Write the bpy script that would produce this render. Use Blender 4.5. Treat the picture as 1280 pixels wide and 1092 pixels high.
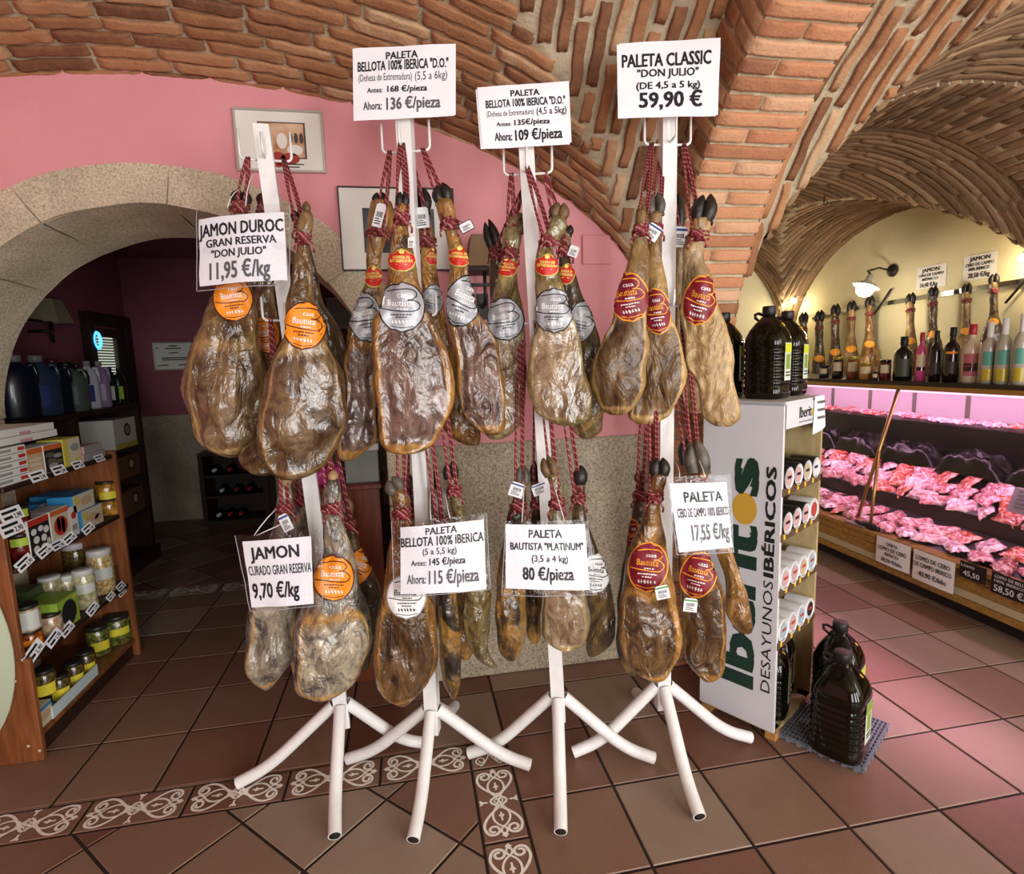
import bpy, math, random
from math import sin, cos, pi, sqrt, tan, atan2, radians
from mathutils import Vector, Matrix, noise
from mathutils.bvhtree import BVHTree
random.seed(7)
scene = bpy.context.scene
for o in list(bpy.data.objects): bpy.data.objects.remove(o)
COL = scene.collection

# ------------------------------------------------------------------ camera
FPX = 706.528; YAW = .178071; PITCH = .134601; ROLL = -.031442
CAM = Vector((-.63001, -1.717649, 1.488463))
F_ = Vector((sin(YAW)*cos(PITCH), cos(YAW)*cos(PITCH), -sin(PITCH)))
R0 = Vector((cos(YAW), -sin(YAW), 0)); U0 = R0.cross(F_)
R_ = R0*cos(ROLL) + U0*sin(ROLL); U_ = -R0*sin(ROLL) + U0*cos(ROLL)
cd = bpy.data.cameras.new('camera'); cam = bpy.data.objects.new('camera', cd); COL.objects.link(cam)
cd.sensor_fit = 'HORIZONTAL'; cd.sensor_width = 36; cd.lens = FPX/1280*36; cd.clip_start = .02; cd.clip_end = 60
cam.matrix_world = Matrix(((R_.x, U_.x, -F_.x, CAM.x), (R_.y, U_.y, -F_.y, CAM.y), (R_.z, U_.z, -F_.z, CAM.z), (0, 0, 0, 1)))
scene.camera = cam
# ------------------------------------------------------------------ view, world, lights
vs = scene.view_settings
vs.view_transform = 'Standard'; vs.look = 'None'; vs.gamma = 1; vs.use_curve_mapping = False; vs.exposure = 0.0
w = bpy.data.worlds.new('world'); scene.world = w; w.use_nodes = True
w.node_tree.nodes['Background'].inputs[0].default_value = (.86, .93, 1, 1)
w.node_tree.nodes['Background'].inputs[1].default_value = .31
def area_light(name, loc, target, sx, sy, power, color, spread=pi):
    l = bpy.data.lights.new(name, 'AREA'); l.shape = 'RECTANGLE'; l.size = sx; l.size_y = sy; l.energy = power; l.color = color; l.spread = spread
    o = bpy.data.objects.new(name, l); COL.objects.link(o); o.location = loc
    o.rotation_euler = (Vector(target)-Vector(loc)).to_track_quat('-Z', 'Y').to_euler(); return o
for wx, pw in ((-.7, 68), (1.0, 90), (2.6, 78)):      # three tall shop windows behind the viewer
    area_light('daylight_shopfront', (wx, -4.15, 1.5), (-.1, .8, 2.4), .75, 2.2, pw, (1, .985, .97))
area_light('daylight_side_window', (3.4, -2.6, 1.9), (0.2, .6, 1.5), 1.4, 1.8, 45, (1, .98, .95))

# ------------------------------------------------------------------ pixel helpers (photo pixel -> point in the room)
def ray(u, v): return F_ + R_*((u-640)/FPX) + U_*((546-v)/FPX)
def D(u, v, d): return CAM + ray(u, v)*d
def onx(u, v, x): r = ray(u, v); return CAM + r*((x-CAM.x)/r.x)
def ony(u, v, y): r = ray(u, v); return CAM + r*((y-CAM.y)/r.y)
def onz(u, v, z): r = ray(u, v); return CAM + r*((z-CAM.z)/r.z)
def depth(p): return (Vector(p)-CAM).dot(F_)

# ------------------------------------------------------------------ materials
MATS = {}
def srgb(h):
    if isinstance(h, str):
        c = [int(h[i:i+2], 16)/255 for i in (0, 2, 4)]
        return tuple((x/12.92 if x <= .04045 else ((x+.055)/1.055)**2.4) for x in c)
    return h
def mat(name, col, rough=.5, metal=0, var=0, vscale=8, bump=0, bscale=60, col2=None, coat=0, trans=0, alpha=1, emit=0, ior=1.45, det=4, spec=None, stretch=None):
    if name in MATS: return MATS[name]
    m = bpy.data.materials.new(name); m.use_nodes = True; nt = m.node_tree; b = nt.nodes['Principled BSDF']
    c = srgb(col); b.inputs['Base Color'].default_value = (*c, 1); b.inputs['Roughness'].default_value = rough
    b.inputs['Metallic'].default_value = metal; b.inputs['Coat Weight'].default_value = coat; b.inputs['Coat Roughness'].default_value = .08
    b.inputs['Transmission Weight'].default_value = trans; b.inputs['Alpha'].default_value = alpha; b.inputs['IOR'].default_value = ior
    if spec is not None: b.inputs['Specular IOR Level'].default_value = spec
    if emit: b.inputs['Emission Color'].default_value = (*c, 1); b.inputs['Emission Strength'].default_value = emit
    co = None
    def coord():
        nonlocal co
        if co is None:
            t = nt.nodes.new('ShaderNodeTexCoord'); co = t.outputs['Object']
            if stretch:
                mp = nt.nodes.new('ShaderNodeMapping'); mp.inputs['Scale'].default_value = stretch; nt.links.new(co, mp.inputs['Vector']); co = mp.outputs['Vector']
        return co
    if col2 is not None or var:
        n = nt.nodes.new('ShaderNodeTexNoise'); n.inputs['Scale'].default_value = vscale; n.inputs['Detail'].default_value = det; nt.links.new(coord(), n.inputs['Vector'])
        r = nt.nodes.new('ShaderNodeValToRGB'); r.color_ramp.elements[0].position = .35; r.color_ramp.elements[1].position = .68
        c2 = srgb(col2) if col2 is not None else tuple(min(1, x*(1+var)) for x in c)
        c1 = c if col2 is not None else tuple(x*(1-var) for x in c)
        r.color_ramp.elements[0].color = (*c1, 1); r.color_ramp.elements[1].color = (*c2, 1)
        nt.links.new(n.outputs['Fac'], r.inputs['Fac']); nt.links.new(r.outputs['Color'], b.inputs['Base Color'])
    if bump:
        n = nt.nodes.new('ShaderNodeTexNoise'); n.inputs['Scale'].default_value = bscale; n.inputs['Detail'].default_value = 5; nt.links.new(coord(), n.inputs['Vector'])
        bp = nt.nodes.new('ShaderNodeBump'); bp.inputs['Strength'].default_value = bump; bp.inputs['Distance'].default_value = .01
        nt.links.new(n.outputs['Fac'], bp.inputs['Height']); nt.links.new(bp.outputs['Normal'], b.inputs['Normal'])
    MATS[name] = m; return m
def ramp_attr_mat(name, stops, attr='rnd', rough=.85, nscale=30, namt=.35, bump=.5, bscale=90, spec=.2):
    # colour picked per face group by a stored random value, then mottled
    m = bpy.data.materials.new(name); m.use_nodes = True; nt = m.node_tree; b = nt.nodes['Principled BSDF']
    b.inputs['Roughness'].default_value = rough; b.inputs['Specular IOR Level'].default_value = spec
    a = nt.nodes.new('ShaderNodeAttribute'); a.attribute_name = attr
    t = nt.nodes.new('ShaderNodeTexCoord')
    n = nt.nodes.new('ShaderNodeTexNoise'); n.inputs['Scale'].default_value = nscale; n.inputs['Detail'].default_value = 6; n.inputs['Roughness'].default_value = .65; nt.links.new(t.outputs['Object'], n.inputs['Vector'])
    ma = nt.nodes.new('ShaderNodeMath'); ma.operation = 'MULTIPLY_ADD'; ma.inputs[1].default_value = namt*2; nt.links.new(n.outputs['Fac'], ma.inputs[0])
    mb = nt.nodes.new('ShaderNodeMath'); mb.operation = 'SUBTRACT'; mb.inputs[1].default_value = namt; nt.links.new(a.outputs['Fac'], mb.inputs[0]); nt.links.new(mb.outputs[0], ma.inputs[2])
    r = nt.nodes.new('ShaderNodeValToRGB'); el = r.color_ramp.elements
    while len(el) < len(stops): el.new(.5)
    for e, (p, c) in zip(el, stops): e.position = p; e.color = (*srgb(c), 1)
    nt.links.new(ma.outputs[0], r.inputs['Fac']); nt.links.new(r.outputs['Color'], b.inputs['Base Color'])
    n2 = nt.nodes.new('ShaderNodeTexNoise'); n2.inputs['Scale'].default_value = bscale; n2.inputs['Detail'].default_value = 6; nt.links.new(t.outputs['Object'], n2.inputs['Vector'])
    bp = nt.nodes.new('ShaderNodeBump'); bp.inputs['Strength'].default_value = bump; bp.inputs['Distance'].default_value = .008
    nt.links.new(n2.outputs['Fac'], bp.inputs['Height']); nt.links.new(bp.outputs['Normal'], b.inputs['Normal'])
    MATS[name] = m; return m

# ------------------------------------------------------------------ mesh builder
class M:
    def __init__(s): s.v = []; s.f = []; s.m = []; s.a = []; s.sm = []
    def add(s, vs, fs, mi=0, rnd=0., smooth=False):
        o = len(s.v); s.v += [Vector(p) for p in vs]
        for f in fs: s.f.append([i+o for i in f]); s.m.append(mi); s.a.append(rnd); s.sm.append(smooth)
    def box(s, lo, hi, mi=0, mtx=None, rnd=0., bev=0.):
        x0, y0, z0 = lo; x1, y1, z1 = hi
        if bev > 0:
            b = min(bev, (x1-x0)*.45, (y1-y0)*.45, (z1-z0)*.45); vs = []; fs = []
            # chamfered box: 24 verts
            idx = {}
            for sx in (0, 1):
                for sy in (0, 1):
                    for sz in (0, 1):
                        X = (x0, x1)[sx]; Y = (y0, y1)[sy]; Z = (z0, z1)[sz]; dx = b*(1-2*sx); dy = b*(1-2*sy); dz = b*(1-2*sz)
                        idx[sx, sy, sz, 0] = len(vs); vs.append((X, Y+dy, Z+dz))
                        idx[sx, sy, sz, 1] = len(vs); vs.append((X+dx, Y, Z+dz))
                        idx[sx, sy, sz, 2] = len(vs); vs.append((X+dx, Y+dy, Z))
            for a in range(3):
                for sg in (0, 1):
                    o1, o2 = [k for k in range(3) if k != a]
                    q = []
                    for c1, c2 in ((0, 0), (1, 0), (1, 1), (0, 1)):
                        k = [0, 0, 0]; k[a] = sg; k[o1] = c1; k[o2] = c2; q.append(idx[(*k, a)])
                    if (sg == 0) ^ (a == 1): q.reverse()
                    fs.append(q)
            for a in range(3):   # edges along axis a
                o1, o2 = [k for k in range(3) if k != a]
                for c1 in (0, 1):
                    for c2 in (0, 1):
                        k0 = [0, 0, 0]; k0[o1] = c1; k0[o2] = c2; k1 = list(k0); k1[a] = 1
                        q = [idx[(*k0, o1)], idx[(*k1, o1)], idx[(*k1, o2)], idx[(*k0, o2)]]
                        if (c1 ^ c2) ^ (a == 1): q.reverse()
                        fs.append(q)
            for sx in (0, 1):
                for sy in (0, 1):
                    for sz in (0, 1):
                        q = [idx[sx, sy, sz, 0], idx[sx, sy, sz, 1], idx[sx, sy, sz, 2]]
                        if (sx+sy+sz) % 2 == 1: q.reverse()
                        fs.append(q)
        else:
            vs = [(x0, y0, z0), (x1, y0, z0), (x1, y1, z0), (x0, y1, z0), (x0, y0, z1), (x1, y0, z1), (x1, y1, z1), (x0, y1, z1)]
            fs = [[0, 3, 2, 1], [4, 5, 6, 7], [0, 1, 5, 4], [1, 2, 6, 5], [2, 3, 7, 6], [3, 0, 4, 7]]
        if mtx is not None: vs = [mtx @ Vector(p) for p in vs]
        s.add(vs, fs, mi, rnd); return s
    def tube(s, pts, r, n=10, mi=0, caps=True, closed=False, flat=None):
        pts = [Vector(p) for p in pts]; N = len(pts); rr = r if isinstance(r, (list, tuple)) else [r]*N
        rings = []; ref = None
        for i, p in enumerate(pts):
            a = pts[(i-1) % N] if (i > 0 or closed) else p; b = pts[(i+1) % N] if (i < N-1 or closed) else p
            t = (b-a).normalized() if (b-a).length > 1e-9 else Vector((0, 0, 1))
            if ref is None:
                ref = Vector((0, 0, 1)) if abs(t.z) < .9 else Vector((1, 0, 0))
                if flat is not None: ref = Vector(flat)
            x = ref.cross(t)
            if x.length < 1e-6: x = Vector((1, 0, 0)).cross(t)
            x.normalize(); y = t.cross(x); ref = y
            if flat is not None: ref = Vector(flat)
            rings.append([p + x*cos(2*pi*k/n)*rr[i] + y*sin(2*pi*k/n)*rr[i] for k in range(n)])
        vs = [q for g in rings for q in g]; fs = []
        L = N if closed else N-1
        for i in range(L):
            for k in range(n):
                j = (i+1) % N
                fs.append([i*n+k, i*n+(k+1) % n, j*n+(k+1) % n, j*n+k])
        if caps and not closed: fs += [list(range(n))[::-1], list(range((N-1)*n, N*n))]
        s.add(vs, fs, mi, 0, True); return s
    def lathe(s, prof, n=20, mi=0, c=(0, 0, 0), mtx=None, sx=1, sy=1, smooth=True, mis=None, square=0, caps=True):
        vs = []; fs = []
        for r, z in prof:
            for k in range(n):
                a = 2*pi*k/n; ca, sa = cos(a), sin(a)
                q = 1.
                if square: q = 1/((abs(ca)**(2+square*4)+abs(sa)**(2+square*4))**(1/(2+square*4)))
                vs.append(Vector((c[0]+r*ca*sx*q, c[1]+r*sa*sy*q, c[2]+z)))
        P = len(prof)
        base = len(s.v)
        if mtx is not None: vs = [mtx @ p for p in vs]
        s.v += vs
        for i in range(P-1):
            for k in range(n):
                s.f.append([base+i*n+k, base+i*n+(k+1) % n, base+(i+1)*n+(k+1) % n, base+(i+1)*n+k]); s.m.append(mis[i] if mis else mi); s.a.append(0); s.sm.append(smooth)
        if not caps: return s
        if prof[0][0] > 1e-6: s.f.append([base+k for k in range(n)][::-1]); s.m.append(mis[0] if mis else mi); s.a.append(0); s.sm.append(False)
        if prof[-1][0] > 1e-6: s.f.append([base+(P-1)*n+k for k in range(n)]); s.m.append(mis[-1] if mis else mi); s.a.append(0); s.sm.append(False)
        return s
    def grid(s, fn, nu, nv, mi=0, smooth=True, flip=False):
        vs = [fn(i/nu, j/nv) for j in range(nv+1) for i in range(nu+1)]; W = nu+1
        fs = [[j*W+i, j*W+i+1, (j+1)*W+i+1, (j+1)*W+i] for j in range(nv) for i in range(nu)]
        if flip: fs = [f[::-1] for f in fs]
        s.add(vs, fs, mi, 0, smooth); return s
    def build(s, name, mats, parent=None, origin=None, kind=None, label=None):
        me = bpy.data.meshes.new(name); og = Vector(origin) if origin is not None else Vector((0, 0, 0))
        if parent is not None and origin is None: og = parent.get('_o', None); og = Vector(og) if og is not None else Vector((0, 0, 0))
        me.from_pydata([tuple(p-og) for p in s.v], [], s.f)
        if not isinstance(mats, (list, tuple)): mats = [mats]
        for m in mats: me.materials.append(m)
        me.polygons.foreach_set('material_index', s.m); me.polygons.foreach_set('use_smooth', s.sm)
        if any(s.a):
            at = me.attributes.new('rnd', 'FLOAT', 'FACE'); at.data.foreach_set('value', s.a)
        me.update()
        o = bpy.data.objects.new(name, me); COL.objects.link(o)
        if parent is not None:
            o.parent = parent; po = parent.get('_o', None); o.location = og-Vector(po) if po is not None else og
        else: o.location = og
        o['_o'] = tuple(og)
        if kind: o['kind'] = kind
        if label: o['label'] = label
        return o
def thing(name, label, cat, loc=(0, 0, 0), group=None):
    o = bpy.data.objects.new(name, None); COL.objects.link(o); o.location = loc; o['_o'] = tuple(loc); o.empty_display_size = .05
    o['label'] = label; o['category'] = cat
    if group: o['group'] = group
    return o
def tag(o, label, cat, group=None):
    o['label'] = label; o['category'] = cat
    if group: o['group'] = group
    return o
_tc = {}
def text2d(txt, bold=.0):
    k = (txt, bold)
    if k not in _tc:
        c = bpy.data.curves.new('t', 'FONT'); c.body = txt; c.offset = bold; c.resolution_u = 2
        o = bpy.data.objects.new('t', c); me = bpy.data.meshes.new_from_object(o)
        vs = [(v.co.x, v.co.y) for v in me.vertices]; fs = [list(p.vertices) for p in me.polygons]
        bpy.data.objects.remove(o); bpy.data.meshes.remove(me); bpy.data.curves.remove(c)
        x0 = min(v[0] for v in vs); x1 = max(v[0] for v in vs); hi = .69
        _tc[k] = ([(a-x0, b) for a, b in vs], fs, x1-x0, hi)
    return _tc[k]
def put_text(mb, fn, txt, x0, x1, y0, y1, mi=0, bold=.02):
    # letters in the box x0..x1, baseline y0, capital height to y1, through fn(x, y) -> point
    vs, fs, wd, hi = text2d(txt, 0); fx = lambda a, b: Vector(fn(x0+(x1-x0)*a/wd, y0+(y1-y0)*b/hi))
    o = fx(0, 0); nr = (fx(.3, 0)-o).cross(fx(0, .3)-o)
    if nr.length > 1e-12: nr.normalize()
    if nr.dot(CAM-o) < 0: nr = -nr
    for q, (dx, dy) in enumerate(((0, 0),) if bold <= .006 else ((-bold, -bold*.5), (bold, -bold*.5), (-bold, bold*.5), (bold, bold*.5))):   # heavier strokes
        mb.add([fx(a+dx, b+dy)+nr*(.00012*q) for a, b in vs], fs, mi)
def lerp(a, b, t): return a+(b-a)*t
def interp(tab, x):
    if x <= tab[0][0]: return tab[0][1]
    for (a, b), (c, d) in zip(tab, tab[1:]):
        if x <= c: return b+(d-b)*(x-a)/(c-a)
    return tab[-1][1]

# ================================================================== SETTING
pink = mat('pink_plaster', 'de979c', .75, var=.05, vscale=3, bump=.15, bscale=140, spec=.25)
cream = mat('cream_plaster', 'e6deba', .8, var=.05, vscale=2.5, bump=.2, bscale=60, spec=.2)
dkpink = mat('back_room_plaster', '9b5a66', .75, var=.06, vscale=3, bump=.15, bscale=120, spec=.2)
def granite_mat(name, ca, cb, cc):
    m = bpy.data.materials.new(name); m.use_nodes = True; nt = m.node_tree; b = nt.nodes['Principled BSDF']; b.inputs['Roughness'].default_value = .85; b.inputs['Specular IOR Level'].default_value = .2
    t = nt.nodes.new('ShaderNodeTexCoord')
    n = nt.nodes.new('ShaderNodeTexNoise'); n.inputs['Scale'].default_value = 105; n.inputs['Detail'].default_value = 8; n.inputs['Roughness'].default_value = .75; nt.links.new(t.outputs['Object'], n.inputs['Vector'])
    n2 = nt.nodes.new('ShaderNodeTexNoise'); n2.inputs['Scale'].default_value = 5; n2.inputs['Detail'].default_value = 3; nt.links.new(t.outputs['Object'], n2.inputs['Vector'])
    r = nt.nodes.new('ShaderNodeValToRGB'); el = r.color_ramp.elements; el.new(.5)
    for e, p, c in zip(el, (.34, .5, .64), (ca, cb, cc)): e.position = p; e.color = (*srgb(c), 1)
    nt.links.new(n.outputs['Fac'], r.inputs['Fac'])
    mx = nt.nodes.new('ShaderNodeMixRGB'); mx.blend_type = 'MULTIPLY'; mx.inputs[0].default_value = .55
    r2 = nt.nodes.new('ShaderNodeValToRGB'); r2.color_ramp.elements[0].position = .3; r2.color_ramp.elements[1].position = .7
    r2.color_ramp.elements[0].color = (.55, .53, .5, 1); r2.color_ramp.elements[1].color = (1, 1, 1, 1)
    nt.links.new(n2.outputs['Fac'], r2.inputs['Fac']); nt.links.new(r.outputs['Color'], mx.inputs[1]); nt.links.new(r2.outputs['Color'], mx.inputs[2])
    nt.links.new(mx.outputs[0], b.inputs['Base Color'])
    bp = nt.nodes.new('ShaderNodeBump'); bp.inputs['Strength'].default_value = .8; bp.inputs['Distance'].default_value = .008; nt.links.new(n.outputs['Fac'], bp.inputs['Height']); nt.links.new(bp.outputs['Normal'], b.inputs['Normal'])
    MATS[name] = m; return m
granite = granite_mat('granite', '6f6456', 'c0b39b', 'e2d6bd')
granite_l = granite_mat('granite_light', 'a3937a', 'dccdb0', 'f6e9cf')
mortar = mat('mortar', 'b5a68c', .95, var=.18, vscale=14, bump=.6, bscale=70, spec=.1)
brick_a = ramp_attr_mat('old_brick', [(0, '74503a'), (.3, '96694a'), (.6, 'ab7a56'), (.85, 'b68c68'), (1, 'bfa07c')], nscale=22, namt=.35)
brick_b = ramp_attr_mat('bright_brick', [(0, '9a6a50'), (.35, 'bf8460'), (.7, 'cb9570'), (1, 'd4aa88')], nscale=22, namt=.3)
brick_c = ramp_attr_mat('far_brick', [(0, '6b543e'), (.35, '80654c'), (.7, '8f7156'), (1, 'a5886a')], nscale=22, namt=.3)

# ---- curves of the vaults
def ell(c, a, z0, b): return lambda t: z0+b*sqrt(max(0, 1-((t-c)/a)**2))
lun = ell(-1.53, 2.08, 1.5, 1.11)                       # lunette on the pink wall
rib = ell(-.733, 1.41, 1.322, 1.367)                    # brick rib overhead
TB = [(-2.6, 1.7), (-2.3, 2.1), (-1.7, 2.6), (-1.2, 2.84), (-.82, 2.93), (-.5, 2.92), (-.2, 2.85), (0, 2.76), (.1, 2.70), (.18, 2.65), (.258, 2.59), (.311, 2.535), (.346, 2.49), (.42, 2.41), (.502, 2.321), (.583, 2.222), (.66, 2.12), (.722, 2.03), (.77, 1.93), (.8, 1.853), (.86, 1.7)]
def zA(x, y): return lun(x)+.45*(.8-y)
def zB(x, y): return interp(TB, y)
a23 = ell(2.15, 1.33, 1.5, 1.215)
def z2W(x, y): return rib(y)+.05+.08*max(0, x-.83)
def z2N(x, y): return a23(x)+.015+.12*(FN-y)
eE = ell(2.6, 1.40, 1.5, 1.15)
def z3S(x, y): return a23(x)+.02
def z3E(x, y): return eE(y)
FL = 1.2; FN = .68   # arch 2/3 far edge y
def prof_len(fn, lo, hi, n=300):
    pts = [(lo+(hi-lo)*i/n) for i in range(n+1)]; s = [0.]
    for a, b in zip(pts, pts[1:]): s.append(s[-1]+math.hypot(b-a, fn(b)-fn(a)))
    return pts, s
def inv_len(pts, s, q):
    if q <= 0: return pts[0]
    if q >= s[-1]: return pts[-1]
    lo, hi = 0, len(s)-1
    while hi-lo > 1:
        m = (lo+hi)//2
        if s[m] < q: lo = m
        else: hi = m
    t = (q-s[lo])/max(1e-9, s[hi]-s[lo]); return pts[lo]+(pts[hi]-pts[lo])*t
def brick(mb, S, a0, a1, b0, b1, mi, rel=.012, wob=.004, rnd=None, nb=None, rough=1.):
    # one worn brick on the surface S(a, b, h) where h lifts towards the room
    rnd = random.random() if rnd is None else rnd
    nb = nb or max(4, min(12, int((b1-b0)/.024)))
    sd = random.random()*100; h0 = rel*(.75+.5*random.random()); tilt = (random.random()-.5)*.006*rough
    cs = [(0, -.012), (.015, .45*h0), (.06, .9*h0), (.2, h0), (.5, h0*1.03), (.8, h0), (.94, .9*h0), (.985, .45*h0), (1, -.012)]
    vs = []
    n = noise.noise
    for j in range(nb+1):
        t = j/nb; e = min(t, 1-t)*(b1-b0)
        for (q, h) in cs:
            aw = (n((sd, t*3.1, 0))*wob*1.3)*rough; ae = n((sd+5, t*4.3, 0))*wob*rough; ai = n((sd+9, t*4.3, 2))*wob*rough
            a = lerp(a0+ae, a1+ai, q)+aw
            b = lerp(b0, b1, t)+n((sd, q*3, 7))*wob*(1 if 0 < j < nb else 1.6)
            hh = h if h < 0 else h*min(1, .25+e/.014)+n((a*38+sd, b*22, 1))*.0035*rough+n((a*110+sd, b*80, 4))*.0014*rough+tilt*(q-.5)
            vs.append(S(a, b, hh))
    K = len(cs); fs = []
    for j in range(nb):
        for q in range(K-1): fs.append([j*K+q, j*K+q+1, (j+1)*K+q+1, (j+1)*K+q])
    o0 = len(vs)
    for j in (0, nb):
        for q in range(K): vs.append(S(lerp(a0, a1, cs[q][0]), (b0 if j == 0 else b1)+(-.002 if j == 0 else .002), -.012))
    for q in range(K-1):
        fs.append([o0+q, o0+q+1, q+1, q]); fs.append([nb*K+q, nb*K+q+1, o0+K+q+1, o0+K+q])
    mb.add(vs, fs, mi, max(.001, rnd), True)
def surf(fa, axis, e=.002):
    # S(a, b, h): axis 'y' -> courses step along y, run along x by arc length ; axis 'x' the other way
    def mk(f, lo, hi, a_to):
        pts, s = prof_len(lambda t: f(t), lo, hi)
        return pts, s
    return mk
def web(mb, zf, cond, axis, a_rng, b_rng, pitch, blen, joint, mi, prof, rel=.012, wob=.004, rough=1., jit=.25, hj=1.):
    # courses of bricks on z = zf(x, y), laid on arcs; axis = the direction courses step in
    pts, s = prof_len(prof, *b_rng)
    def S(a, b, h):
        t = inv_len(pts, s, b); x, y = (t, a) if axis == 'y' else (a, t)
        e = .004; z = zf(x, y)
        dx = (zf(x+e, y)-zf(x-e, y))/(2*e); dy = (zf(x, y+e)-zf(x, y-e))/(2*e)
        dx = max(-6, min(6, dx)); dy = max(-6, min(6, dy))
        nrm = Vector((dx, dy, -1)).normalized()
        return Vector((x, y, z))+nrm*h
    a = a_rng[0]
    while a < a_rng[1]:
        a1 = a+pitch*(1+(random.random()-.5)*.14)-joint; b = -random.random()*blen
        while b < s[-1]:
            L = blen*(1-jit/2+random.random()*jit); b0, b1 = b, b+L
            sub = [];
            for i in range(13):
                bb = lerp(b0, b1, i/12); t = inv_len(pts, s, bb); am = (a+a1)/2; x, y = (t, am) if axis == 'y' else (am, t)
                if 0 <= bb <= s[-1] and cond(x, y): sub.append(bb)
            if len(sub) >= 2 and sub[-1]-sub[0] > .03: brick(mb, S, a, a1, sub[0], sub[-1], mi, rel, wob, None, None, rough)
            b = b1+joint*hj*(.8+.9*random.random())
        a = a1+joint
def mortar_sheet(mb, zf, x0, x1, y0, y1, st, keep, off, mi):
    nx = max(1, int((x1-x0)/st)); ny = max(1, int((y1-y0)/st)); ids = {}
    P = lambda i, j: (x0+(x1-x0)*i/nx, y0+(y1-y0)*j/ny)
    vs = []; fs = []
    for j in range(ny+1):
        for i in range(nx+1):
            x, y = P(i, j); ids[i, j] = len(vs); vs.append(Vector((x, y, zf(x, y)+off+noise.noise((x*9, y*9, 3))*.003)))
    for j in range(ny):
        for i in range(nx):
            if keep(*P(i+.5, j+.5)): fs.append([ids[i, j], ids[i, j+1], ids[i+1, j+1], ids[i+1, j]])
    mb.add(vs, fs, mi, 0, True)

# bay over the ham stands
mb = M()
mortar_sheet(mb, lambda x, y: max(zA(x, y), zB(x, y)), -3.6, .54, -1.0, .8, .03, lambda x, y: True, .006, 0)
web(mb, zA, lambda x, y: zA(x, y) > zB(x, y)+.004 and y > -.75, 'y', (-.7, .80), (-3.2, .52), .047, .235, .011, 1, lambda t: lun(t), rel=.009, wob=.0045)
web(mb, zB, lambda x, y: zB(x, y) > zA(x, y)+.004 and y < .82, 'x', (-1.2, .54), (-.75, .84), .066, .22, .022, 1, lambda t: interp(TB, t), rel=.012, wob=.005)
mb.build('ceiling', [mortar, brick_a], kind='structure')
# the rib, its pier and its side faces
mb = M()
pts, s = prof_len(rib, -1.9, .677)
XR0, XR1 = .50, .83
def Srib(a, b, h):
    t = inv_len(pts, s, a); e = .003; d = max(-9, min(9, (rib(min(t+e, .678))-rib(t-e))/(min(t+e, .678)-t+e)))
    n_ = Vector((0, d, -1)).normalized(); return Vector((b, t, rib(t)))+n_*h
def bp_(S, a, pitch, joint, rows, mb, mi):
    pass
tot = s[-1]; k = 0; a = tot
mb.grid(lambda u, v: Srib(tot*u, lerp(XR0+.004, XR1-.004, v), -.004), 120, 1, 0)
while a > .25:
    a0 = a-.045; j = .004*random.random()
    if k % 2: brick(mb, Srib, a0, a, XR0-j, XR1+j, 1, .010, .003, None, 8, .7)
    else:
        mid = XR0+.14+random.uniform(-.02, .02); brick(mb, Srib, a0, a, XR0-j, mid-.006, 1, .010, .003, None, 5, .7); brick(mb, Srib, a0, a, mid+.006, XR1+j, 1, .010, .003, None, 5, .7)
    # left side face of the rib, radial voussoirs two deep
    for side, xx in ((-1, XR0), (1, XR1)):
        def Sside(aa, bb, h, xx=xx, side=side):
            p = Srib(aa, xx, -bb); p.x = xx+side*h; return p
        ks = [(0.006, .134), (.144, .27)] if k % 2 else [(0.006, .27)]
        for b0, b1 in ks:
            if side < 0: brick(mb, lambda aa, bb, h: Sside(aa, bb, h), a0, a, b0, b1, 2, .007, .003, None, 5, .7)
            elif b0 < .01: brick(mb, lambda aa, bb, h: Sside(aa, bb, h), a0, a, b0, .06, 2, .004, .003, None, 3, .7)
    a = a0-.0125; k += 1
for xx in (XR0+.002, XR1-.002):
    mb.grid(lambda u, v: (lambda p: Vector((xx, p.y, p.z)))(Srib(tot*u, xx, -.42*v)), 120, 2, 0)
# pier below the spring line and behind it
z = 1.337; k = 0
while z > 0:
    for (S, b0, b1) in ((lambda a, b, h: Vector((b, .677-h, a)), XR0, XR1), (lambda a, b, h: Vector((XR0-h, b, a)), .677, .80), (lambda a, b, h: Vector((XR1+h, b, a)), .677, FL)):
        L = b1-b0; cuts = [b0, b1] if k % 2 and L < .3 else ([b0, b0+.14, b1] if L < .36 else ([b0, b0+.28, b1] if k % 2 else [b0, b0+.14, b0+.42, b1]))
        for c0, c1 in zip(cuts, cuts[1:]): brick(mb, S, z-.045, z, c0+.004, c1-.004, 1, .008, .003, None, 5, .7)
    z -= .0575; k += 1
mb.box((XR0+.006, .684, 0), (XR1-.006, FL, 1.36), 0)
mb.box((XR0+.006, .71, 1.3), (XR1-.006, FL, 2.3), 0)
for side, xx in ((-1, XR0), (1, XR1)):   # courses of the pier head above the spring line
    z = 1.40; k = 0
    while z < 2.25:
        y0 = .677 if False else None
        ys = [y for y in [i*.01 for i in range(0, 101)] if rib(min(y, .677)) < z and True]
        # start far enough behind the voussoirs
        yy = .677
        for i in range(0, 68):
            if rib(i*.01) < z: yy = i*.01; break
        y0 = yy+.27; y1 = .80 if side < 0 else FL
        b = y0
        while b < y1-.03:
            e = min(y1, b+(.14 if k % 2 and b == y0 else .28)); brick(mb, lambda a, bb, h: Vector((xx+side*h, bb, a)), z-.045, z, b+.004, e-.006, 2, .006, .003, None, 4, .7); b = e
        z += .0575; k += 1
mb.build('trim_1', [mortar, brick_b, brick_a], kind='structure')

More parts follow.
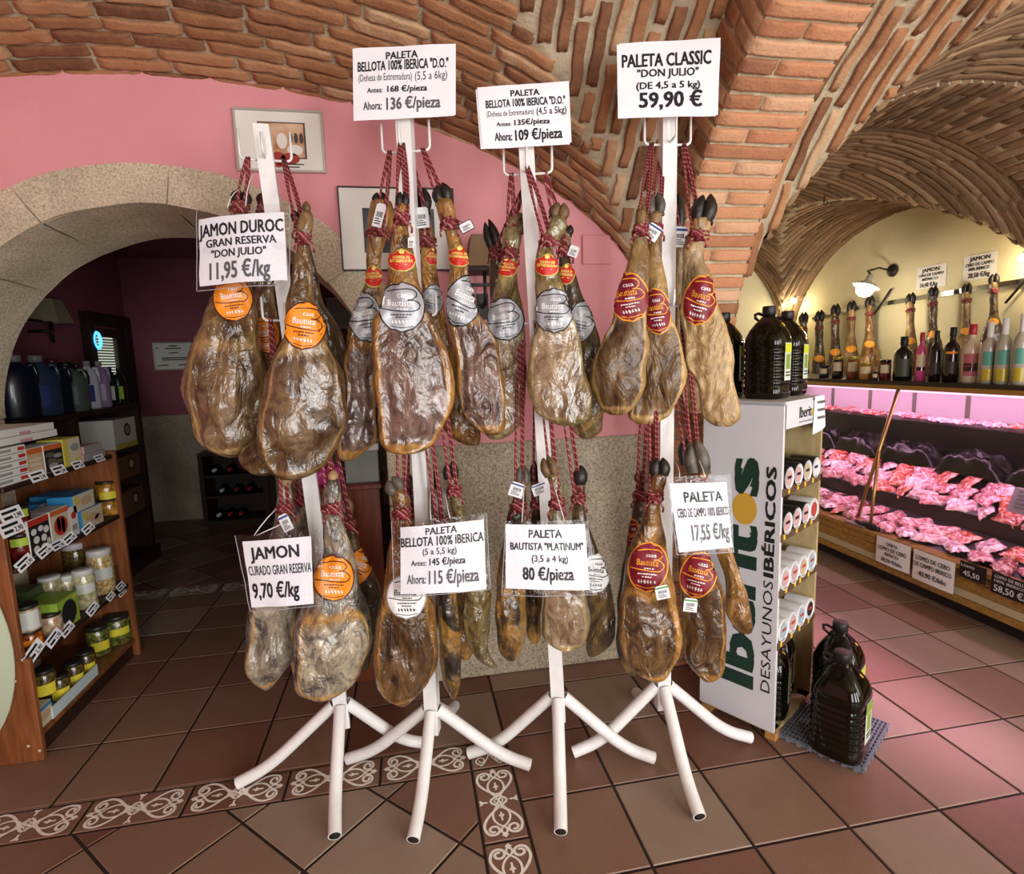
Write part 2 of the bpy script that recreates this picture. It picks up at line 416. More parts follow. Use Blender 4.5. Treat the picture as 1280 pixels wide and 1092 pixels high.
# arch between the near right bay and the deli bay
mb = M()
pts2, s2 = prof_len(a23, .832, 3.47)
def S23(a, b, h):
    t = inv_len(pts2, s2, a); e = .003; d = max(-9, min(9, (a23(t+e)-a23(t-e))/(2*e))); n_ = Vector((d, 0, -1)).normalized(); return Vector((t, b, a23(t)))+n_*h
mb.grid(lambda u, v: S23(s2[-1]*u, lerp(FN, FL, v), -.004), 90, 2, 0)
a = 0; k = 0
while a < s2[-1]-.05:
    b = FN+(-.14 if k % 2 else 0)
    while b < FL-.02:
        e = b+.27; c0 = max(FN, b); c1 = min(FL, e)
        if c1-c0 > .03: brick(mb, S23, a, a+.046, c0, c1, 1, .010, .004, None, 5)
        b = e+.010
    a += .062; k += 1
mb.grid(lambda u, v: (lambda x: Vector((x, FN+.003, a23(x)-.003+.35*v)))(inv_len(pts2, s2, s2[-1]*u)), 90, 1, 0)
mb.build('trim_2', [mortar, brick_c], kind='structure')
# near right bay
mb = M()
mortar_sheet(mb, lambda x, y: max(z2W(x, y), z2N(x, y)), .83, 3.6, -1.0, FN+.01, .03, lambda x, y: True, .008, 0)
web(mb, z2W, lambda x, y: z2W(x, y) > z2N(x, y)+.004, 'x', (.835, 2.4), (-.9, .67), .062, .36, .027, 3, rib, rel=.011, wob=.007, hj=.6, jit=.5)
web(mb, z2N, lambda x, y: z2N(x, y) > z2W(x, y)+.004, 'y', (-.9, FN), (.85, 3.46), .055, .4, .018, 2, a23, rel=.011, wob=.006, hj=.5, jit=.5)
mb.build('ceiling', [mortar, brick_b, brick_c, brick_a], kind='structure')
# deli bay
mb = M()
mortar_sheet(mb, lambda x, y: max(z3S(x, y), z3E(x, y)), .80, 3.6, FL, 4.0, .04, lambda x, y: True, .006, 0)
web(mb, z3S, lambda x, y: z3S(x, y) > z3E(x, y)+.004, 'y', (FL, 3.98), (.84, 3.46), .058, .46, .022, 1, a23, rel=.009, wob=.004, hj=.3, jit=.6)
web(mb, z3E, lambda x, y: z3E(x, y) > z3S(x, y)+.004, 'x', (.84, 3.6), (1.22, 3.98), .058, .40, .020, 1, eE, rel=.008, wob=.004, hj=.4, jit=.6)
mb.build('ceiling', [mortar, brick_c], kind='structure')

# ---- pink wall with the granite arch
AX = -1.60
def arch_o(x): t = 1-((x-AX-.0)/1.06)**2; return 1.3+.985*sqrt(max(0, t))
mb = M()
N = 150; xs = [-3.6+(4.12)*i/N for i in range(N+1)]
for x0, x1 in zip(xs, xs[1:]):
    def lo(x): return arch_o(x)-.03 if abs(x-AX) < 1.055 else 1.115
    for (p, q) in ((x0, x1),):
        a0, a1 = lo(p), lo(q)
        if abs(p-AX) < 1.055 and abs(q-AX) >= 1.055 or abs(p-AX) >= 1.055 and abs(q-AX) < 1.055: a0 = a1 = 1.115
        mb.add([(p, .8, a0), (q, .8, a1), (q, .8, lun(q)+.03), (p, .8, lun(p)+.03)], [[0, 1, 2, 3]])
mb.box((-3.6, .812, 1.1), (-2.75, 1.2, 2.2)); mb.box((-.52, .812, 1.1), (.5, 1.2, 1.6))
mb.build('wall_back', pink, kind='structure')
# granite arch: separate voussoirs and jamb stones
def arch_in(t, y):    # t 0..1 around, inner edge
    k = (y-.8)/.45; a = pi*(1-t); return Vector((AX+(.86-.01*k)*cos(a), y, 1.3+(.84-.035*k)*sin(a)))
def arch_out(t): a = pi*(1-t); return Vector((AX+1.06*cos(a), .797, 1.3+.985*sin(a)))
mb = M(); cuts = [0, .12, .245, .36, .53, .66, .78, .89, 1.0]
for i, (c0, c1) in enumerate(zip(cuts, cuts[1:])):
    e = .0008; sd = i*3.7
    def wobv(p, k=.006): return p+Vector((noise.noise(p*6+Vector((sd, 0, 0))), noise.noise(p*6+Vector((0, sd, 0)))*.6, noise.noise(p*6+Vector((0, 0, sd)))))*k
    T = lambda u: lerp(c0+e, c1-e, u)
    mb.grid(lambda u, v: wobv(lerp(arch_in(T(u), .8), arch_out(T(u)), v)), 10, 4, 0)
    mb.grid(lambda u, v: wobv(arch_in(T(u), lerp(.8, 1.25, v))), 10, 6, 0, flip=True)
mb.grid(lambda u, v: lerp(arch_in(u, .8), arch_out(u), v)+Vector((0, .012, 0)), 60, 3, 1); mb.grid(lambda u, v: (lambda p: p+(p-Vector((AX, p.y, 1.3))).normalized()*.012)(arch_in(u, lerp(.8, 1.25, v))), 60, 3, 1, flip=True)
for sg in (-1, 1):
    x_in = AX+sg*.86; x_out = AX+sg*1.06
    zz = [0, .42, .86, 1.298]
    for z0, z1 in zip(zz, zz[1:]):
        xa, xb = min(x_in, x_out), max(x_in, x_out); mb.box((xa, .79, z0+.002), (xb, 1.25, z1-.002), 0, bev=.006)
mb.build('trim_3', [granite_l, mortar], kind='structure')
mb = M(); mb.box((-.53, .788, 0.002), (.50, 1.0, 1.122), 0, bev=.006); mb.box((-3.6, .788, 0.002), (-2.67, 1.0, 1.122), 0, bev=.006)
mb.build('trim_4', granite, kind='structure')
# ---- deli bay walls
mb = M(); N = 60
for i in range(N):
    y0, y1 = 1.2+2.85*i/N, 1.2+2.85*(i+1)/N
    mb.add([(3.6, y0, 0), (3.6, y1, 0), (3.6, y1, max(1.55, eE(y1))+.02), (3.6, y0, max(1.55, eE(y0))+.02)], [[0, 1, 2, 3]])
mb.box((3.475, -1.2, 0), (3.6, 1.2, 2.9))
mb.build('wall_right', cream, kind='structure')
mb = M()
for i in range(N):
    x0, x1 = .8+2.8*i/N, .8+2.8*(i+1)/N
    mb.add([(x0, 4.0, 0), (x0, 4.0, max(1.5, a23(x0))+.03), (x1, 4.0, max(1.5, a23(x1))+.03), (x1, 4.0, 0)], [[0, 1, 2, 3]])
mb.add([(.80, 1.2, 0), (.80, 4.0, 0), (.80, 4.0, 2.7), (.80, 1.2, 2.7)], [[0, 1, 2, 3]])
mb.build('wall_deli', cream, kind='structure')
# ---- back room behind the granite arch
mb = M()
mb.box((-3.4, 1.25, 0), (-3.25, 4.5, 2.6)); mb.box((-3.25, 4.35, 0), (.6, 4.5, 2.6)); mb.box((.55, 1.25, 0), (.63, 4.4, 2.6)); mb.box((-3.4, 1.25, 2.55), (.6, 4.5, 2.65))
mb.box((-3.4, 1.21, 0), (-2.47, 1.25, 2.6)); mb.box((-.73, 1.21, 0), (.6, 1.25, 2.6)); mb.box((-2.6, 1.21, 2.2), (-.6, 1.25, 2.6))
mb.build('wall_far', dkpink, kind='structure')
mb = M(); mb.box((-3.25, 4.325, .0), (.54, 4.355, 1.06), bev=.004); mb.build('trim_5', granite, kind='structure')
mb = M(); mb.box((-3.75, -4.3, 0), (-3.6, 1.2, 3.1)); mb.build('wall_left', pink, kind='structure')
mb = M(); mb.box((-3.75, -4.45, 0), (-1.5, -4.3, 3.1)); mb.box((3.3, -4.45, 0), (3.75, -4.3, 3.1)); mb.box((-1.5, -4.45, 2.7), (3.3, -4.3, 3.1)); mb.build('wall_front', pink, kind='structure')
mb = M(); mb.box((3.6, -4.3, 0), (3.75, -1.15, 3.1)); mb.build('wall_right', cream, kind='structure')
mb = M(); mb.box((-3.75, -4.45, 3.05), (3.75, -.95, 3.15)); mb.build('ceiling', mortar, kind='structure')

# ================================================================== FLOOR
T_ = .33
tile = ramp_attr_mat('terracotta_tile', [(0, '6c4838'), (.25, '7b5949'), (.5, '846856'), (.8, '8c7665'), (1, '968271')], rough=.42, nscale=7, namt=.16, bump=.12, bscale=160, spec=.35)
grout = mat('dark_grout', '2b2019', .9, var=.2)
motif = mat('white_glaze', 'f0eae0', .4, var=.08, vscale=40)
mb = M()
mb.add([(-4, -4.2, -.004), (4, -4.2, -.004), (4, 4.6, -.004), (-4, 4.6, -.004)], [[0, 1, 2, 3]], 0)
def tile_poly(poly, g=.0045, rnd=None):
    # poly: convex list of (x, y), counter-clockwise; inset for the grout, bevelled rim
    n = len(poly); c = Vector((sum(p[0] for p in poly)/n, sum(p[1] for p in poly)/n))
    def inset(d):
        out = []
        for i in range(n):
            p0, p1, p2 = Vector(poly[i-1]), Vector(poly[i]), Vector(poly[(i+1) % n])
            e1 = (p1-p0).normalized(); e2 = (p2-p1).normalized(); n1 = Vector((-e1.y, e1.x)); n2 = Vector((-e2.y, e2.x))
            k = 1+n1.dot(n2)
            out.append(p1+(n1+n2)*(d/max(k, .3)))
        return out
    a = inset(g); b = inset(g+.0025)
    vs = [(p.x, p.y, -.003) for p in a]+[(p.x, p.y, 0) for p in b]
    mb.add(vs, [[i, (i+1) % n, n+(i+1) % n, n+i] for i in range(n)]+[list(range(n, 2*n))], 1, rnd or random.uniform(.03, .97))
def clip(poly, inside_pts):
    # Sutherland-Hodgman against a convex ccw polygon
    out = poly
    m = len(inside_pts)
    for i in range(m):
        A = Vector(inside_pts[i]); B = Vector(inside_pts[(i+1) % m]); e = B-A
        side = lambda p: e.x*(p[1]-A.y)-e.y*(p[0]-A.x)
        src = out; out = []
        for j in range(len(src)):
            p, q = src[j-1], src[j]; sp, sq = side(p), side(q)
            if (sp >= 0) != (sq >= 0):
                t = sp/(sp-sq); out.append((p[0]+(q[0]-p[0])*t, p[1]+(q[1]-p[1])*t))
            if sq >= 0: out.append(q)
        if len(out) < 3: return None
    return out
def area(p): return abs(sum(p[i-1][0]*p[i][1]-p[i][0]*p[i-1][1] for i in range(len(p))))/2
def sq_field(region, ox, oy, ang=0, T=T_):
    xs = [p[0] for p in region]; ys = [p[1] for p in region]; cx, cy = sum(xs)/len(xs), sum(ys)/len(ys); R = max(math.hypot(x-cx, y-cy) for x, y in region)
    c, s_ = cos(ang), sin(ang); n = int(R/T)+3
    i0 = round(((cx-ox)*c+(cy-oy)*s_)/T); j0 = round((-(cx-ox)*s_+(cy-oy)*c)/T)
    for i in range(i0-n, i0+n+1):
        for j in range(j0-n, j0+n+1):
            q = [(ox+(a*c-b*s_)*T, oy+(a*s_+b*c)*T) for a, b in ((i, j), (i+1, j), (i+1, j+1), (i, j+1))]
            r = clip(q, region)
            if r and area(r) > .0012: tile_poly(r)
YB0, YB1 = .55*T_, T_              # decorated border along the room
XD0, XD1 = -1.45*T_, -T_           # its branch towards the viewer
sq_field([(XD1, -4.0), (4, -4.0), (4, 4.4), (XD1, 4.4)], 0, 0)
YS = 2.24
sq_field([(-4, YB1), (XD1, YB1), (XD1, YS), (-4, YS)], .13*T_, .02*T_)
sq_field([(-4, -4.0), (XD0, -4.0), (XD0, YB0), (-4, YB0)], -.782, .110, pi/4)
sq_field([(-4, YS+.15), (XD1, YS+.15), (XD1, 4.4), (-4, 4.4)], 0, 0, pi/4)
# scroll motif of the border tiles, thin inlay
def spiral(cx, cy, r0, r1, a0, turns, n=26):
    return [(cx+lerp(r0, r1, i/n)*cos(a0+turns*2*pi*i/n), cy+lerp(r0, r1, i/n)*sin(a0+turns*2*pi*i/n)) for i in range(n+1)]
_rz = [0]
def ribbon(pts, wd, tf, z=.0009):
    _rz[0] = (_rz[0]+1) % 31; z = .0008+.00005*_rz[0]
    vs = []; n = len(pts)
    for i, p in enumerate(pts):
        a = Vector(pts[max(0, i-1)]); b = Vector(pts[min(n-1, i+1)]); t = (b-a); t = t.normalized() if t.length > 1e-9 else Vector((1, 0)); nn = Vector((-t.y, t.x))*wd/2
        for sgn in (1, -1):
            x, y = tf(p[0]+nn.x*sgn, p[1]+nn.y*sgn); vs.append((x, y, z))
    fs = [[2*i, 2*i+1, 2*i+3, 2*i+2] for i in range(n-1)]
    # keep faces up
    mb.add(vs, fs, 2)
def bez(p0, p1, p2, p3, n=14):
    out = []
    for i in range(n+1):
        t = i/n; u = 1-t; out.append(tuple(u*u*u*a+3*u*u*t*b+3*u*t*t*c+t*t*t*d for a, b, c, d in zip(p0, p1, p2, p3)))
    return out
def scroll_tile(tf):
    # unit motif in x -0.155..0.155, y -0.062..0.062
    W = .0084
    for sx in (1, -1):
        for sy in (1, -1):
            f = lambda p: [(sx*a, sy*b) for a, b in p]
            ribbon(f(bez((.006, -.024), (.045, .03), (.085, .066), (.118, .052))), W, tf)
            ribbon(f(spiral(.118, .030, .022, .007, pi/2, -1.35)), W, tf)
            ribbon(f(bez((.018, .004), (.05, .034), (.085, .030), (.105, .006))), W*.8, tf)
            ribbon(f(bez((.105, .006), (.115, -.012), (.13, -.012), (.140, .0))), W*.8, tf)
        ribbon([(sx*.140, -.008), (sx*.150, 0), (sx*.140, .008)], W*.8, tf); ribbon([(sx*.132, 0), (sx*.152, 0)], W*.7, tf)
        ribbon([(sx*.06, -.007), (sx*.074, 0), (sx*.06, .007)], W*.7, tf); ribbon([(sx*.05, 0), (sx*.086, 0)], W*.7, tf)
        ribbon([(0, sx*.034), (0, sx*.058)], W*.8, tf); ribbon([(-.010, sx*.058), (0, sx*.046), (.010, sx*.058)], W*.8, tf)
    ribbon([(-.034, 0), (0, .026), (.034, 0), (0, -.026), (-.034, 0)], W*.9, tf)
    ribbon([(-.018, -.008), (.018, .008)], W*.8, tf); ribbon([(-.018, .008), (.018, -.008)], W*.8, tf)
    ribbon([(-.02, 0), (0, .014), (.02, 0), (0, -.014), (-.02, 0)], W*.6, tf)
x = XD0
while x > -4:
    tile_poly([(x-T_, YB0), (x, YB0), (x, YB1), (x-T_, YB1)], rnd=random.uniform(.15, .4)); cx = x-T_/2; cy = (YB0+YB1)/2
    scroll_tile(lambda a, b: (cx+a, cy+b*1.12)); x -= T_
tile_poly([(XD0, YB0), (XD1, YB0), (XD1, YB1), (XD0, YB1)], rnd=.3)
cx, cy = (XD0+XD1)/2, (YB0+YB1)/2
for sx in (1, -1):
    for sy in (1, -1):
        ribbon(spiral(cx+sx*.034, cy+sy*.034, .022, .006, pi/2*(1 if sy > 0 else -1), -1.3*sx*sy), .005, lambda a, b: (a, b))
        ribbon(bez((cx, cy), (cx+sx*.02, cy+sy*.06), (cx+sx*.05, cy+sy*.07), (cx+sx*.034, cy+sy*.056)), .005, lambda a, b: (a, b))
y = YB0
while y > -2.0:
    tile_poly([(XD0, y-T_), (XD1, y-T_), (XD1, y), (XD0, y)], rnd=random.uniform(.2, .45)); cx = (XD0+XD1)/2; cy = y-T_/2
    scroll_tile(lambda a, b: (cx-b*1.12, cy+a)); y -= T_
x = XD1
while x > -4:
    tile_poly([(x-T_, YS), (x, YS), (x, YS+.15), (x-T_, YS+.15)], rnd=random.uniform(.75, .95)); cx = x-T_/2; cy = YS+.075
    scroll_tile(lambda a, b: (cx+a, cy+b*1.12)); x -= T_
mb.build('floor', [grout, tile, motif], kind='structure')

# ================================================================== HAM STANDS
white_paint = mat('white_enamel', 'e9e8e6', .4, var=.04, vscale=25, bump=.08, bscale=80)
pipe_dark = mat('pipe_end_shade', '231c18', .9)  # dark discs paint the shade inside the open leg ends
STANDS = []
def stand(name, label, cx, cy, phi, top, hub, tall, low, hooks_u, hooks_l):
    c0 = Vector((cx, cy, 0)); dp = depth((cx, cy, 1.2))
    T = D(*top, depth((cx, cy, 2.2))); H = D(*hub, depth((cx, cy, .28)))
    root = thing(name, label, 'ham stand', (cx, cy, 0), 'white ham stands')
    ax = (T-H).normalized()
    x = Vector((cos(phi), sin(phi), 0)); y = Vector((-sin(phi), cos(phi), 0))
    B = H-ax*.10
    mb = M(); r = .024
    for (P, Q) in ((B, T),):
        vs = [P+x*a*r+y*b*r for a, b in ((-1, -1), (1, -1), (1, 1), (-1, 1))]+[Q+x*a*r+y*b*r for a, b in ((-1, -1), (1, -1), (1, 1), (-1, 1))]
        mb.add(vs, [[0, 1, 5, 4], [1, 2, 6, 5], [2, 3, 7, 6], [3, 0, 4, 7], [4, 5, 6, 7], [3, 2, 1, 0]])
    mb.build('pole', white_paint, root)
    for k in range(4):
        d = (x, y, -x, -y)[k]; mb = M()
        P0 = H+d*.022+Vector((0, 0, -.012)); hz = P0.z
        E = c0+d*.345; E.z = .0225
        pts = []
        knee = c0+d*.235; knee.z = .062
        a = P0; b = knee+(a-knee)*.28; c = knee+(E-knee)*.55
        for i in range(5): pts.append(a.lerp(b, i/4))
        for i in range(1, 8):
            t = i/7; pts.append((b.lerp(knee, t)).lerp(knee.lerp(c, t), t))
        for i in range(1, 3): pts.append(c.lerp(E, i/2))
        mb.tube(pts, .0215, 14, 0, caps=False)
        mb.tube([pts[-1]-(pts[-1]-pts[-2]).normalized()*.0, pts[-1]-(pts[-1]-pts[-2]).normalized()*.05], [.0185, .0185], 14, 1, caps=True)
        e = (pts[-1]-pts[-2]).normalized(); n = 14
        sx_ = Vector((0, 0, 1)).cross(e).normalized(); sy_ = e.cross(sx_)
        vs = [pts[-1]+(sx_*cos(2*pi*i/n)+sy_*sin(2*pi*i/n))*rr for rr in (.0215, .0185) for i in range(n)]
        mb.add(vs, [[i, (i+1) % n, n+(i+1) % n, n+i] for i in range(n)], 0)
        mb.build('leg', [white_paint, pipe_dark], root)
    for (hz, L, up) in ((hooks_u, .062, .075), (hooks_l, .062, .06)):
        p = H+ax*((hz-H.z)/ax.z)
        for k in range(4):
            d = (x, y, -x, -y)[k]; mb = M()
            q = p+d*.02; pts = [q, q+d*(L-.02)]
            for i in range(1, 5):
                t = i/4*pi/2; pts.append(q+d*(L-.02+.016*sin(t))+Vector((0, 0, .016*(1-cos(t)))))
            pts.append(pts[-1]+Vector((0, 0, up*(.55 if k == 3 else 1)))); mb.tube(pts, .0042, 8); mb.build('hook', white_paint, root)
    STANDS.append(dict(root=root, x=x, y=y, T=T, H=H, ax=ax, p=lambda z: H+ax*((z-H.z)/ax.z)))
    return STANDS[-1]
S1 = stand('ham_stand', 'leftmost white four-legged ham stand, leaning slightly, holding the dark duroc hams', -.965, .305, radians(5), (327, 158), (425, 875), 0, 0, 2.155, 1.645)
S2 = stand('ham_stand', 'second white ham stand from the left, under the 136 euro sign', -.60, .225, radians(-15.5), (505, 130), (540, 882), 0, 0, 2.165, 1.645)
S3 = stand('ham_stand', 'third white ham stand from the left, its bare lower pole and hub in full view', -.148, .157, radians(-15), (657, 165), (697, 866), 0, 0, 2.085, 1.61)
S4 = stand('ham_stand', 'rightmost white ham stand, beside the tall white display cabinet', .248, .128, radians(-6), (835, 130), (828, 852), 0, 0, 2.18, 1.655)

# ================================================================== HAMS
def ham_mat(name, cols, rim, meat, meat2, rough=.33, coat=.5, nsc=9, bump=.7):
    m = bpy.data.materials.new(name); m.use_nodes = True; nt = m.node_tree; b = nt.nodes['Principled BSDF']; L = nt.links.new
    t = nt.nodes.new('ShaderNodeTexCoord'); oi = nt.nodes.new('ShaderNodeObjectInfo')
    vm = nt.nodes.new('ShaderNodeVectorMath'); vm.operation = 'MULTIPLY_ADD'; vm.inputs[1].default_value = (1, 1, .6)
    cb = nt.nodes.new('ShaderNodeCombineXYZ'); mu = nt.nodes.new('ShaderNodeMath'); mu.operation = 'MULTIPLY'; mu.inputs[1].default_value = 37; L(oi.outputs['Random'], mu.inputs[0])
    for i in range(3): L(mu.outputs[0], cb.inputs[i])
    L(t.outputs['Object'], vm.inputs[0]); L(cb.outputs[0], vm.inputs[2])
    def noise_(sc, det, dist=0., rough_=.6):
        n = nt.nodes.new('ShaderNodeTexNoise'); n.inputs['Scale'].default_value = sc; n.inputs['Detail'].default_value = det; n.inputs['Distortion'].default_value = dist; n.inputs['Roughness'].default_value = rough_; L(vm.outputs[0], n.inputs['Vector']); return n.outputs['Fac']
    def ramp(src, stops):
        r = nt.nodes.new('ShaderNodeValToRGB'); el = r.color_ramp.elements
        while len(el) < len(stops): el.new(.5)
        for e, (p, c) in zip(el, stops): e.position = p; e.color = (*srgb(c), 1)
        L(src, r.inputs['Fac']); return r.outputs['Color']
    n = len(cols); skin = ramp(noise_(nsc, 8, 1.4, .70), [(.34+.32*i/(n-1), c) for i, c in enumerate(cols)])
    fine = ramp(noise_(60, 6, .3, .7), [(.3, (.34, .30, .27)), (.66, (1.15, 1.15, 1.15))])
    mt = ramp(noise_(13, 8, 1.6, .72), [(.38, meat), (.62, meat2)])
    at = nt.nodes.new('ShaderNodeAttribute'); at.attribute_name = 'zone'
    def mix(f, a, c, mode='MIX'):
        x = nt.nodes.new('ShaderNodeMixRGB'); x.blend_type = mode
        if isinstance(f, float): x.inputs[0].default_value = f
        else: L(f, x.inputs[0])
        for s, i in ((a, 1), (c, 2)):
            if isinstance(s, tuple): x.inputs[i].default_value = (*s, 1)
            else: L(s, x.inputs[i])
        return x.outputs[0]
    def mrange(src, a, c):
        x = nt.nodes.new('ShaderNodeMapRange'); x.inputs['From Min'].default_value = a; x.inputs['From Max'].default_value = c; L(src, x.inputs['Value']); return x.outputs[0]
    zn = nt.nodes.new('ShaderNodeMath'); zn.operation = 'MULTIPLY_ADD'; zn.inputs[1].default_value = .9; L(noise_(16, 6, 1.0, .65), zn.inputs[0])
    zs = nt.nodes.new('ShaderNodeMath'); zs.operation = 'SUBTRACT'; zs.inputs[1].default_value = .45; L(at.outputs['Fac'], zs.inputs[0]); L(zs.outputs[0], zn.inputs[2])
    c = mix(mrange(zn.outputs[0], .15, .4), skin, mix(.22, srgb(rim), skin)); c = mix(mrange(zn.outputs[0], .45, .72), c, mt)
    c = mix(.65, c, fine, 'MULTIPLY'); c = mix(.85, c, ramp(noise_(4.5, 3, .6, .5), [(.36, (.52, .50, .48)), (.6, (1.12, 1.12, 1.12))]), 'MULTIPLY'); L(c, b.inputs['Base Color'])
    rr = nt.nodes.new('ShaderNodeMapRange'); rr.inputs['To Min'].default_value = rough*.65; rr.inputs['To Max'].default_value = rough*1.5; L(noise_(20, 5), rr.inputs['Value']); L(rr.outputs[0], b.inputs['Roughness'])
    b.inputs['Coat Weight'].default_value = coat; b.inputs['Coat Roughness'].default_value = .07
    bp = nt.nodes.new('ShaderNodeBump'); bp.inputs['Strength'].default_value = bump; bp.inputs['Distance'].default_value = .02
    ad = nt.nodes.new('ShaderNodeMath'); ad.operation = 'MULTIPLY_ADD'; ad.inputs[1].default_value = .22; L(noise_(48, 4, .8), ad.inputs[0]); L(noise_(13, 3, 2.2, .5), ad.inputs[2])
    mk = nt.nodes.new('ShaderNodeMapRange'); mk.inputs['From Min'].default_value = .38; mk.inputs['From Max'].default_value = .62; mk.inputs['To Min'].default_value = .22; mk.inputs['To Max'].default_value = 1.25; L(noise_(5.5, 3, .8, .5), mk.inputs['Value'])
    ml = nt.nodes.new('ShaderNodeMath'); ml.operation = 'MULTIPLY'; L(ad.outputs[0], ml.inputs[0]); L(mk.outputs[0], ml.inputs[1]); L(ml.outputs[0], bp.inputs['Height']); L(bp.outputs['Normal'], b.inputs['Normal']); L(bp.outputs['Normal'], b.inputs['Coat Normal'])
    MATS[name] = m; return m
HM = dict(
    duroc=ham_mat('duroc_skin', ['35241a', '6b4d2c', '8f744c', 'b09a74'], 'b08f58', '4a3020', '8d7350', .26, .65, 7, .9),
    bellota=ham_mat('bellota_skin', ['46301a', '8a602c', 'b88440', '98825a'], 'c0904c', '4a322a', '94786a', .28, .7, 8, .9),
    dark=ham_mat('dark_skin', ['241b14', '44341f', '6b5634', '94743c'], 'a87a38', '3d2d22', '7d684e', .32, .6, 7, .7),
    wrapped=ham_mat('wrapped_skin', ['4c3820', '86703f', '8f865e', 'bd9a54'], 'a59468', '6b5138', 'b09a7c', .20, .9, 8, .9),
    classic=ham_mat('classic_skin', ['5c4022', '8b693a', 'ab8850', 'bfa470'], 'c9a566', '4c3520', '8b6c42', .42, .25, 6, .7),
    tan=ham_mat('tan_skin', ['7a5a36', 'a48455', 'b99c70', '87704e'], 'c9aa70', 'a4865a', 'c2a87a', .48, .15, 5, .7),
    mould=ham_mat('mouldy_skin', ['201d1c', '4a453f', '8f887a', 'c48d42'], 'c2924c', '4a443e', 'b8ac94', .28, .8, 5.5, .9),
    golden=ham_mat('golden_skin', ['402a16', '7c5526', 'ac7a38', 'bd9050'], 'bd8c48', '38261a', '80603a', .28, .65, 7, .9),
    platinum=ham_mat('platinum_skin', ['1c1712', '382e22', 'a67a36', '5a4a32'], 'b3863f', '504438', '8c8578', .32, .65, 5, .8),
)
hoof_black = mat('hoof_black', '231e1b', .42, var=.4, vscale=30, bump=.3, bscale=50)
hoof_grey = mat('hoof_grey', '6b6358', .45, col2='38322c', vscale=25, bump=.3, bscale=50)
hoof_brown = mat('hoof_brown', '7d603c', .5, col2='2c2219', vscale=16, bump=.3, bscale=50)
hoof_tan = mat('hoof_tan', 'b5976a', .5, col2='8a6c48', vscale=16, bump=.3, bscale=50)
HOOF = dict(black=hoof_black, grey=hoof_grey, brown=hoof_brown, tan=hoof_tan)
def rope_mat():
    m = bpy.data.materials.new('red_cord'); m.use_nodes = True; nt = m.node_tree; b = nt.nodes['Principled BSDF']; b.inputs['Roughness'].default_value = .7
    t = nt.nodes.new('ShaderNodeTexCoord'); w_ = nt.nodes.new('ShaderNodeTexWave'); w_.bands_direction = 'DIAGONAL'; w_.inputs['Scale'].default_value = 26; w_.inputs['Distortion'].default_value = 1.5
    nt.links.new(t.outputs['Object'], w_.inputs['Vector']); r = nt.nodes.new('ShaderNodeValToRGB'); e = r.color_ramp.elements; e[0].position = .0; e[0].color = (*srgb('6b1a22'), 1); e[1].position = .99; e[1].color = (*srgb('b07c74'), 1); q = e.new(.86); q.color = (*srgb('80222c'), 1)
    nt.links.new(w_.outputs['Fac'], r.inputs['Fac']); nt.links.new(r.outputs['Color'], b.inputs['Base Color']); return m
red_cord = rope_mat()
L_OR = mat('label_orange', 'ef8f22', .4); L_DK = mat('label_dark_line', '4a1512', .5); L_SI = mat('label_silver', 'a7a8ad', .38, metal=.25); L_BK = mat('label_black', '17171a', .45)
L_MA = mat('label_maroon', '7c1526', .45); L_OG = mat('label_gold_edge', 'f0a030', .45); L_WH = mat('label_white', 'ecebe8', .5); L_RD = mat('label_red', 'c2261c', .45); L_YE = mat('label_yellow', 'ecd66a', .5); L_GN = mat('label_olive', '8f9a4a', .5)
tag_white = mat('tag_white', 'e6e6e8', .5); tag_blue = mat('tag_blue', '3b4a8c', .5); tag_green = mat('tag_green', '4f8a4c', .5); ink = mat('black_ink', '1d1c1e', .6); ink_grey = mat('grey_ink', '5f5f62', .6)
tie_black = mat('black_plastic_tie', '1a1a1c', .4)
def herm(tab, v):
    n = len(tab)
    if v <= tab[0][0]: return tab[0][1:]
    if v >= tab[-1][0]: return tab[-1][1:]
    for i in range(n-1):
        if v <= tab[i+1][0]:
            h = tab[i+1][0]-tab[i][0]; t = (v-tab[i][0])/h; out = []
            for k in range(1, len(tab[0])):
                d = lambda j: (tab[min(j+1, n-1)][k]-tab[max(j-1, 0)][k])/(tab[min(j+1, n-1)][0]-tab[max(j-1, 0)][0])
                m0, m1 = d(i)*h, d(i+1)*h; a, b = tab[i][k], tab[i+1][k]
                out.append((2*t**3-3*t*t+1)*a+(t**3-2*t*t+t)*m0+(-2*t**3+3*t*t)*b+(t**3-t*t)*m1)
            return out
HAMS = {}
def ss(a, b, x): t = max(0, min(1, (x-a)/(b-a))); return t*t*(3-2*t)
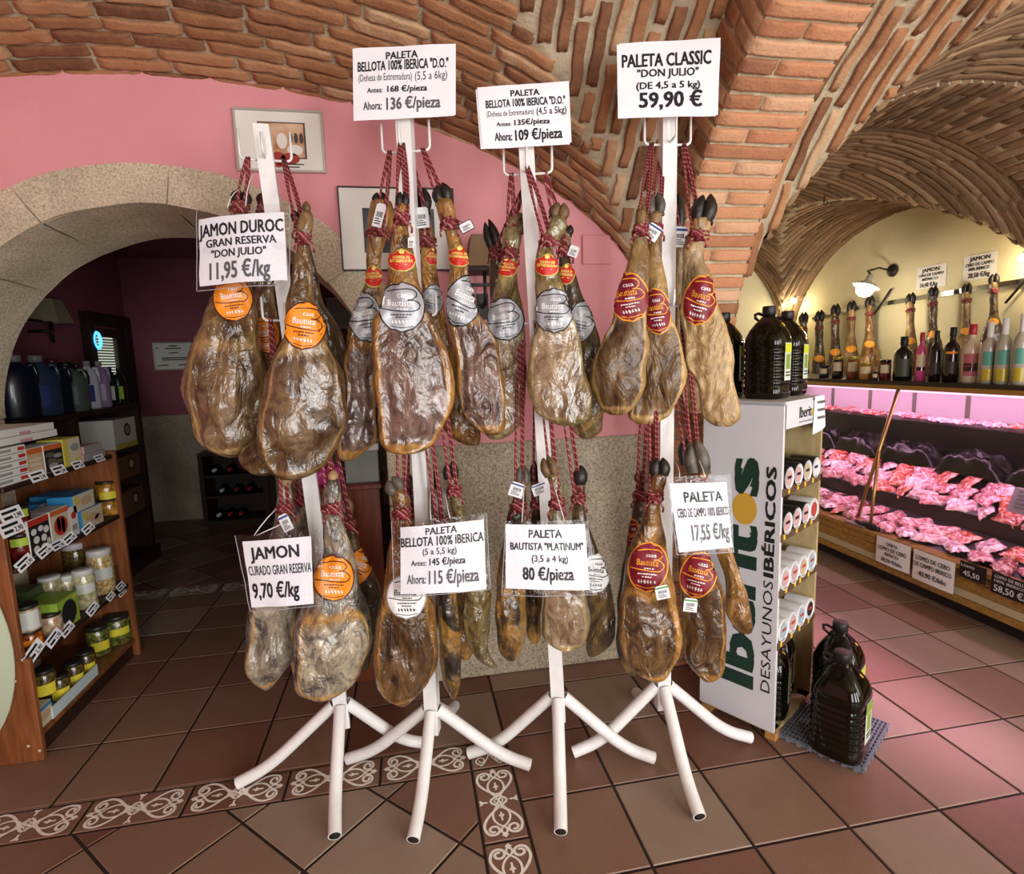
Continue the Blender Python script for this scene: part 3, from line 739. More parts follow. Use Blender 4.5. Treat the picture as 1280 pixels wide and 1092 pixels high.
def ham(key, name, label, rows, dep, style, ratio=.62, cut=0., zone0=.5, hoof=('black', None), hook=None, knot=None, toes=2, twist=0., seed=None, nrope=2, fatside=0, lift=.0, rope_end=True):
    sd = seed if seed is not None else sum(ord(c) for c in key)*1.37
    v0, v1 = rows[0][0], rows[-1][0]; vc = (v0+v1)/2
    um = sum(r[1]+r[2] for r in rows)/len(rows)/2
    e2 = Vector((ray(um, vc).x, ray(um, vc).y, 0)).normalized(); e1 = Vector((e2.y, -e2.x, 0))
    hz = (D(um, vc, dep)-CAM).dot(e2)
    def VD(u, v, back=0.): q = ray(u, v); return CAM+q*((hz+back)/q.dot(e2))
    bot = VD((rows[-1][1]+rows[-1][2])/2, v1)
    root = thing(name, label, 'ham', tuple(bot), 'cured hams hanging on the stands')
    nr, ns = 64, 44
    mw = max(r[2]-r[1] for r in rows)
    # radial rows denser at both ends
    def sect(v):
        a, b = herm(rows, v); c = VD((a+b)/2, v); hw = max(.0006, (b-a)/2*depth(c)/FPX)
        t = (v-v0)/(v1-v0); wr = (b-a)/mw
        rt = lerp(.92, ratio, ss(.25, .75, wr) if t > .12 else 0)
        hd = hw*rt
        return c, hw, hd, t
    vs = []; zone = []; nz = noise.noise
    def point(v, th):
        c, hw, hd, t = sect(v)
        cx_, sy_ = cos(th), sin(th)           # sin<0 faces the viewer
        px_, py_ = cx_*hw, sy_*hd
        z = 0.
        body = ss(zone0-.08, zone0+.12, t)*(1-ss(.93, .995, t))
        if cut and sy_ < 0:
            edge = 1-abs(cx_)**5; q = Vector((px_*14+sd, v*.02, 0)); e = ss(.34, .86, edge+.30*nz(q))*body
            py_ *= 1-cut*e*.75; z = e
        if fatside and cx_*fatside > .45: z = max(z, .42*ss(.4, .75, cx_*fatside)*ss(.35, .6, t))
        p = c+e1*px_+e2*py_
        d = (e1*cx_*hd+e2*sy_*hw); d = d.normalized() if d.length > 1e-9 else e2
        k = min(1, hw/.05)*(1-ss(.96, 1., t))
        q = p+Vector((sd, sd*.7, sd*.3))
        dsp = nz(q*9)*.014*k+nz(Vector((q.x*36, q.y*36, q.z*13)))*.008*k+nz(q*60)*.003*k
        dsp -= abs(nz(Vector((q.x*22, q.y*22, q.z*7))+Vector((3, 8, 1))))*.012*k*ss(.2, .5, t)
        if abs(cx_) > .8: dsp *= .55
        return p+d*dsp, z
    vv = [v0+(v1-v0)*(i/nr) for i in range(nr+1)]
    vv = vv[:-1]+[lerp(vv[-2], v1, .35), lerp(vv[-2], v1, .65), lerp(vv[-2], v1, .85), v1]
    for v in vv:
        for k in range(ns):
            p, z = point(v, 2*pi*k/ns); vs.append(p); zone.append(z)
    n = len(vv); fs = []
    for i in range(n-1):
        for k in range(ns): fs.append([i*ns+k, i*ns+(k+1) % ns, (i+1)*ns+(k+1) % ns, (i+1)*ns+k])
    fs = [f[::-1] for f in fs]
    fs.append([k for k in range(ns)]); fs.append([(n-1)*ns+k for k in range(ns)][::-1])
    mb = M(); mb.add(vs, fs, 0, 0, True); o = mb.build('meat', HM[style], root)
    at = o.data.attributes.new('zone', 'FLOAT', 'POINT'); at.data.foreach_set('value', zone)
    bvh = BVHTree.FromPolygons([tuple(v) for v in vs], [tuple(f) for f in fs])
    H = dict(root=root, bvh=bvh, sect=sect, e1=e1, e2=e2, dep=dep, rows=rows, VD=VD); HAMS[key] = H
    # hoof
    if hoof[1]:
        tip = hoof[1]; r0 = rows[0]; hb = max(.009, (r0[2]-r0[1])/2*dep/FPX)*1.22
        A = VD((r0[1]+r0[2])/2, v0+2); Bp = VD(*tip, -.005); hb = min(hb, (Bp-A).length*.62); ax = Bp-A; Lh = ax.length; ax.normalize()
        sd_ = ax.cross(e2).normalized() if len(hoof) < 3 else (ax.cross(e1).normalized()*.7+ax.cross(e2).normalized()*.5).normalized(); fw = sd_.cross(ax)
        mb = M(); ks = (-1, 1) if toes == 2 else (0,)
        for k in ks:
            rr = [(0, .8), (.15, .98), (.4, 1.05), (.62, .92), (.8, .66), (.93, .34), (1, .06)]
            R = hb*(.62 if toes == 2 else 1.0)
            rings = []
            for t, q in rr:
                off = k*hb*(.42+.22*sin(pi*min(1, t*.9)))*(1-.35*t)
                c = A+ax*Lh*t*(1-.06*(k > 0))+sd_*off+fw*(.006*t)
                rings.append([c+sd_*cos(2*pi*i/12)*R*q+fw*sin(2*pi*i/12)*R*q*1.1 for i in range(12)])
            m_ = [p for g in rings for p in g]; f_ = [[i*12+j, i*12+(j+1) % 12, (i+1)*12+(j+1) % 12, (i+1)*12+j] for i in range(len(rr)-1) for j in range(12)]+[[len(m_)-12+j for j in range(12)]]
            mb.add(m_, f_, 0, 0, True)
        if toes == 2:   # dew claws
            for k in (-1, 1):
                c = A+sd_*k*hb*.75+fw*.012-ax*.004; mb.tube([c, c+ax*.012+fw*.008, c+ax*.02+fw*.012], [hb*.3, hb*.24, .002], 8)
        mb.build('hoof', HOOF[hoof[0]], root)
    # cord
    if knot:
        mb = M(); kc, khw, khd, _ = sect(knot); K = kc-e2*(khd+.004)
        if hook is not None:
            for i in range(nrope):
                for sgn in (-1, 1):
                    P = Vector(hook)+e1*(i-(nrope-1)/2)*.008+Vector((0, 0, .002)); Q = K+e1*sgn*(.006+.006*i); pts = []
                    for j in range(9):
                        t = j/8; p = P.lerp(Q, t); p += e1*sgn*.006*sin(pi*t)+e2*(-.004*sin(2*pi*t+i)); pts.append(p)
                    mb.tube(pts, .0036, 6)
        for i in range(3):
            ring = []
            for k in range(20):
                th = 2*pi*k/20; p = kc+e1*cos(th)*(khw+.003)+e2*sin(th)*(khd+.003)+Vector((0, 0, (i-1)*.008+.006*sin(th*1+i))); ring.append(p)
            mb.tube(ring, .0038, 6, closed=True)
        for i in range(3):
            pts = []
            for k in range(18):
                th = 2*pi*k/18; pts.append(K-e2*.006+e1*(.014*sin(th+i)+.005*sin(2*th))+Vector((0, 0, .012*cos(th*1+i*2.1)+.004*cos(3*th)))+e2*(.006*sin(2*th+i)))
            mb.tube(pts, .0042, 6, closed=True)
        if rope_end:
            for sgn in (-1, 1): mb.tube([K, K+e1*sgn*.016-e2*.012+Vector((0, 0, -.010)), K+e1*sgn*.028-e2*.012+Vector((0, 0, -.028)), K+e1*sgn*.026-e2*.01+Vector((0, 0, -.042))], .0034, 6)
        mb.build('cord', red_cord, root)
    return H
def stick(H, off):
    # maps a photo pixel to the skin of this ham (moved off the surface by off); slides in from the outline if it misses
    def f(u, v):
        a, b = herm(H['rows'], max(H['rows'][0][0], min(H['rows'][-1][0], v))); c = (a+b)/2; x = u
        for i in range(12):
            r = ray(x, v); hit, nrm, idx, dist = H['bvh'].ray_cast(CAM, r.normalized())
            if hit is not None:
                if nrm.dot(r) > 0: nrm = -nrm
                return hit+nrm*off
            x = lerp(x, c, .12)
        return H['VD'](c, v, -.05)
    return f
def patch(mb, fn, mi, shape='ellipse', n=16, k=1.):
    vs = []; fs = []; m = 18
    for j in range(n+1):
        y = -1+2*j/n
        if shape == 'ellipse': hw = sqrt(max(0, 1-y*y))
        elif shape == 'crest': hw = min(1, .75+.25*(1-abs(y)))*(1 if y < .55 else .55*sqrt(max(0, 1-((y-.55)/.45)**2)))*(1 if y > -.55 else sqrt(max(0, 1-((y+.55)/.5)**2)))
        else: hw = 1.
        for i in range(m+1): vs.append(fn((-1+2*i/m)*max(hw, .02)*k, y*k))
    W = m+1
    for j in range(n):
        for i in range(m): fs.append([j*W+i, j*W+i+1, (j+1)*W+i+1, (j+1)*W+i])
    mb.add(vs, fs, mi, 0, True)
def stroke(mb, fn, pts, wd, mi):
    vs = []; n = len(pts)
    for i, p in enumerate(pts):
        a = Vector(pts[max(0, i-1)]); b = Vector(pts[min(n-1, i+1)]); t = b-a; t = t.normalized() if t.length > 1e-9 else Vector((1, 0)); q = Vector((-t.y, t.x))*wd/2
        vs += [fn(p[0]+q.x, p[1]+q.y), fn(p[0]-q.x, p[1]-q.y)]
    mb.add(vs, [[2*i, 2*i+1, 2*i+3, 2*i+2] for i in range(n-1)], mi)
def curve(*P, n=10):
    # smooth polyline through points
    out = []; N = len(P)
    for i in range(N-1):
        p0, p1, p2, p3 = P[max(i-1, 0)], P[i], P[i+1], P[min(i+2, N-1)]
        for j in range(n):
            t = j/n; out.append(tuple(.5*((2*b)+(-a+c)*t+(2*a-5*b+4*c-d)*t*t+(-a+3*b-3*c+d)*t**3) for a, b, c, d in zip(p0, p1, p2, p3)))
    out.append(P[-1]); return out
def frame_fn(H, c, w, h, ang, off):
    st = stick(H, off); ca, sa = cos(ang), sin(ang)
    return lambda x, y: st(c[0]+(x*w/2)*ca-(-y*h/2)*sa, c[1]+(x*w/2)*sa+(-y*h/2)*ca)
def label(key, c, w, h, ang=0, style='silver', txt='Bautista', casa=True):
    H = HAMS[key]; ang = radians(ang); mb = M()
    base, line, edge, t1, t2 = dict(orange=(L_OR, L_DK, L_DK, L_DK, L_WH), silver=(L_SI, L_BK, L_BK, L_BK, L_WH), maroon=(L_MA, L_OG, L_OG, L_OG, L_WH), white=(L_WH, L_BK, L_SI, L_BK, L_BK))[style]
    ms = [base, line, edge, t1, t2]
    patch(mb, frame_fn(H, c, w*1.08, h*1.06, ang, .0022), 2); patch(mb, frame_fn(H, c, w, h, ang, .0034), 0)
    f = frame_fn(H, c, w, h, ang, .0044)
    stroke(mb, f, curve((-.62, .66), (-.1, .74), (.45, .72), (.66, .52), (.5, .34), (.28, .30), (.58, .28), (.82, .06), (.62, -.14), (.1, -.16), (-.5, -.12), (-.93, -.06), n=7), .045, 1)
    if casa: put_text(mb, f, 'casa', -.18, .36, .42, .60, 4, .01)
    put_text(mb, f, txt, -.62, .5, .06, .32, 4 if style in ('orange', 'silver') else 3, .012)
    for yy, a, b in ((-.06, -.2, .3), (-.30, -.5, .5), (-.42, -.25, .25)):
        x = a
        while x < b: stroke(mb, f, [(x, yy), (min(b, x+.11), yy)], .05, 3 if yy < -.1 and style != 'maroon' else 4); x += .14
    for i in range(6): stroke(mb, f, [(-.42+.16*i, -.54), (-.38+.16*i, -.68)], .05, 4); stroke(mb, f, [(-.46+.16*i, -.61), (-.34+.16*i, -.61)], .03, 4)
    stroke(mb, f, curve((-.55, -.78), (0, -.86), (.55, -.78), n=6), .03, 1)
    mb.build('label', ms, H['root'], label={'orange': 'orange oval label', 'silver': 'silver oval label', 'maroon': 'maroon oval label with gold edge', 'white': 'white oval label'}[style])
def crest(key, c, w, h, ang=0):
    H = HAMS[key]; ang = radians(ang); mb = M()
    patch(mb, frame_fn(H, c, w*1.12, h*1.12, ang, .002), 2, 'crest', 12); patch(mb, frame_fn(H, c, w*1.05, h*1.05, ang, .0028), 1, 'crest', 12); patch(mb, frame_fn(H, c, w, h, ang, .0036), 0, 'crest', 12)
    f = frame_fn(H, c, w, h, ang, .0046)
    put_text(mb, f, 'DEHESA DE', -.6, .6, .12, .36, 3, .03); put_text(mb, f, 'EXTREMADURA', -.82, .82, -.22, .04, 3, .03)
    patch(mb, frame_fn(H, (c[0], c[1]-h*.37), w*.2, h*.2, 0, .0046), 3, 'ellipse', 6)
    stroke(mb, f, [(-.4, -.42), (.4, -.42)], .08, 3)
    mb.build('seal_label', [L_RD, L_YE, L_GN, L_YE], H['root'], label='red and yellow seal label')
def hang_tag(key, c, w, h, ang, dd=.02, style='white', dist=None):
    # stiff price tag tied at the ankle: a thin card with printed bars
    H = HAMS[key]; ang = radians(ang); kc0 = H['sect'](min(max(c[1], H['rows'][0][0]+8), H['rows'][-1][0])); d = dist or depth(kc0[0])-kc0[2]-.018-dd*.6; ca, sa = cos(ang), sin(ang); k = d/FPX
    O = D(*c, d); X = (R_*ca-U_*sa); Y = (R_*sa+U_*ca); Nn = X.cross(Y)
    f = lambda x, y, z=0: O+X*(x*w/2*k)+Y*(y*h/2*k)+Nn*z
    mb = M()
    pts = [(-1, -1), (1, -1), (1, .8), (.7, 1), (-.7, 1), (-1, .8)]
    mb.add([f(x, y, .0008) for x, y in pts]+[f(x, y, -.0008) for x, y in pts], [[0, 1, 2, 3, 4, 5], [11, 10, 9, 8, 7, 6]]+[[i, i+6, (i+1) % 6+6, (i+1) % 6] for i in range(6)], 0)
    g = lambda x, y: f(x, y, .0014)
    r_ = random.Random(hash(c[0]*7+c[1]) & 255)
    if style == 'black':
        mb.add([f(x*1.12, y*1.2, -.0012) for x, y in pts], [[0, 1, 2, 3, 4, 5]], 1)
    else:
        ct = {'white': 1, 'blue': 2, 'green': 3}[style]
        if ct > 1: mb.add([g(-1, .55), g(1, .55), g(1, .8), g(-1, .8)], [[0, 1, 2, 3]], ct)
    x = -.6
    while x < .6:
        ww = r_.choice((.04, .07, .1)); mb.add([g(x, -.15), g(x+ww, -.15), g(x+ww, .3), g(x, .3)], [[0, 1, 2, 3]], 1); x += ww+.07
    for yy in (-.35, -.55, -.75): mb.add([g(-.7, yy), g(.2 if yy > -.5 else .55, yy), g(.2 if yy > -.5 else .55, yy+.09), g(-.7, yy+.09)], [[0, 1, 2, 3]], 1)
    kc, khw, khd, _ = H['sect'](min(max(c[1], H['rows'][0][0]+8), H['rows'][-1][0])); att = kc-H['e2']*khd*.8
    mb.tube([f(0, .85), (f(0, .85)+att)/2+Vector((0, 0, .012)), att], .0012, 5, 1)
    mb.build('price_tag', [tag_white, ink, tag_blue, tag_green], H['root'], label='small white barcode tag')
def hookpt(st, k, z, L=.062): d = (st['x'], st['y'], -st['x'], -st['y'])[k]; return st['p'](z)+d*(L-.008)+Vector((0, 0, .004))
zu = dict(a=2.155, b=2.165, c=2.085, d=2.18); zl = dict(a=1.645, b=1.645, c=1.61, d=1.655)
# ---- first stand, upper ring
ham('A', 'duroc_ham', 'big brown glossy ham hanging left, behind the plastic sleeve reading jamon duroc', [(252,291,311),(275,288,309),(310,282,308),(350,274,312),(385,262,318),(424,245,320),(457,237.5,327),(486,233.5,330),(512,241,329),(534,246,325.5),(547,251,323),(556,259,316),(566,272,305),(571,284,296)], 1.855, 'duroc', .72, .25, .55, ('black', (303, 236)), hookpt(S1, 2, 2.155), 262, fatside=1)
ham('B', 'duroc_ham', 'largest dark glossy ham, front right on the leftmost stand, with an orange oval label', [(262,379,387),(270,376,391),(285,372,390),(297,371.5,388),(312,371,387),(334,367,390),(356,364,391),(378,359,394),(402,357,402),(420,355,407),(446,343,418),(472,334,429),(503,330,433),(525,328,434),(551,325.5,425),(567,328,418),(584,335,405),(595,348,388),(599,358,374)], 1.755, 'duroc', .62, .3, .5, ('brown', (383, 251)), hookpt(S1, 0, 2.155), 300, toes=1, nrope=2)
ham('C', 'duroc_ham', 'ham squeezed behind the two big duroc hams, only its shank and orange label showing', [(252,324,336),(280,321,338),(330,319,341),(370,317,343),(400,316,346),(430,312,350),(470,306,358),(510,303,365),(550,300,368),(575,302,366),(588,312,350),(594,325,340)], 2.055, 'duroc', .5, 0, .5, ('black', (328, 240)), hookpt(S1, 1, 2.155), 266)
ham('D', 'duroc_ham', 'narrow dark ham at the back right of the leftmost stand', [(272,366,378),(300,374,386),(345,384,397),(380,390,404),(400,396,418),(424,398,430),(460,394,437),(500,392,440),(540,392,436),(570,398,428),(580,405,418)], 2.025, 'dark', .6, 0, .5, ('black', (371, 262)), hookpt(S1, 0, 2.155), 285)
# ---- second stand, upper ring
ham('E', 'bellota_shoulder', 'brown ham seen side on, hanging left under the 136 euro sign', [(252,463,488),(270,461,494),(288,459,490),(300,459,482),(320,458,477),(350,457,477),(372,450,478),(400,440,478),(430,434,476),(470,431,470),(510,430,470),(540,424,471),(555,421,468),(568,422,452),(575,428,440)], 1.895, 'bellota', 1.0, .3, .55, ('black', (474, 239)), hookpt(S2, 2, 2.165), 292, fatside=1)
ham('F', 'bellota_shoulder', 'wide ham with a purple cut face, front of the second stand', [(255,497,509),(275,494,511),(290,491,512),(314,486,517),(335,485,520),(353,483,522),(382,476,532),(404,467,543),(426,465,555),(448,466,564),(470,467,568),(492,469,568),(514,470.5,565),(531,471.6,557),(547,474,549),(558,479,541),(564,488,530),(567,500,518)], 1.725, 'bellota', .55, .55, .42, ('black', (503, 238)), hookpt(S2, 3, 2.165), 276, nrope=3)
ham('G', 'bellota_shoulder', 'thin ham half hidden between two others under the 136 euro sign', [(262,515,535),(285,520,540),(310,525,545),(335,526,546),(365,528,551),(395,530,558),(420,535,562),(460,538,575),(500,545,590),(530,552,598),(548,565,600),(556,585,599)], 1.985, 'golden', .6, 0, .5, ('black', (525, 233)), hookpt(S2, 1, 2.165), 304)
ham('H', 'bellota_shoulder', 'long golden brown ham, right under the 136 euro sign, silver label wrapped diagonally', [(250,546,564),(262,546,568),(278,550,571),(292,557,574),(306,560,578),(325,562,585),(347,561,587),(370,558,592),(385,558,596),(404,560,609),(426,565,619),(448,569,625),(470,570,629),(492,572,632),(514,577,633),(527,587,633),(536,597,631),(543,608,624)], 1.835, 'bellota', .65, .4, .5, ('black', (549, 228)), hookpt(S2, 0, 2.165), 282, fatside=-1)
# ---- third stand, upper ring
ham('I', 'bellota_shoulder', 'greenish brown ham hanging left under the 109 euro sign, side on', [(285,630,650),(300,628,652),(315,628,648),(330,626,646),(347,622,648),(370,616,651),(397,609,656),(425,603,658),(450,600,659),(480,598,657),(510,600,655),(530,602,651),(542,606,640),(548,612,630)], 1.915, 'wrapped', .8, .3, .5, ('brown', (657, 268)), hookpt(S3, 2, 2.085), 318)
ham('J', 'bellota_shoulder', 'plastic wrapped ham with a pinkish face, front of the third stand', [(270,688,706),(285,684,708),(298,678,700),(308,673,691),(327,670,696),(347,670,700),(362,669,705),(390,670,714),(411,670,723),(424,664,727),(442,661,729),(470,660.5,734),(488,661,739),(503,665,741),(516,672,741),(526,687,736),(531,698,720)], 1.755, 'wrapped', .6, .4, .5, ('brown', (702, 252)), hookpt(S3, 3, 2.085), 303)
ham('K', 'bellota_shoulder', 'dark ham partly hidden at the upper right of the third stand', [(290,701,714),(305,699,714),(327,699,714),(347,701,721),(370,707,728),(400,712,742),(425,716,750),(450,714,752),(480,712,754),(510,708,755),(525,708,753),(540,716,750),(548,728,740)], 1.945, 'dark', .6, 0, .5, ('black', (711, 280)), hookpt(S3, 0, 2.085), 316)
ham('L', 'bellota_shoulder', 'hidden ham on the third stand, its long black hoof poking out beside the sconce', [(308,612,626),(340,612,630),(380,612,636),(430,612,650),(480,614,655),(520,620,650),(535,630,642)], 2.055, 'dark', .55, 0, .5, ('black', (608, 274)), hookpt(S3, 1, 2.085), 320)
# ---- fourth stand, upper ring
ham('M', 'classic_shoulder', 'brown ham hanging left under the 59,90 euro sign, yellow fat along its right edge', [(262,796,808),(285,793,809),(303,790,810),(327,786,812),(345,780,812),(360,773,811),(380,767,810),(400,763,811),(421,754,811),(441,746,811),(461,740,808),(481,738,806),(497,743,799),(511,750,791),(518,762,780)], 1.745, 'classic', .65, .35, .5, ('brown', (802, 256)), hookpt(S4, 2, 2.18), 290, fatside=1, nrope=2)
ham('N', 'classic_shoulder', 'tan ham tucked behind its left neighbour under the 59,90 euro sign', [(265,811,828),(285,811,827),(303,810,826),(327,810,828),(349,811,832),(370,811,835),(390,810,837),(410,808,845),(427,806,850),(451,802,855),(470,798,857),(491,793,852),(511,787,841),(521,786,834),(529,795,820)], 1.825, 'classic', .6, .35, .5, ('grey', (819, 240)), hookpt(S4, 1, 2.18), 288, fatside=1)
ham('O', 'classic_shoulder', 'pale tan ham hanging right of the rightmost pole, with a black pointed hoof', [(274,866,888),(290,862,886),(307,855,881),(327,854,880),(342,852,887),(376,851,893),(392,848,901),(417,854,910),(441,856,913),(461,860,915),(481,872,918),(501,875,921),(517,876,923),(525,882,922),(532,894,914)], 1.855, 'tan', .65, .35, .4, ('black', (884, 241)), hookpt(S4, 0, 2.18), 297, nrope=2)
ham('P', 'classic_shoulder', 'ham at the back of the rightmost stand, a white tag below its dark double hoof', [(283,837,853),(310,840,856),(350,842,862),(400,842,872),(440,845,880),(480,848,885),(500,849,885),(512,855,880),(516,862,875)], 2.055, 'tan', .55, 0, .5, ('black', (844, 241)), hookpt(S4, 1, 2.18), 300)
# ---- first stand, lower ring
ham('a', 'cured_ham', 'small mouldy ham, lower left, below the sleeve reading jamon 9,70', [(604,352,363),(618,348,365),(635,346,366),(660,340,368),(700,325,372),(740,316,374),(762,313,373),(786,309,370),(813,307.5,367),(830,307,365),(841,313,357),(854,323,346),(861,330,337)], 1.92, 'mould', .7, .3, .5, ('tan', (358, 592)), hookpt(S1, 2, 1.645), 634, toes=1)
ham('b', 'cured_ham', 'grey mouldy ham with an orange oval label, lower front of the leftmost stand', [(597,411,421),(606,407,424),(622,404,426),(640,403.5,428),(662,405,431),(690,403.5,442),(717,393,446),(740,386,451),(758,376,457),(786,370.5,464),(813,368,463),(841,369,452),(857,375,442),(867,388,426),(871,398,414)], 1.84, 'mould', .62, .3, .6, ('tan', (417, 588)), hookpt(S1, 0, 1.645), 633, toes=1)
ham('c', 'cured_ham', 'dark ham behind the wooden cabinet side, lower right back of the leftmost stand', [(640,428,440),(670,432,446),(690,434,452),(715,440,466),(740,442,477),(770,444,474),(800,445,470),(825,447,464),(836,452,460)], 2.09, 'dark', .7, 0, .5, ('brown', (432, 622)), hookpt(S1, 0, 1.645), 655)
ham('d', 'cured_ham', 'ham low at the back of the leftmost stand, only its pale shank showing', [(606,369,381),(630,366,384),(660,364,385),(700,362,388),(740,358,392),(780,360,394),(820,362,390),(845,368,384)], 2.13, 'mould', .7, 0, .5, ('tan', (374, 594)), hookpt(S1, 1, 1.645), 625)
# ---- second stand, lower ring
ham('e', 'wrapped_shoulder', 'large wrapped brown ham with a white oval label, lower front of the second stand', [(612,488,506),(625,490,512),(640,492,512),(665,490,515),(700,484,525),(735,479,535),(765,473,542),(795,469,547),(824,467.5,547),(847,470.5,541),(865,479,527),(876,493,515),(881,499,508)], 1.86, 'golden', .6, .3, .5, ('grey', (487, 598)), hookpt(S2, 2, 1.645), 640)
ham('f', 'wrapped_shoulder', 'narrow dark ham with a yellow fat tip, lower middle of the second stand', [(640,541,558),(660,543,560),(680,545,564),(720,546,568),(760,548,573),(795,549,577),(830,550,577),(850,553,576),(864,560,573),(872,565,570)], 1.94, 'platinum', .9, .0, .5, ('grey', (549, 608)), hookpt(S2, 3, 1.645), 652, fatside=-1)
ham('g', 'wrapped_shoulder', 'plastic wrapped ham ending in a thin tip, lower right of the second stand', [(596,557,571),(612,560,576),(632,564,580),(670,568,590),(705,573,604),(738,577,613),(765,576,614),(785,579,612),(805,584,611),(820,594,613),(829,606,619),(833,614,622)], 1.95, 'wrapped', .75, 0, .5, ('black', (562, 577)), hookpt(S2, 0, 1.645), 612)
ham('h', 'wrapped_shoulder', 'ham at the lower back of the second stand, one black hoof and golden edge showing', [(616,504,516),(650,508,520),(700,512,545),(750,535,582),(790,550,592),(812,568,592),(822,575,588)], 2.11, 'golden', .6, 0, .5, ('black', (509, 592)), hookpt(S2, 1, 1.645), 640)
# ---- third stand, lower ring
ham('i', 'platinum_shoulder', 'dark ham with yellow fat, lower left of the third stand, below the 80 euro sleeve', [(603,646,660),(625,641,658),(650,633,655),(690,626,656),(730,620,656),(760,618,657),(780,618,658),(800,620,656),(815,625,651),(824,634,645)], 1.93, 'platinum', .75, 0, .5, ('grey', (653, 582)), hookpt(S3, 2, 1.61), 632, fatside=1)
ham('j', 'platinum_shoulder', 'slim ham with yellow patches, second from left below the 80 euro sleeve', [(600,664,676),(640,664,678),(690,660,679),(740,656,678),(780,658,677),(795,659,676),(803,664,672)], 2.04, 'platinum', .9, 0, .5, ('black', (671, 574)), hookpt(S3, 1, 1.61), 630, fatside=1)
ham('k', 'platinum_shoulder', 'grey bottomed ham, in the middle below the 80 euro sleeve', [(592,682,697),(610,688,702),(640,686,706),(680,680,716),(720,678,728),(750,678,734),(778,677,735),(798,678,733),(806,688,726),(811,700,716)], 1.86, 'wrapped', .62, .4, .5, ('brown', (681, 570)), hookpt(S3, 3, 1.61), 628)
ham('l', 'platinum_shoulder', 'dark wrapped ham with a grey end, lower right of the third stand', [(602,717,732),(640,715,731),(680,716,744),(705,722,756),(740,732,766),(765,737,769),(785,735,771),(800,733,767),(812,733,757),(819,735,744)], 1.96, 'dark', .7, 0, .5, ('black', (726, 582)), hookpt(S3, 0, 1.61), 622, toes=1)
# ---- fourth stand, lower ring
ham('m', 'cebo_shoulder', 'big golden brown ham with a green edged tag, lower left of the rightmost stand', [(592,815,833),(605,812,832),(626,807,826),(654,802,827),(676,793,832),(707,783,838),(738,779,844),(769,775.5,849),(794,774,852),(816,777,850),(835,788,842),(846,806,832),(850,814,824)], 1.85, 'golden', .6, .4, .55, ('black', (825, 572)), hookpt(S4, 2, 1.655), 620, fatside=1)
ham('n', 'cebo_shoulder', 'dark ham peeking out left behind the big golden one on the rightmost stand', [(600,795,807),(640,790,804),(680,784,802),(720,776,800),(760,771,805),(800,770,806),(830,776,800),(842,784,795)], 2.06, 'dark', .6, 0, .5, ('brown', (803, 588)), hookpt(S4, 2, 1.655), 618)
ham('o', 'cebo_shoulder', 'golden ham below the 17,55 euro sleeve, lower right of the rightmost pole', [(590,863,885),(610,862,880),(650,856,880),(690,848,886),(715,848,893),(738,850,903),(769,853,906),(800,853,908),(825,858,906),(840,868,902),(849,878,893)], 1.86, 'golden', .62, .3, .5, ('grey', (866, 550)), hookpt(S4, 0, 1.655), 602, fatside=-1)
ham('p', 'cebo_shoulder', 'slanting ham with a pale tip, hanging in front of the white cabinet side', [(578,852,866),(620,868,884),(660,885,905),(695,897,917),(715,904,926),(740,907,932),(769,909,938),(783,917,940),(790,926,938)], 1.99, 'golden', .8, 0, .5, ('black', (855, 548)), hookpt(S4, 1, 1.655), 600)
# ---- labels, seals and tags on them
label('A', (291, 374), 46, 54, -8, 'orange'); label('B', (381, 407), 50, 58, 8, 'orange'); label('C', (332, 418), 32, 46, -10, 'orange')
label('E', (456, 396), 40, 62, -12, 'silver'); label('F', (502, 384), 54, 60, 0, 'silver'); label('G', (540, 376), 26, 40, 14, 'silver'); label('H', (580, 376), 44, 66, 24, 'silver')
label('I', (631, 399), 44, 52, -12, 'silver'); label('J', (692, 388), 46, 54, 0, 'silver'); label('K', (727, 402), 32, 52, 14, 'silver')
label('M', (786, 371), 46, 60, -10, 'maroon'); label('N', (821, 389), 32, 56, -8, 'maroon'); label('O', (876, 375), 40, 62, 16, 'maroon')
label('b', (417, 722), 48, 56, 0, 'orange'); label('c', (449, 708), 30, 50, 24, 'orange'); label('e', (508, 745), 46, 54, 0, 'white'); label('l', (745, 716), 34, 48, 6, 'white')
label('m', (810, 708), 46, 60, 6, 'maroon'); label('n', (793, 672), 18, 46, -6, 'maroon'); label('o', (873, 718), 42, 56, 16, 'maroon')
crest('E', (467, 345), 22, 26, -8); crest('F', (502, 325), 32, 26, 0); crest('G', (541, 320), 16, 22, 8); crest('H', (574, 320), 28, 24, 6)
crest('I', (633, 333), 26, 24, 6); crest('J', (684, 331), 28, 26, 4); crest('K', (708, 342), 20, 24, 8); 
hang_tag('E', (474, 269), 12, 30, 14, .0); hang_tag('G', (527, 272), 18, 26, -6, .05); hang_tag('H', (583, 283), 16, 11, -28, -.01, 'black'); hang_tag('F', (514, 303), 8, 13, 0, -.02)
hang_tag('N', (816, 290), 18, 20, 32, .02, 'blue'); hang_tag('P', (850, 296), 18, 26, 2, .09, 'blue'); hang_tag('K', (717, 314), 12, 14, 20, .0)
hang_tag('a', (357, 653), 13, 22, -26, .03, 'blue'); hang_tag('i', (646, 612), 18, 18, 18, .0, 'blue'); hang_tag('j', (674, 611), 18, 14, -20, .12, 'blue'); hang_tag('m', (828, 740), 17, 17, -12, .075, 'green'); hang_tag('o', (863, 756), 17, 17, 6, .055, 'green')

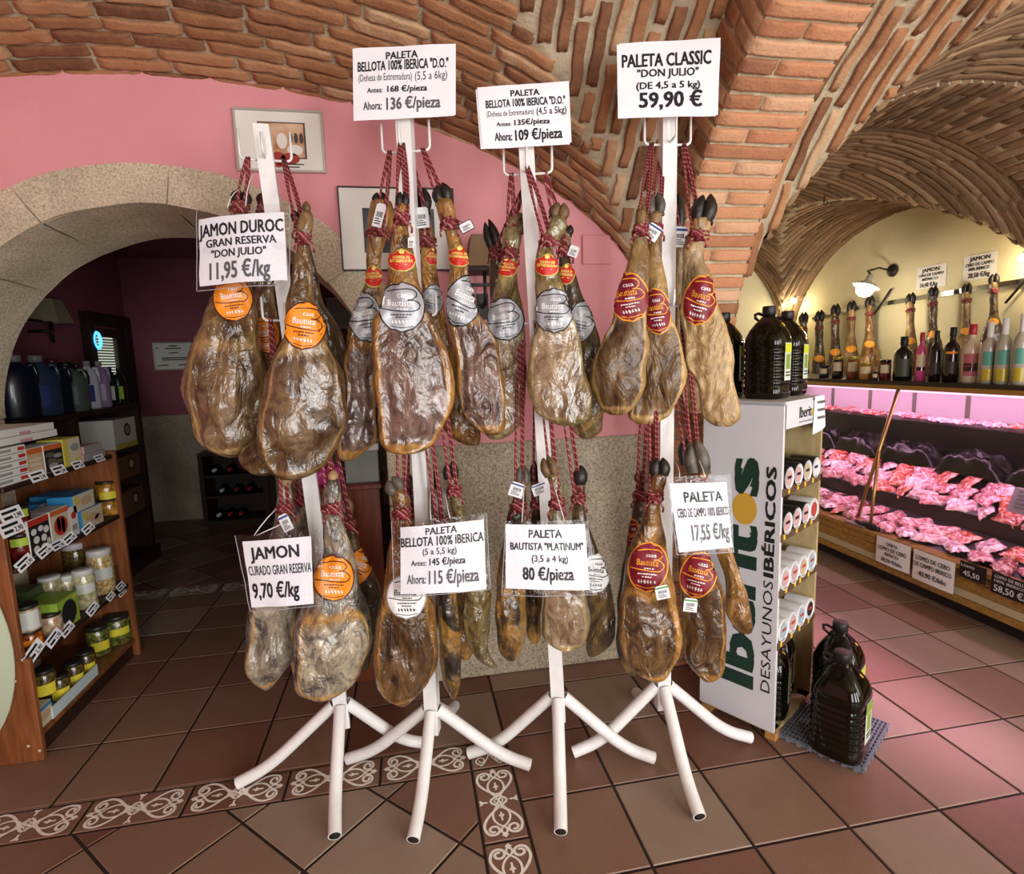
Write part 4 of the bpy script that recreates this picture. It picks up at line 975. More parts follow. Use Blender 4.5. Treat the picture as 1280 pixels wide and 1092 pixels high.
# ================================================================== PRICE SIGNS
paper = mat('paper', 'f1f1f5', .6)
def clear_mat(name, tint=(1, 1, 1), gl=.16, rough=.12, bump=.5, bs=22):
    m = bpy.data.materials.new(name); m.use_nodes = True; nt = m.node_tree; nt.nodes.remove(nt.nodes['Principled BSDF']); out = nt.nodes['Material Output']
    a = nt.nodes.new('ShaderNodeBsdfTransparent'); a.inputs[0].default_value = (*tint, 1); g = nt.nodes.new('ShaderNodeBsdfGlossy'); g.inputs['Roughness'].default_value = rough
    mx = nt.nodes.new('ShaderNodeMixShader'); lw = nt.nodes.new('ShaderNodeLayerWeight'); lw.inputs[0].default_value = gl
    t = nt.nodes.new('ShaderNodeTexCoord'); n = nt.nodes.new('ShaderNodeTexNoise'); n.inputs['Scale'].default_value = bs; n.inputs['Detail'].default_value = 3; n.inputs['Distortion'].default_value = 1.5
    b = nt.nodes.new('ShaderNodeBump'); b.inputs['Strength'].default_value = bump; b.inputs['Distance'].default_value = .02; L = nt.links.new
    L(t.outputs['Object'], n.inputs['Vector']); L(n.outputs['Fac'], b.inputs['Height']); L(b.outputs['Normal'], g.inputs['Normal']); L(b.outputs['Normal'], lw.inputs['Normal'])
    ad = nt.nodes.new('ShaderNodeMath'); ad.operation = 'MULTIPLY_ADD'; ad.inputs[1].default_value = .30; ad.inputs[2].default_value = .03; L(lw.outputs['Fresnel'], ad.inputs[0])
    L(ad.outputs[0], mx.inputs[0]); L(a.outputs[0], mx.inputs[1]); L(g.outputs[0], mx.inputs[2]); L(mx.outputs[0], out.inputs['Surface']); MATS[name] = m; return m
sleeve_m = clear_mat('clear_plastic_sleeve', (.97, .97, .98))
glass_m = clear_mat('clear_glass', (.97, .98, .98), .12, .02, 0, 1)
edge_m = mat('plastic_edge', 'b9bbc0', .3, alpha=.75)
wire_m = mat('white_cable_tie', 'd9d6cf', .4)
def sign(label_, corners, d, lines, sleeve=None, bend=.0, back=None, ties=(), dslope=0., name='price_sign', nd=0.):
    TL, TR, BR, BL = [D(u, v, d+dslope*(i in (1, 2))+nd*(i > 1)) for i, (u, v) in enumerate(corners)]
    root = thing(name, label_, 'price sign', tuple((BL+BR)/2), 'printed price signs on the stands')
    X = (TR-TL); Y = (TL-BL); Nn = X.cross(Y).normalized()
    if Nn.dot(CAM-TL) < 0: Nn = -Nn
    sd = random.random()*50
    def f(s, t, h=0.):     # s right, t down
        p = lerp(lerp(TL, TR, s), lerp(BL, BR, s), t)
        return p+Nn*(h+bend*sin(pi*s)+.004*noise.noise((s*3+sd, t*3, 0)))
    mb = M(); mb.grid(lambda u, v: f(u, 1-v), 20, 14, 0); mb.grid(lambda u, v: f(u, 1-v, -.0012), 20, 14, 0, flip=True)
    sheet = mb.build('paper_sheet', paper, root)
    if back:
        ox, oy = back; k = d/FPX; mb = M(); mb.grid(lambda u, v: f(u, 1-v, -.003)+R_*ox*k-U_*oy*k, 12, 8, 0); mb.build('paper_sheet', paper, root)
    mb = M()
    for (txt, s0, s1, t0, t1, mi, bold) in lines: put_text(mb, lambda x, y: f(x, -y, .0012), txt, s0, s1, -t1, -t0, mi, bold)
    mb.build('lettering', [ink, ink_grey], sheet)
    if sleeve:
        C = [D(u, v, d+dslope*(i in (1, 2))+nd*(i > 1)) for i, (u, v) in enumerate(sleeve)]
        def g(s, t, h=0.): return lerp(lerp(C[0], C[1], s), lerp(C[3], C[2], s), t)+Nn*(h+bend*sin(pi*s)*1.1+.006*noise.noise((s*4+sd, t*4, 5)))
        mb = M(); mb.grid(lambda u, v: g(u, 1-v, .005), 24, 18, 0); mb.grid(lambda u, v: g(u, 1-v, -.005), 24, 18, 0, flip=True)
        slv = mb.build('plastic_sleeve', sleeve_m, root)
        mb = M(); e = []
        for i in range(25): e.append(g(0, i/24))
        for i in range(1, 25): e.append(g(i/24, 1))
        for i in range(1, 25): e.append(g(1, 1-i/24))
        mb.tube(e, .0012, 5); mb.build('sleeve_rim', edge_m, slv)
        for (s, pu, pv, pd) in ties:
            a = g(s, .02); b = D(pu, pv, pd); mb = M(); mb.tube([a, a.lerp(b, .35)+Nn*.012, a.lerp(b, .7)+Nn*.012, b], .0016, 6); mb.build('hanging_tie', wire_m, root)
    return root
B_ = .032
sign('sleeved price sign at the left reading JAMON DUROC GRAN RESERVA, 11,95 euro per kilo', [(248.6,274.5),(355,265),(359,350),(249.7,358)], 1.70, [
    ('JAMON DUROC', .01, .985, .10, .28, 0, B_), ('GRAN RESERVA', .09, .90, .33, .44, 0, .03), ('"DON JULIO"', .15, .78, .49, .60, 0, .03), ('11,95 €/kg', .13, .82, .68, .92, 1, B_)],
    [(246,262),(362,254),(362,356),(246,364)], .012, None, ((.35, 300, 236, 1.76), (.55, 318, 215, 1.76)))
sign('white paper sign on the second pole, Bellota shoulder, 136 euro per piece', [(440.6,61),(568,55),(568,144.6),(442,151)], 1.755, [
    ('PALETA', .33, .64, .07, .17, 0, .03), ('BELLOTA 100% IBERICA "D.O."', .05, .94, .19, .32, 0, B_), ('(Dehesa de Extremadura)', .055, .58, .36, .46, 0, .005), ('(5,5 a 6kg)', .61, .93, .36, .47, 0, .005), ('Antes:', .14, .29, .555, .625, 0, .02), ('168 €/pieza', .34, .73, .54, .625, 0, .03), ('Ahora:', .10, .28, .75, .86, 1, .03), ('136 €/pieza', .33, .86, .71, .87, 1, B_)], back=(1.5, -1.5))
sign('white paper sign on the third pole, Bellota shoulder, 109 euro per piece', [(596.4,109),(711,101.4),(714.4,177.7),(602.8,184)], 1.765, [
    ('PALETA', .36, .67, .10, .20, 0, .03), ('BELLOTA 100% IBERICA "D.O."', .08, .95, .24, .36, 0, B_), ('(Dehesa de Extremadura)', .08, .60, .41, .50, 0, .005), ('(4,5 a 5kg)', .63, .96, .40, .51, 0, .01), ('Antes:', .18, .34, .60, .67, 0, .02), ('135€/pieza', .38, .77, .58, .67, 0, .03), ('Ahora:', .15, .34, .78, .91, 0, .03), ('109 €/pieza', .38, .90, .75, .92, 0, B_)], back=(-2, 2))
sign('white paper sign on the rightmost pole reading PALETA CLASSIC, 59,90 euro', [(771,55.6),(898,48.4),(895,144.5),(772.5,147.8)], 1.79, [
    ('PALETA CLASSIC', .05, .93, .15, .32, 0, B_), ('"DON JULIO"', .20, .81, .36, .46, 0, .025), ('(DE 4,5 a 5 kg)', .19, .83, .53, .62, 0, .025), ('59,90 €', .22, .85, .67, .87, 0, B_)], back=(3, -2))
sign('sleeved price sign low on the leftmost stand reading JAMON CURADO GRAN RESERVA, 9,70', [(302.8,676.7),(388.5,670),(392,754.5),(315,759)], 1.75, [
    ('JAMON', .10, .82, .10, .28, 0, B_), ('CURADO GRAN RESERVA', .03, .99, .38, .52, 0, .02), ('9,70 €/kg', .06, .79, .64, .86, 0, B_)],
    [(293.7,669),(402,661),(403.6,756),(313,764)], .006, None, ((.22, 345, 636, 1.80), (.25, 352, 655, 1.78)))
sign('sleeved price sign low on the second stand, Bellota shoulder, 115 euro per piece', [(500.4,659),(604.5,649),(608,737),(501,742)], 1.76, [
    ('PALETA', .31, .68, .04, .14, 0, .03), ('BELLOTA 100% IBERICA', .01, .99, .17, .30, 0, B_), ('(5 a 5,5 kg)', .27, .67, .34, .43, 0, .015), ('Antes:', .13, .31, .51, .59, 0, .02), ('145 €/pieza', .35, .77, .49, .59, 0, .03), ('Ahora:', .08, .30, .72, .85, 1, .03), ('115 €/pieza', .34, .92, .67, .86, 1, B_)],
    [(489.6,652),(608,641),(613,736),(492.5,746)], .012, None, ((.42, 538, 612, 1.85), (.62, 556, 612, 1.85)))
sign('sleeved price sign reading PALETA BAUTISTA, 80 euro per piece, on the third stand', [(632,655),(731,655),(738,690),(738,736)][0:2]+[(737,737),(632,735)], 1.76, [
    ('PALETA', .29, .70, .08, .20, 0, .03), ('BAUTISTA "PLATINUM"', .06, .96, .28, .39, 0, B_), ('(3,5 a 4 kg)', .32, .76, .47, .57, 0, .02), ('80 €/pieza', .21, .82, .66, .85, 0, B_)],
    [(632,651),(734,649),(746,743),(627,744)], .010, None, ((.2, 655, 606, 1.82), (.72, 690, 600, 1.82)))
sign('sleeved price sign reading PALETA CEBO DE CAMPO, 17,55, right of the rightmost pole', [(837,604),(908,602.5),(915.8,683.5),(848.8,690)], 1.74, [
    ('PALETA', .22, .90, .13, .28, 0, B_), ('CEBO DE CAMPO 100% IBERICO', .06, .99, .37, .50, 0, .02), ('17,55 €/kg', .28, .96, .62, .85, 1, B_)],
    [(833,595),(912.6,593),(917,690),(845.7,693)], .004, None, ((.2, 845, 578, 1.84), (.6, 868, 566, 1.84)))

# ================================================================== PINK WALL: PICTURES, SCONCE, PANEL
silver = mat('silver_frame', 'c9c6bd', .35, metal=.5); mountc = mat('picture_mount', 'e6e3da', .7); dkframe = mat('dark_frame', '4a4038', .5)
pic_warm = mat('picture_print', 'b06a3c', .6, col2='e2c9a8', vscale=14); pic_dark = mat('picture_dark_print', '5b626c', .6, col2='2d3138', vscale=12); meatred = mat('picture_red', 'a2332f', .6); pic_lines = mat('picture_caption', '55504a', .7)
def picture(label_, p0, p1, inner, m_frame, m_print, name='framed_picture', y=.797, fw=.009, th=.018, extra=None):
    (x0, z0), (x1, z1) = p0, p1; root = thing(name, label_, 'picture', ((x0+x1)/2, y, z0), None)
    mb = M(); yf = y-th
    for a, b in (((x0, z0), (x1, z0+fw)), ((x0, z1-fw), (x1, z1)), ((x0, z0+fw), (x0+fw, z1-fw)), ((x1-fw, z0+fw), (x1, z1-fw))): mb.box((a[0], yf, a[1]), (b[0], y, b[1]), bev=.002)
    mb.build('frame', m_frame, root)
    mb = M(); mb.box((x0+fw, y-th*.55, z0+fw), (x1-fw, y-.002, z1-fw)); mb.build('mount', mountc, root)
    a0, b0, a1, b1 = inner; X = lambda s: lerp(x0, x1, s); Zf = lambda s: lerp(z0, z1, s)
    mb = M(); mb.box((X(a0), y-th*.6, Zf(b0)), (X(a1), y-.004, Zf(b1)))
    if extra: extra(mb, X, Zf, y-th*.6-.0008)
    mb.build('print', [m_print, meatred, dkframe, mountc, pic_lines], root); return root
def ex1(mb, X, Zf, y):
    def blob(cx, cz, rx, rz, mi): mb.add([(X(cx)+rx*cos(2*pi*i/18), y, Zf(cz)+rz*sin(2*pi*i/18)) for i in range(18)], [list(range(18))], mi)
    mb.add([(X(.26), y, Zf(.22)), (X(.79), y, Zf(.22)), (X(.79), y, Zf(.80)), (X(.26), y, Zf(.80))], [[0, 1, 2, 3]], 2); y -= .0005
    mb.add([(X(.28), y, Zf(.24)), (X(.77), y, Zf(.24)), (X(.77), y, Zf(.78)), (X(.28), y, Zf(.78))], [[0, 1, 2, 3]], 0); y -= .0005
    blob(.60, .22, .036, .022, 1); blob(.46, .2, .03, .03, 1); blob(.66, .36, .03, .02, 3); blob(.52, .5, .02, .03, 3)
    for i in range(3): blob(.62+.06*i, .55, .008, .02, 2)
    for s, w_ in ((.12, .3), (.075, .2)): mb.add([(X(.6-w_/2), y, Zf(s)), (X(.6+w_/2), y, Zf(s)), (X(.6+w_/2), y, Zf(s+.02)), (X(.6-w_/2), y, Zf(s+.02))], [[0, 1, 2, 3]], 4)
picture('small silver framed picture high on the pink wall behind the leftmost pole', (-1.245, 2.262), (-.908, 2.497), (.27, .23, .78, .79), silver, pic_warm, extra=ex1)
picture('large white mounted picture hanging behind the hams of the second stand', (-.872, 1.878), (-.398, 2.214), (.20, .22, .82, .75), dkframe, pic_dark, fw=.006)
iron = mat('black_iron', '1d1b1a', .5, bump=.2); shade_m = mat('parchment_shade', '8f7458', .8, var=.08, vscale=20)
s_ = thing('wall_sconce', 'black iron wall sconce with a beige square shade, between the second and third poles', 'wall lamp', (-.29, .8, 1.72))
mb = M(); c = Vector((-.29, .70, 0))
def taper_box(mb, c, z0, z1, r0, r1, mi=0):
    vs = [(c.x+sx*r, c.y+sy*r, z) for z, r in ((z0, r0), (z1, r1)) for sx, sy in ((-1, -1), (1, -1), (1, 1), (-1, 1))]
    mb.add(vs, [[0, 1, 5, 4], [1, 2, 6, 5], [2, 3, 7, 6], [3, 0, 4, 7]], mi)
taper_box(mb, c, 1.872, 2.0, .078, .055); mb.build('lamp_shade', shade_m, s_)
mb = M(); mb.box((-.372, .62, 1.855), (-.208, .78, 1.868)); mb.tube([(-.29, .70, 1.86), (-.29, .70, 1.72)], .007); mb.box((-.36, .69, 1.80), (-.20, .71, 1.812)); mb.tube([(-.21, .70, 1.86), (-.21, .70, 1.74)], .006); mb.tube([(-.29, .70, 1.74), (-.29, .8, 1.72)], .008); mb.box((-.315, .785, 1.67), (-.265, .799, 1.78)); mb.build('bracket', iron, s_)
mb = M(); mb.box((.168, .79, 1.905), (.30, .7985, 2.033), bev=.003); tag(mb.build('access_panel', pink), 'square pink cover plate flush with the pink wall, left of the brick pier', 'cover plate')
# ---- brown cabinet in the granite archway
wood_red = mat('reddish_wood', '5e2b19', .45, col2='7c3f24', vscale=9, stretch=(6, 6, .6), bump=.15, bscale=30); wood_dark = mat('dark_wood', '24140e', .5, col2='38211a', vscale=8, stretch=(5, 5, .6)); wood_mid = mat('shelf_wood', '6b3d20', .42, col2='8f5630', vscale=7, stretch=(6, 6, .7), bump=.1, bscale=30); wood_pale = mat('pale_wood', 'b0793c', .5, col2='c79352', vscale=8, stretch=(6, 6, .7))
c_ = thing('side_cabinet', 'reddish wooden cabinet in the archway behind the leftmost stand', 'cabinet', (-.93, 1.03, 0))
mb = M(); mb.box((-1.08, .88, .0), (-.785, 1.18, .93), bev=.003); mb.build('body', wood_red, c_); mb = M(); mb.box((-1.10, .865, .93), (-.775, 1.19, .952), bev=.003); mb.build('top', wood_red, c_)
mb = M(); mb.box((-1.075, .872, .08), (-.94, .88, .9), bev=.002); mb.build('door', wood_red, c_); 
pinkmug = mat('pink_glaze', 'c83f8f', .25)
for i, (x, y) in enumerate(((-.985, .93), (-1.055, .95))):
    k = thing('mug', ('pink mug on the brown cabinet, beside the grey box', 'pink mug on the brown cabinet, mostly hidden behind the big glossy ham')[i], 'mug', (x, y, .952), 'pink mugs')
    mb = M(); mb.lathe([(.026, 0), (.034, .004), (.036, .04), (.036, .085), (.032, .085), (.031, .01), (.0, .008)], 20, 0, (x, y, .952)); mb.build('cup', pinkmug, k)
    mb = M(); mb.tube([(x+.034, y, .952+.068), (x+.056, y, .952+.066), (x+.058, y, .952+.035), (x+.035, y, .952+.022)], .0045, 8); mb.build('handle', pinkmug, k)
g_ = mat('grey_green_card', '8b948a', .8, var=.05)
k = thing('storage_box', 'grey green box on top of the brown cabinet, beside the pink mugs', 'box', (-.85, 1.0, .952)); mb = M(); mb.box((-.935, .92, .952), (-.785, 1.14, 1.10), bev=.004); mb.build('box', g_, k); mb = M(); mb.box((-.94, .915, 1.10), (-.78, 1.145, 1.13), bev=.003); mb.build('lid', mat('white_card', 'd9d9d5', .7), k)

# ================================================================== TALL WHITE DISPLAY CABINET
board_w = mat('white_board', 'd4d4d8', .5, var=.03, vscale=6); raw_ply = mat('plywood', 'a89468', .6, col2='b9a578', vscale=9, stretch=(4, 4, .8)); rail_dk = mat('dark_shelf_rail', '5b4630', .5)
dkgreen = mat('dark_green_print', '17362c', .5); gold_pr = mat('gold_print', 'd1a23a', .5); blk = mat('black_print', '1b1d1c', .55)
PA = Vector((.506, .324, 0)); PB = Vector((.669, .066, 0)); AB = PB-PA; Wd = AB.length; ab = AB.normalized(); nn = Vector((-ab.y, ab.x, 0)); DP = .385   # nn: along the open front, away from the panel
if nn.x < 0: nn = -nn
cab = thing('display_cabinet', 'tall white display cabinet with big vertical lettering on its side and shelves of cans', 'display cabinet', tuple((PA+PB)/2+nn*DP/2))
inn = -ab   # from open front inward
def cb(a0, a1, b0, b1, z0, z1):      # a: from A to B, b: along nn ; returns 8 corner box
    c = [PA+ab*a+nn*b for a, b in ((a0, b0), (a1, b0), (a1, b1), (a0, b1))]; return [p+Vector((0, 0, z0)) for p in c]+[p+Vector((0, 0, z1)) for p in c]
BF = [[0, 3, 2, 1], [4, 5, 6, 7], [0, 1, 5, 4], [1, 2, 6, 5], [2, 3, 7, 6], [3, 0, 4, 7]]
mb = M(); mb.add(cb(0, Wd, 0, .016, .045, 1.311), BF); spn = mb.build('side_panel', board_w, cab)
mb = M(); mb.add(cb(0, Wd, DP-.016, DP, .045, 1.311), BF); mb.build('side_panel', raw_ply, cab)
mb = M(); mb.add(cb(0, .012, .016, DP-.016, .045, 1.3), BF); mb.build('back_panel', raw_ply, cab)
mb = M(); mb.add(cb(0, Wd, .0, DP, 1.298, 1.312), BF); mb.build('top_board', board_w, cab)
mb = M(); mb.add(cb(0, Wd, .016, DP-.016, .03, .05), BF); mb.build('base_board', raw_ply, cab)
for a in (.0, Wd-.04):
    for b in (.02, DP-.06): mb = M(); mb.add(cb(a, a+.04, b, b+.04, 0, .05), BF); mb.build('foot', wood_pale, cab)
SHZ = (.985, .815, .600, .395); dot = mat('yellow_price_dot', 'e2b93a', .5)
for i, z in enumerate(SHZ):
    mb = M(); mb.add(cb(.012, Wd-.004, .016, DP-.016, z-.012, z), BF); shf = mb.build('shelf', raw_ply, cab)
    mb = M(); mb.add(cb(Wd-.006, Wd+.002, .006, DP-.006, z-.016, z+.012), BF)
    r_ = random.Random(i)
    for k in range(4):
        b = .05+.085*k+r_.uniform(-.02, .02); p = PA+ab*(Wd+.003)+nn*b
        mb.add([p+nn*dx+Vector((0, 0, z+dz)) for dx, dz in ((-.009, -.012), (.009, -.012), (.009, .009), (-.009, .009))], [[0, 1, 2, 3]], 1)
    mb.build('shelf_rail', [rail_dk, dot], shf)
def pf(h=.0008):    # lettering runs up the side panel
    return lambda x, y, s0=0: None
def panel(s, z, h=.0012): return PA+ab*(s*Wd)-nn*h+Vector((0, 0, z))
mb = M()
put_text(mb, lambda x, y: panel(.72-y, x), 'Iberit', .20, .83, 0, .44, 0, .045)
mb.add([panel(.565+.155*cos(2*pi*i/32), .905+.062*sin(2*pi*i/32)) for i in range(32)], [list(range(32))], 1)
put_text(mb, lambda x, y: panel(.72-y, x), 's', .975, 1.085, 0, .415, 0, .05)
put_text(mb, lambda x, y: panel(.94-y-.12*0, x), 'DESAYUNOS', .20, .645, 0, .115, 2, .0)
put_text(mb, lambda x, y: panel(.94-y, x), 'IBÉRICOS', .662, 1.075, 0, .115, 2, .035)
mb.build('lettering', [dkgreen, gold_pr, blk], spn)
def front(b, z, h=.004): return PA+ab*(Wd+h)+nn*b+Vector((0, 0, z))
mb = M(); mb.add([front(.012, 1.215), front(DP-.1, 1.215), front(DP-.1, 1.302), front(.012, 1.302)], [[0, 1, 2, 3]], 0)
put_text(mb, lambda x, y: front(x, y, .005), 'Iberit', .13, .245, 1.245, 1.285, 1, .02)
mb.add([front(.257+.011*cos(2*pi*i/20), 1.258+.013*sin(2*pi*i/20), .005) for i in range(20)], [list(range(20))], 2)
put_text(mb, lambda x, y: front(x, y, .005), 'DESAYUNOS IBÉRICOS', .13, .27, 1.226, 1.233, 1, .0)
mb.build('header_label', [board_w, blk, gold_pr], cab)
nt = thing('paper_note', 'white paper note taped over the header of the tall white cabinet', 'note', tuple(front(.3, 1.2, .007)))
mb = M(); mb.grid(lambda u, v: front(.265+.10*u+.03*(1-v)*(u-.3), 1.19+.125*v-.02*(1-u)*(1-v), .008+.008*sin(3*u)*(1-v)), 8, 8, 0)
for k in range(3): put_text(mb, lambda x, y: front(x, y, .019), ('OFERTA', 'PAGO', 'EFECTIVO')[k] if False else '----', .285, .345, 1.285-.03*k, 1.297-.03*k, 1, .02) if False else mb.add([front(.285, 1.287-.03*k, .0175), front(.35, 1.287-.03*k, .0175), front(.35, 1.297-.03*k, .0175), front(.285, 1.297-.03*k, .0175)], [[0, 1, 2, 3]], 1)
mb.build('note_sheet', [paper, ink_grey], nt)
can_blk = mat('can_black', '201f20', .35); can_wht = mat('can_white', 'd9dadc', .35); lid_pk = mat('can_print_pink', 'c9a0a0', .4); lid_bl = mat('can_print_blue', '9fb4c0', .4); lid_tn = mat('can_print_tan', 'c2ac8a', .4); lid_rd = mat('can_print_red', 'b5423a', .4)
def can(label_, b, z, a, side, pr, r=.045, L=.095):
    c = front(b, z+r, a); k = thing('pate_can', label_, 'can', tuple(c-Vector((0, 0, r))), 'cans of spread in the tall white cabinet')
    ax = ab; x_ = nn; y_ = Vector((0, 0, 1)); mtx = Matrix(((x_.x, y_.x, ax.x, c.x), (x_.y, y_.y, ax.y, c.y), (x_.z, y_.z, ax.z, c.z), (0, 0, 0, 1)))
    mb = M(); mb.lathe([(0, -L), (r*.96, -L), (r, -L+.004), (r, -.006), (r*.98, -.001), (r*.92, 0), (r*.91, -.003), (0, -.003)], 24, 0, mtx=mtx); mb.build('body', side, k)
    mb = M(); mb.lathe([(r*.92, 0), (r*.9, -.002), (0, -.002)], 24, 0, mtx=mtx, caps=False); mb.lathe([(r*.66, -.0012), (r*.3, -.0011), (0, -.0011)], 20, 1, mtx=mtx, caps=False)
    mb.add([mtx @ Vector((x0, y0, -.0006)) for x0, y0 in ((-.4*r, -.05*r), (.4*r, -.05*r), (.4*r, .2*r), (-.4*r, .2*r))], [[0, 1, 2, 3]], 2); mb.build('printed_lid', [can_wht, pr, side if side is can_blk else lid_rd], k)
rows_ = [('top', SHZ[0], can_blk, (lid_pk, lid_pk, lid_tn, can_wht), False), ('second', SHZ[1], can_blk, (lid_pk, lid_pk, lid_pk, lid_rd), True), ('third', SHZ[2], can_wht, (lid_pk, lid_pk, lid_tn, lid_bl), True), ('lowest', SHZ[3], can_wht, (lid_bl, lid_pk, lid_bl, can_blk), True)]
posn = ('nearest the lettered side', 'second from the lettered side', 'third from the lettered side', 'farthest from the lettered side')
for nm, z, side, prs, two in rows_:
    for k in range(4):
        sd_ = side if not (nm == 'second' and k == 3) else can_wht
        can(f"{'black' if sd_ is can_blk else 'white'} round can on the {nm} shelf of the white cabinet, {posn[k]}", .062+.087*k, z, .004, sd_, prs[k])
    for k in range(3):
        can(f"{'black' if side is can_blk and nm == 'top' else 'white'} can lying in the back row of the {nm} shelf, {('first', 'second', 'third')[k]} from the lettered side", .10+.087*k, z+(.047 if two else 0), -.125, can_blk if nm == 'top' else can_wht, prs[k])
# ---- big oil bottles
oil_pet = mat('dark_oil', '0d0b04', .07, spec=.5, var=.25, vscale=4); cap_blk = mat('black_cap', '1a191a', .4, bump=.2, bscale=200); cap_top = mat('cap_top', '4a343c', .45); lab_gr = mat('label_green', '7f9a2e', .45); lab_wt = mat('label_cream', 'c9d2c4', .5); lab_yg = mat('label_yellow_green', 'c9cf3a', .45)
def oil_bottle(label_, x, y, z, rot, r=.082, h=.36, group='large oil bottles', labm=1):
    k = thing('oil_bottle', label_, 'oil bottle', (x, y, z), group); rm = Matrix.Translation((x, y, z)) @ Matrix.Rotation(rot, 4, 'Z')
    prof = [(.0, .0), (r*.86, 0), (r*.96, h*.02), (r, h*.06)]
    for i in range(7): zz = h*(.12+.065*i); prof += [(r, zz), (r*.955, zz+h*.018), (r*.955, zz+h*.03), (r, zz+h*.045)]
    prof += [(r, h*.62), (r*.97, h*.66), (r*.82, h*.74), (r*.56, h*.82), (r*.34, h*.87), (r*.27, h*.885), (r*.27, h*.92)]
    mb = M(); mb.lathe(prof, 36, 0, mtx=rm, square=.45); mb.build('bottle', oil_pet, k)
    mb = M(); mb.lathe([(r*.30, h*.905), (r*.33, h*.91), (r*.33, h*.985), (r*.30, h), (0, h)], 20, 0, mtx=rm, mis=[0, 0, 0, 1, 1]); mb.build('cap', [cap_blk, cap_top], k)
    mb = M(); pts = [(-r*.2, 0, h*.90), (-r*.55, 0, h*.93), (-r*.72, 0, h*.92), (-r*.70, 0, h*.88), (-r*.48, 0, h*.845), (-r*.3, 0, h*.88)]
    mb.tube([rm @ Vector(p) for p in pts], .006, 8); mb.build('handle', cap_blk, k)
    mb = M()
    def lf(u, v, e=.0015):
        a = lerp(-.36, .36, u); ca, sa = cos(a), sin(a); q = 1/((abs(ca)**3.8+abs(sa)**3.8)**(1/3.8)); rr = r*q+e; return rm @ Vector((rr*ca, rr*sa, h*lerp(.20, .60, v)))
    mb.grid(lambda u, v: lf(u, v), 8, 6, 0); mb.grid(lambda u, v: lf(u, lerp(.74, .98, v), .0025), 8, 3, 1); mb.grid(lambda u, v: lf(lerp(.2, .8, u), lerp(.3, .7, v), .0025), 6, 4, 2)
    for vv in (.12, .2): mb.grid(lambda u, v: lf(lerp(.15, .85, u), lerp(vv, vv+.035, v), .003), 5, 1, 3)
    mb.build('label', [lab_wt, lab_yg if labm else lab_gr, lab_gr, blk], k)
    mb = M(); c = rm @ Vector((r*.62*cos(.3), r*.62*sin(.3), h*.79)); mb.lathe([(.010, 0), (.010, .004), (0, .005)], 12, 0, mtx=Matrix.Translation(c) @ Matrix.Rotation(.9, 4, 'Y')); mb.build('sticker', dot, k)
oil_bottle('big dark oil bottle standing at the front on top of the tall white cabinet', .735, .262, 1.312, -1.0, r=.074, h=.35)
oil_bottle('dark oil bottle at the back left on top of the tall white cabinet', .64, .415, 1.312, -.9, r=.074, h=.34)
oil_bottle('dark oil bottle on the right of the white cabinet top, green label towards the counter', .90, .38, 1.312, -.95, r=.074, h=.34)
oil_bottle('big dark oil bottle standing foremost on the grey plastic mat', .868, -.035, .022, -1.0, r=.09, h=.385, labm=0)
oil_bottle('amber oil bottle with yellow green label, behind the foremost bottle on the grey mat', 1.005, .14, .022, -.95, r=.085, h=.40)
oil_bottle('oil bottle inside the bottom of the white cabinet, beside the lettered panel', .735, .19, .052, -.8, r=.072, h=.32, labm=0)
oil_bottle('oil bottle inside the bottom of the white cabinet, on the far side', .845, .31, .052, -.8, r=.072, h=.32, labm=0)
# grey mat
mat_g = mat('grey_plastic_mat', '6e747e', .5); k = thing('plastic_mat', 'grey slatted plastic mat on the floor under the two loose oil bottles', 'floor mat', (.93, .0, 0))
e1_ = Vector((.277, .185, 0)).normalized(); e2_ = Vector((-e1_.y, e1_.x, 0)); P0 = Vector((.876, -.141, 0)); LX, LY = .345, .31
mb = M(); gp = lambda a, b, z: P0+e1_*a+e2_*b+Vector((0, 0, z))
def mbox(a0, a1, b0, b1, z0, z1): mb.add([gp(a, b, z0) for a, b in ((a0, b0), (a1, b0), (a1, b1), (a0, b1))]+[gp(a, b, z1) for a, b in ((a0, b0), (a1, b0), (a1, b1), (a0, b1))], BF)
for i in range(15): a = LX*i/14; mbox(a-.003, a+.003, -.004, LY, .004, .022)
for i in range(24): b = LY*i/23; mbox(-.003, LX+.003, b-.0035, b+.0035, .012, .021)
for i in range(8):
    a = LX*(i+.3)/8; mbox(a, a+.018, -.006, .004, 0, .02); b = LY*(i+.3)/8; mbox(-.006, .004, b, b+.016, 0, .02); mbox(LX-.004, LX+.006, b, b+.016, 0, .02)
mb.build('grid', mat_g, k)

# ================================================================== DELI COUNTER
brass = mat('brass_strip', 'a98a4e', .3, metal=.7); slat = mat('counter_wood', '8f6c36', .4, col2='ad8746', vscale=6, stretch=(.5, 6, 6)); slat_p = mat('counter_pale_strip', 'bdb493', .45); steel = mat('brushed_steel', '9a9692', .3, metal=.8); dk_tray = mat('dark_tray', '241f22', .4); white_lam = mat('white_laminate', 'd8c8d2', .4); shelf_dk = mat('dark_shelf_top', '2a2420', .4)
Y0, Y1 = -.55, 3.3
dc = thing('deli_counter', 'long glass fronted deli counter with wooden slats, filled with packed meat', 'refrigerated counter', (2.6, 1.4, 0))
mb = M(); mb.box((2.36, Y0, 0), (3.2, Y1, .09)); mb.build('plinth', dk_tray, dc)
mb = M()
for z0, z1, dx in ((.085, .125, 0), (.175, .235, 0), (.238, .285, .004)): mb.box((2.285-dx, Y0, z0), (2.33, Y1, z1), 0, bev=.004)
mb.box((2.288, Y0, .128), (2.33, Y1, .172), 1, bev=.003); mb.box((2.33, Y0, .085), (3.2, Y1, .30), 0)
mb.build('front_slats', [slat, slat_p], dc)
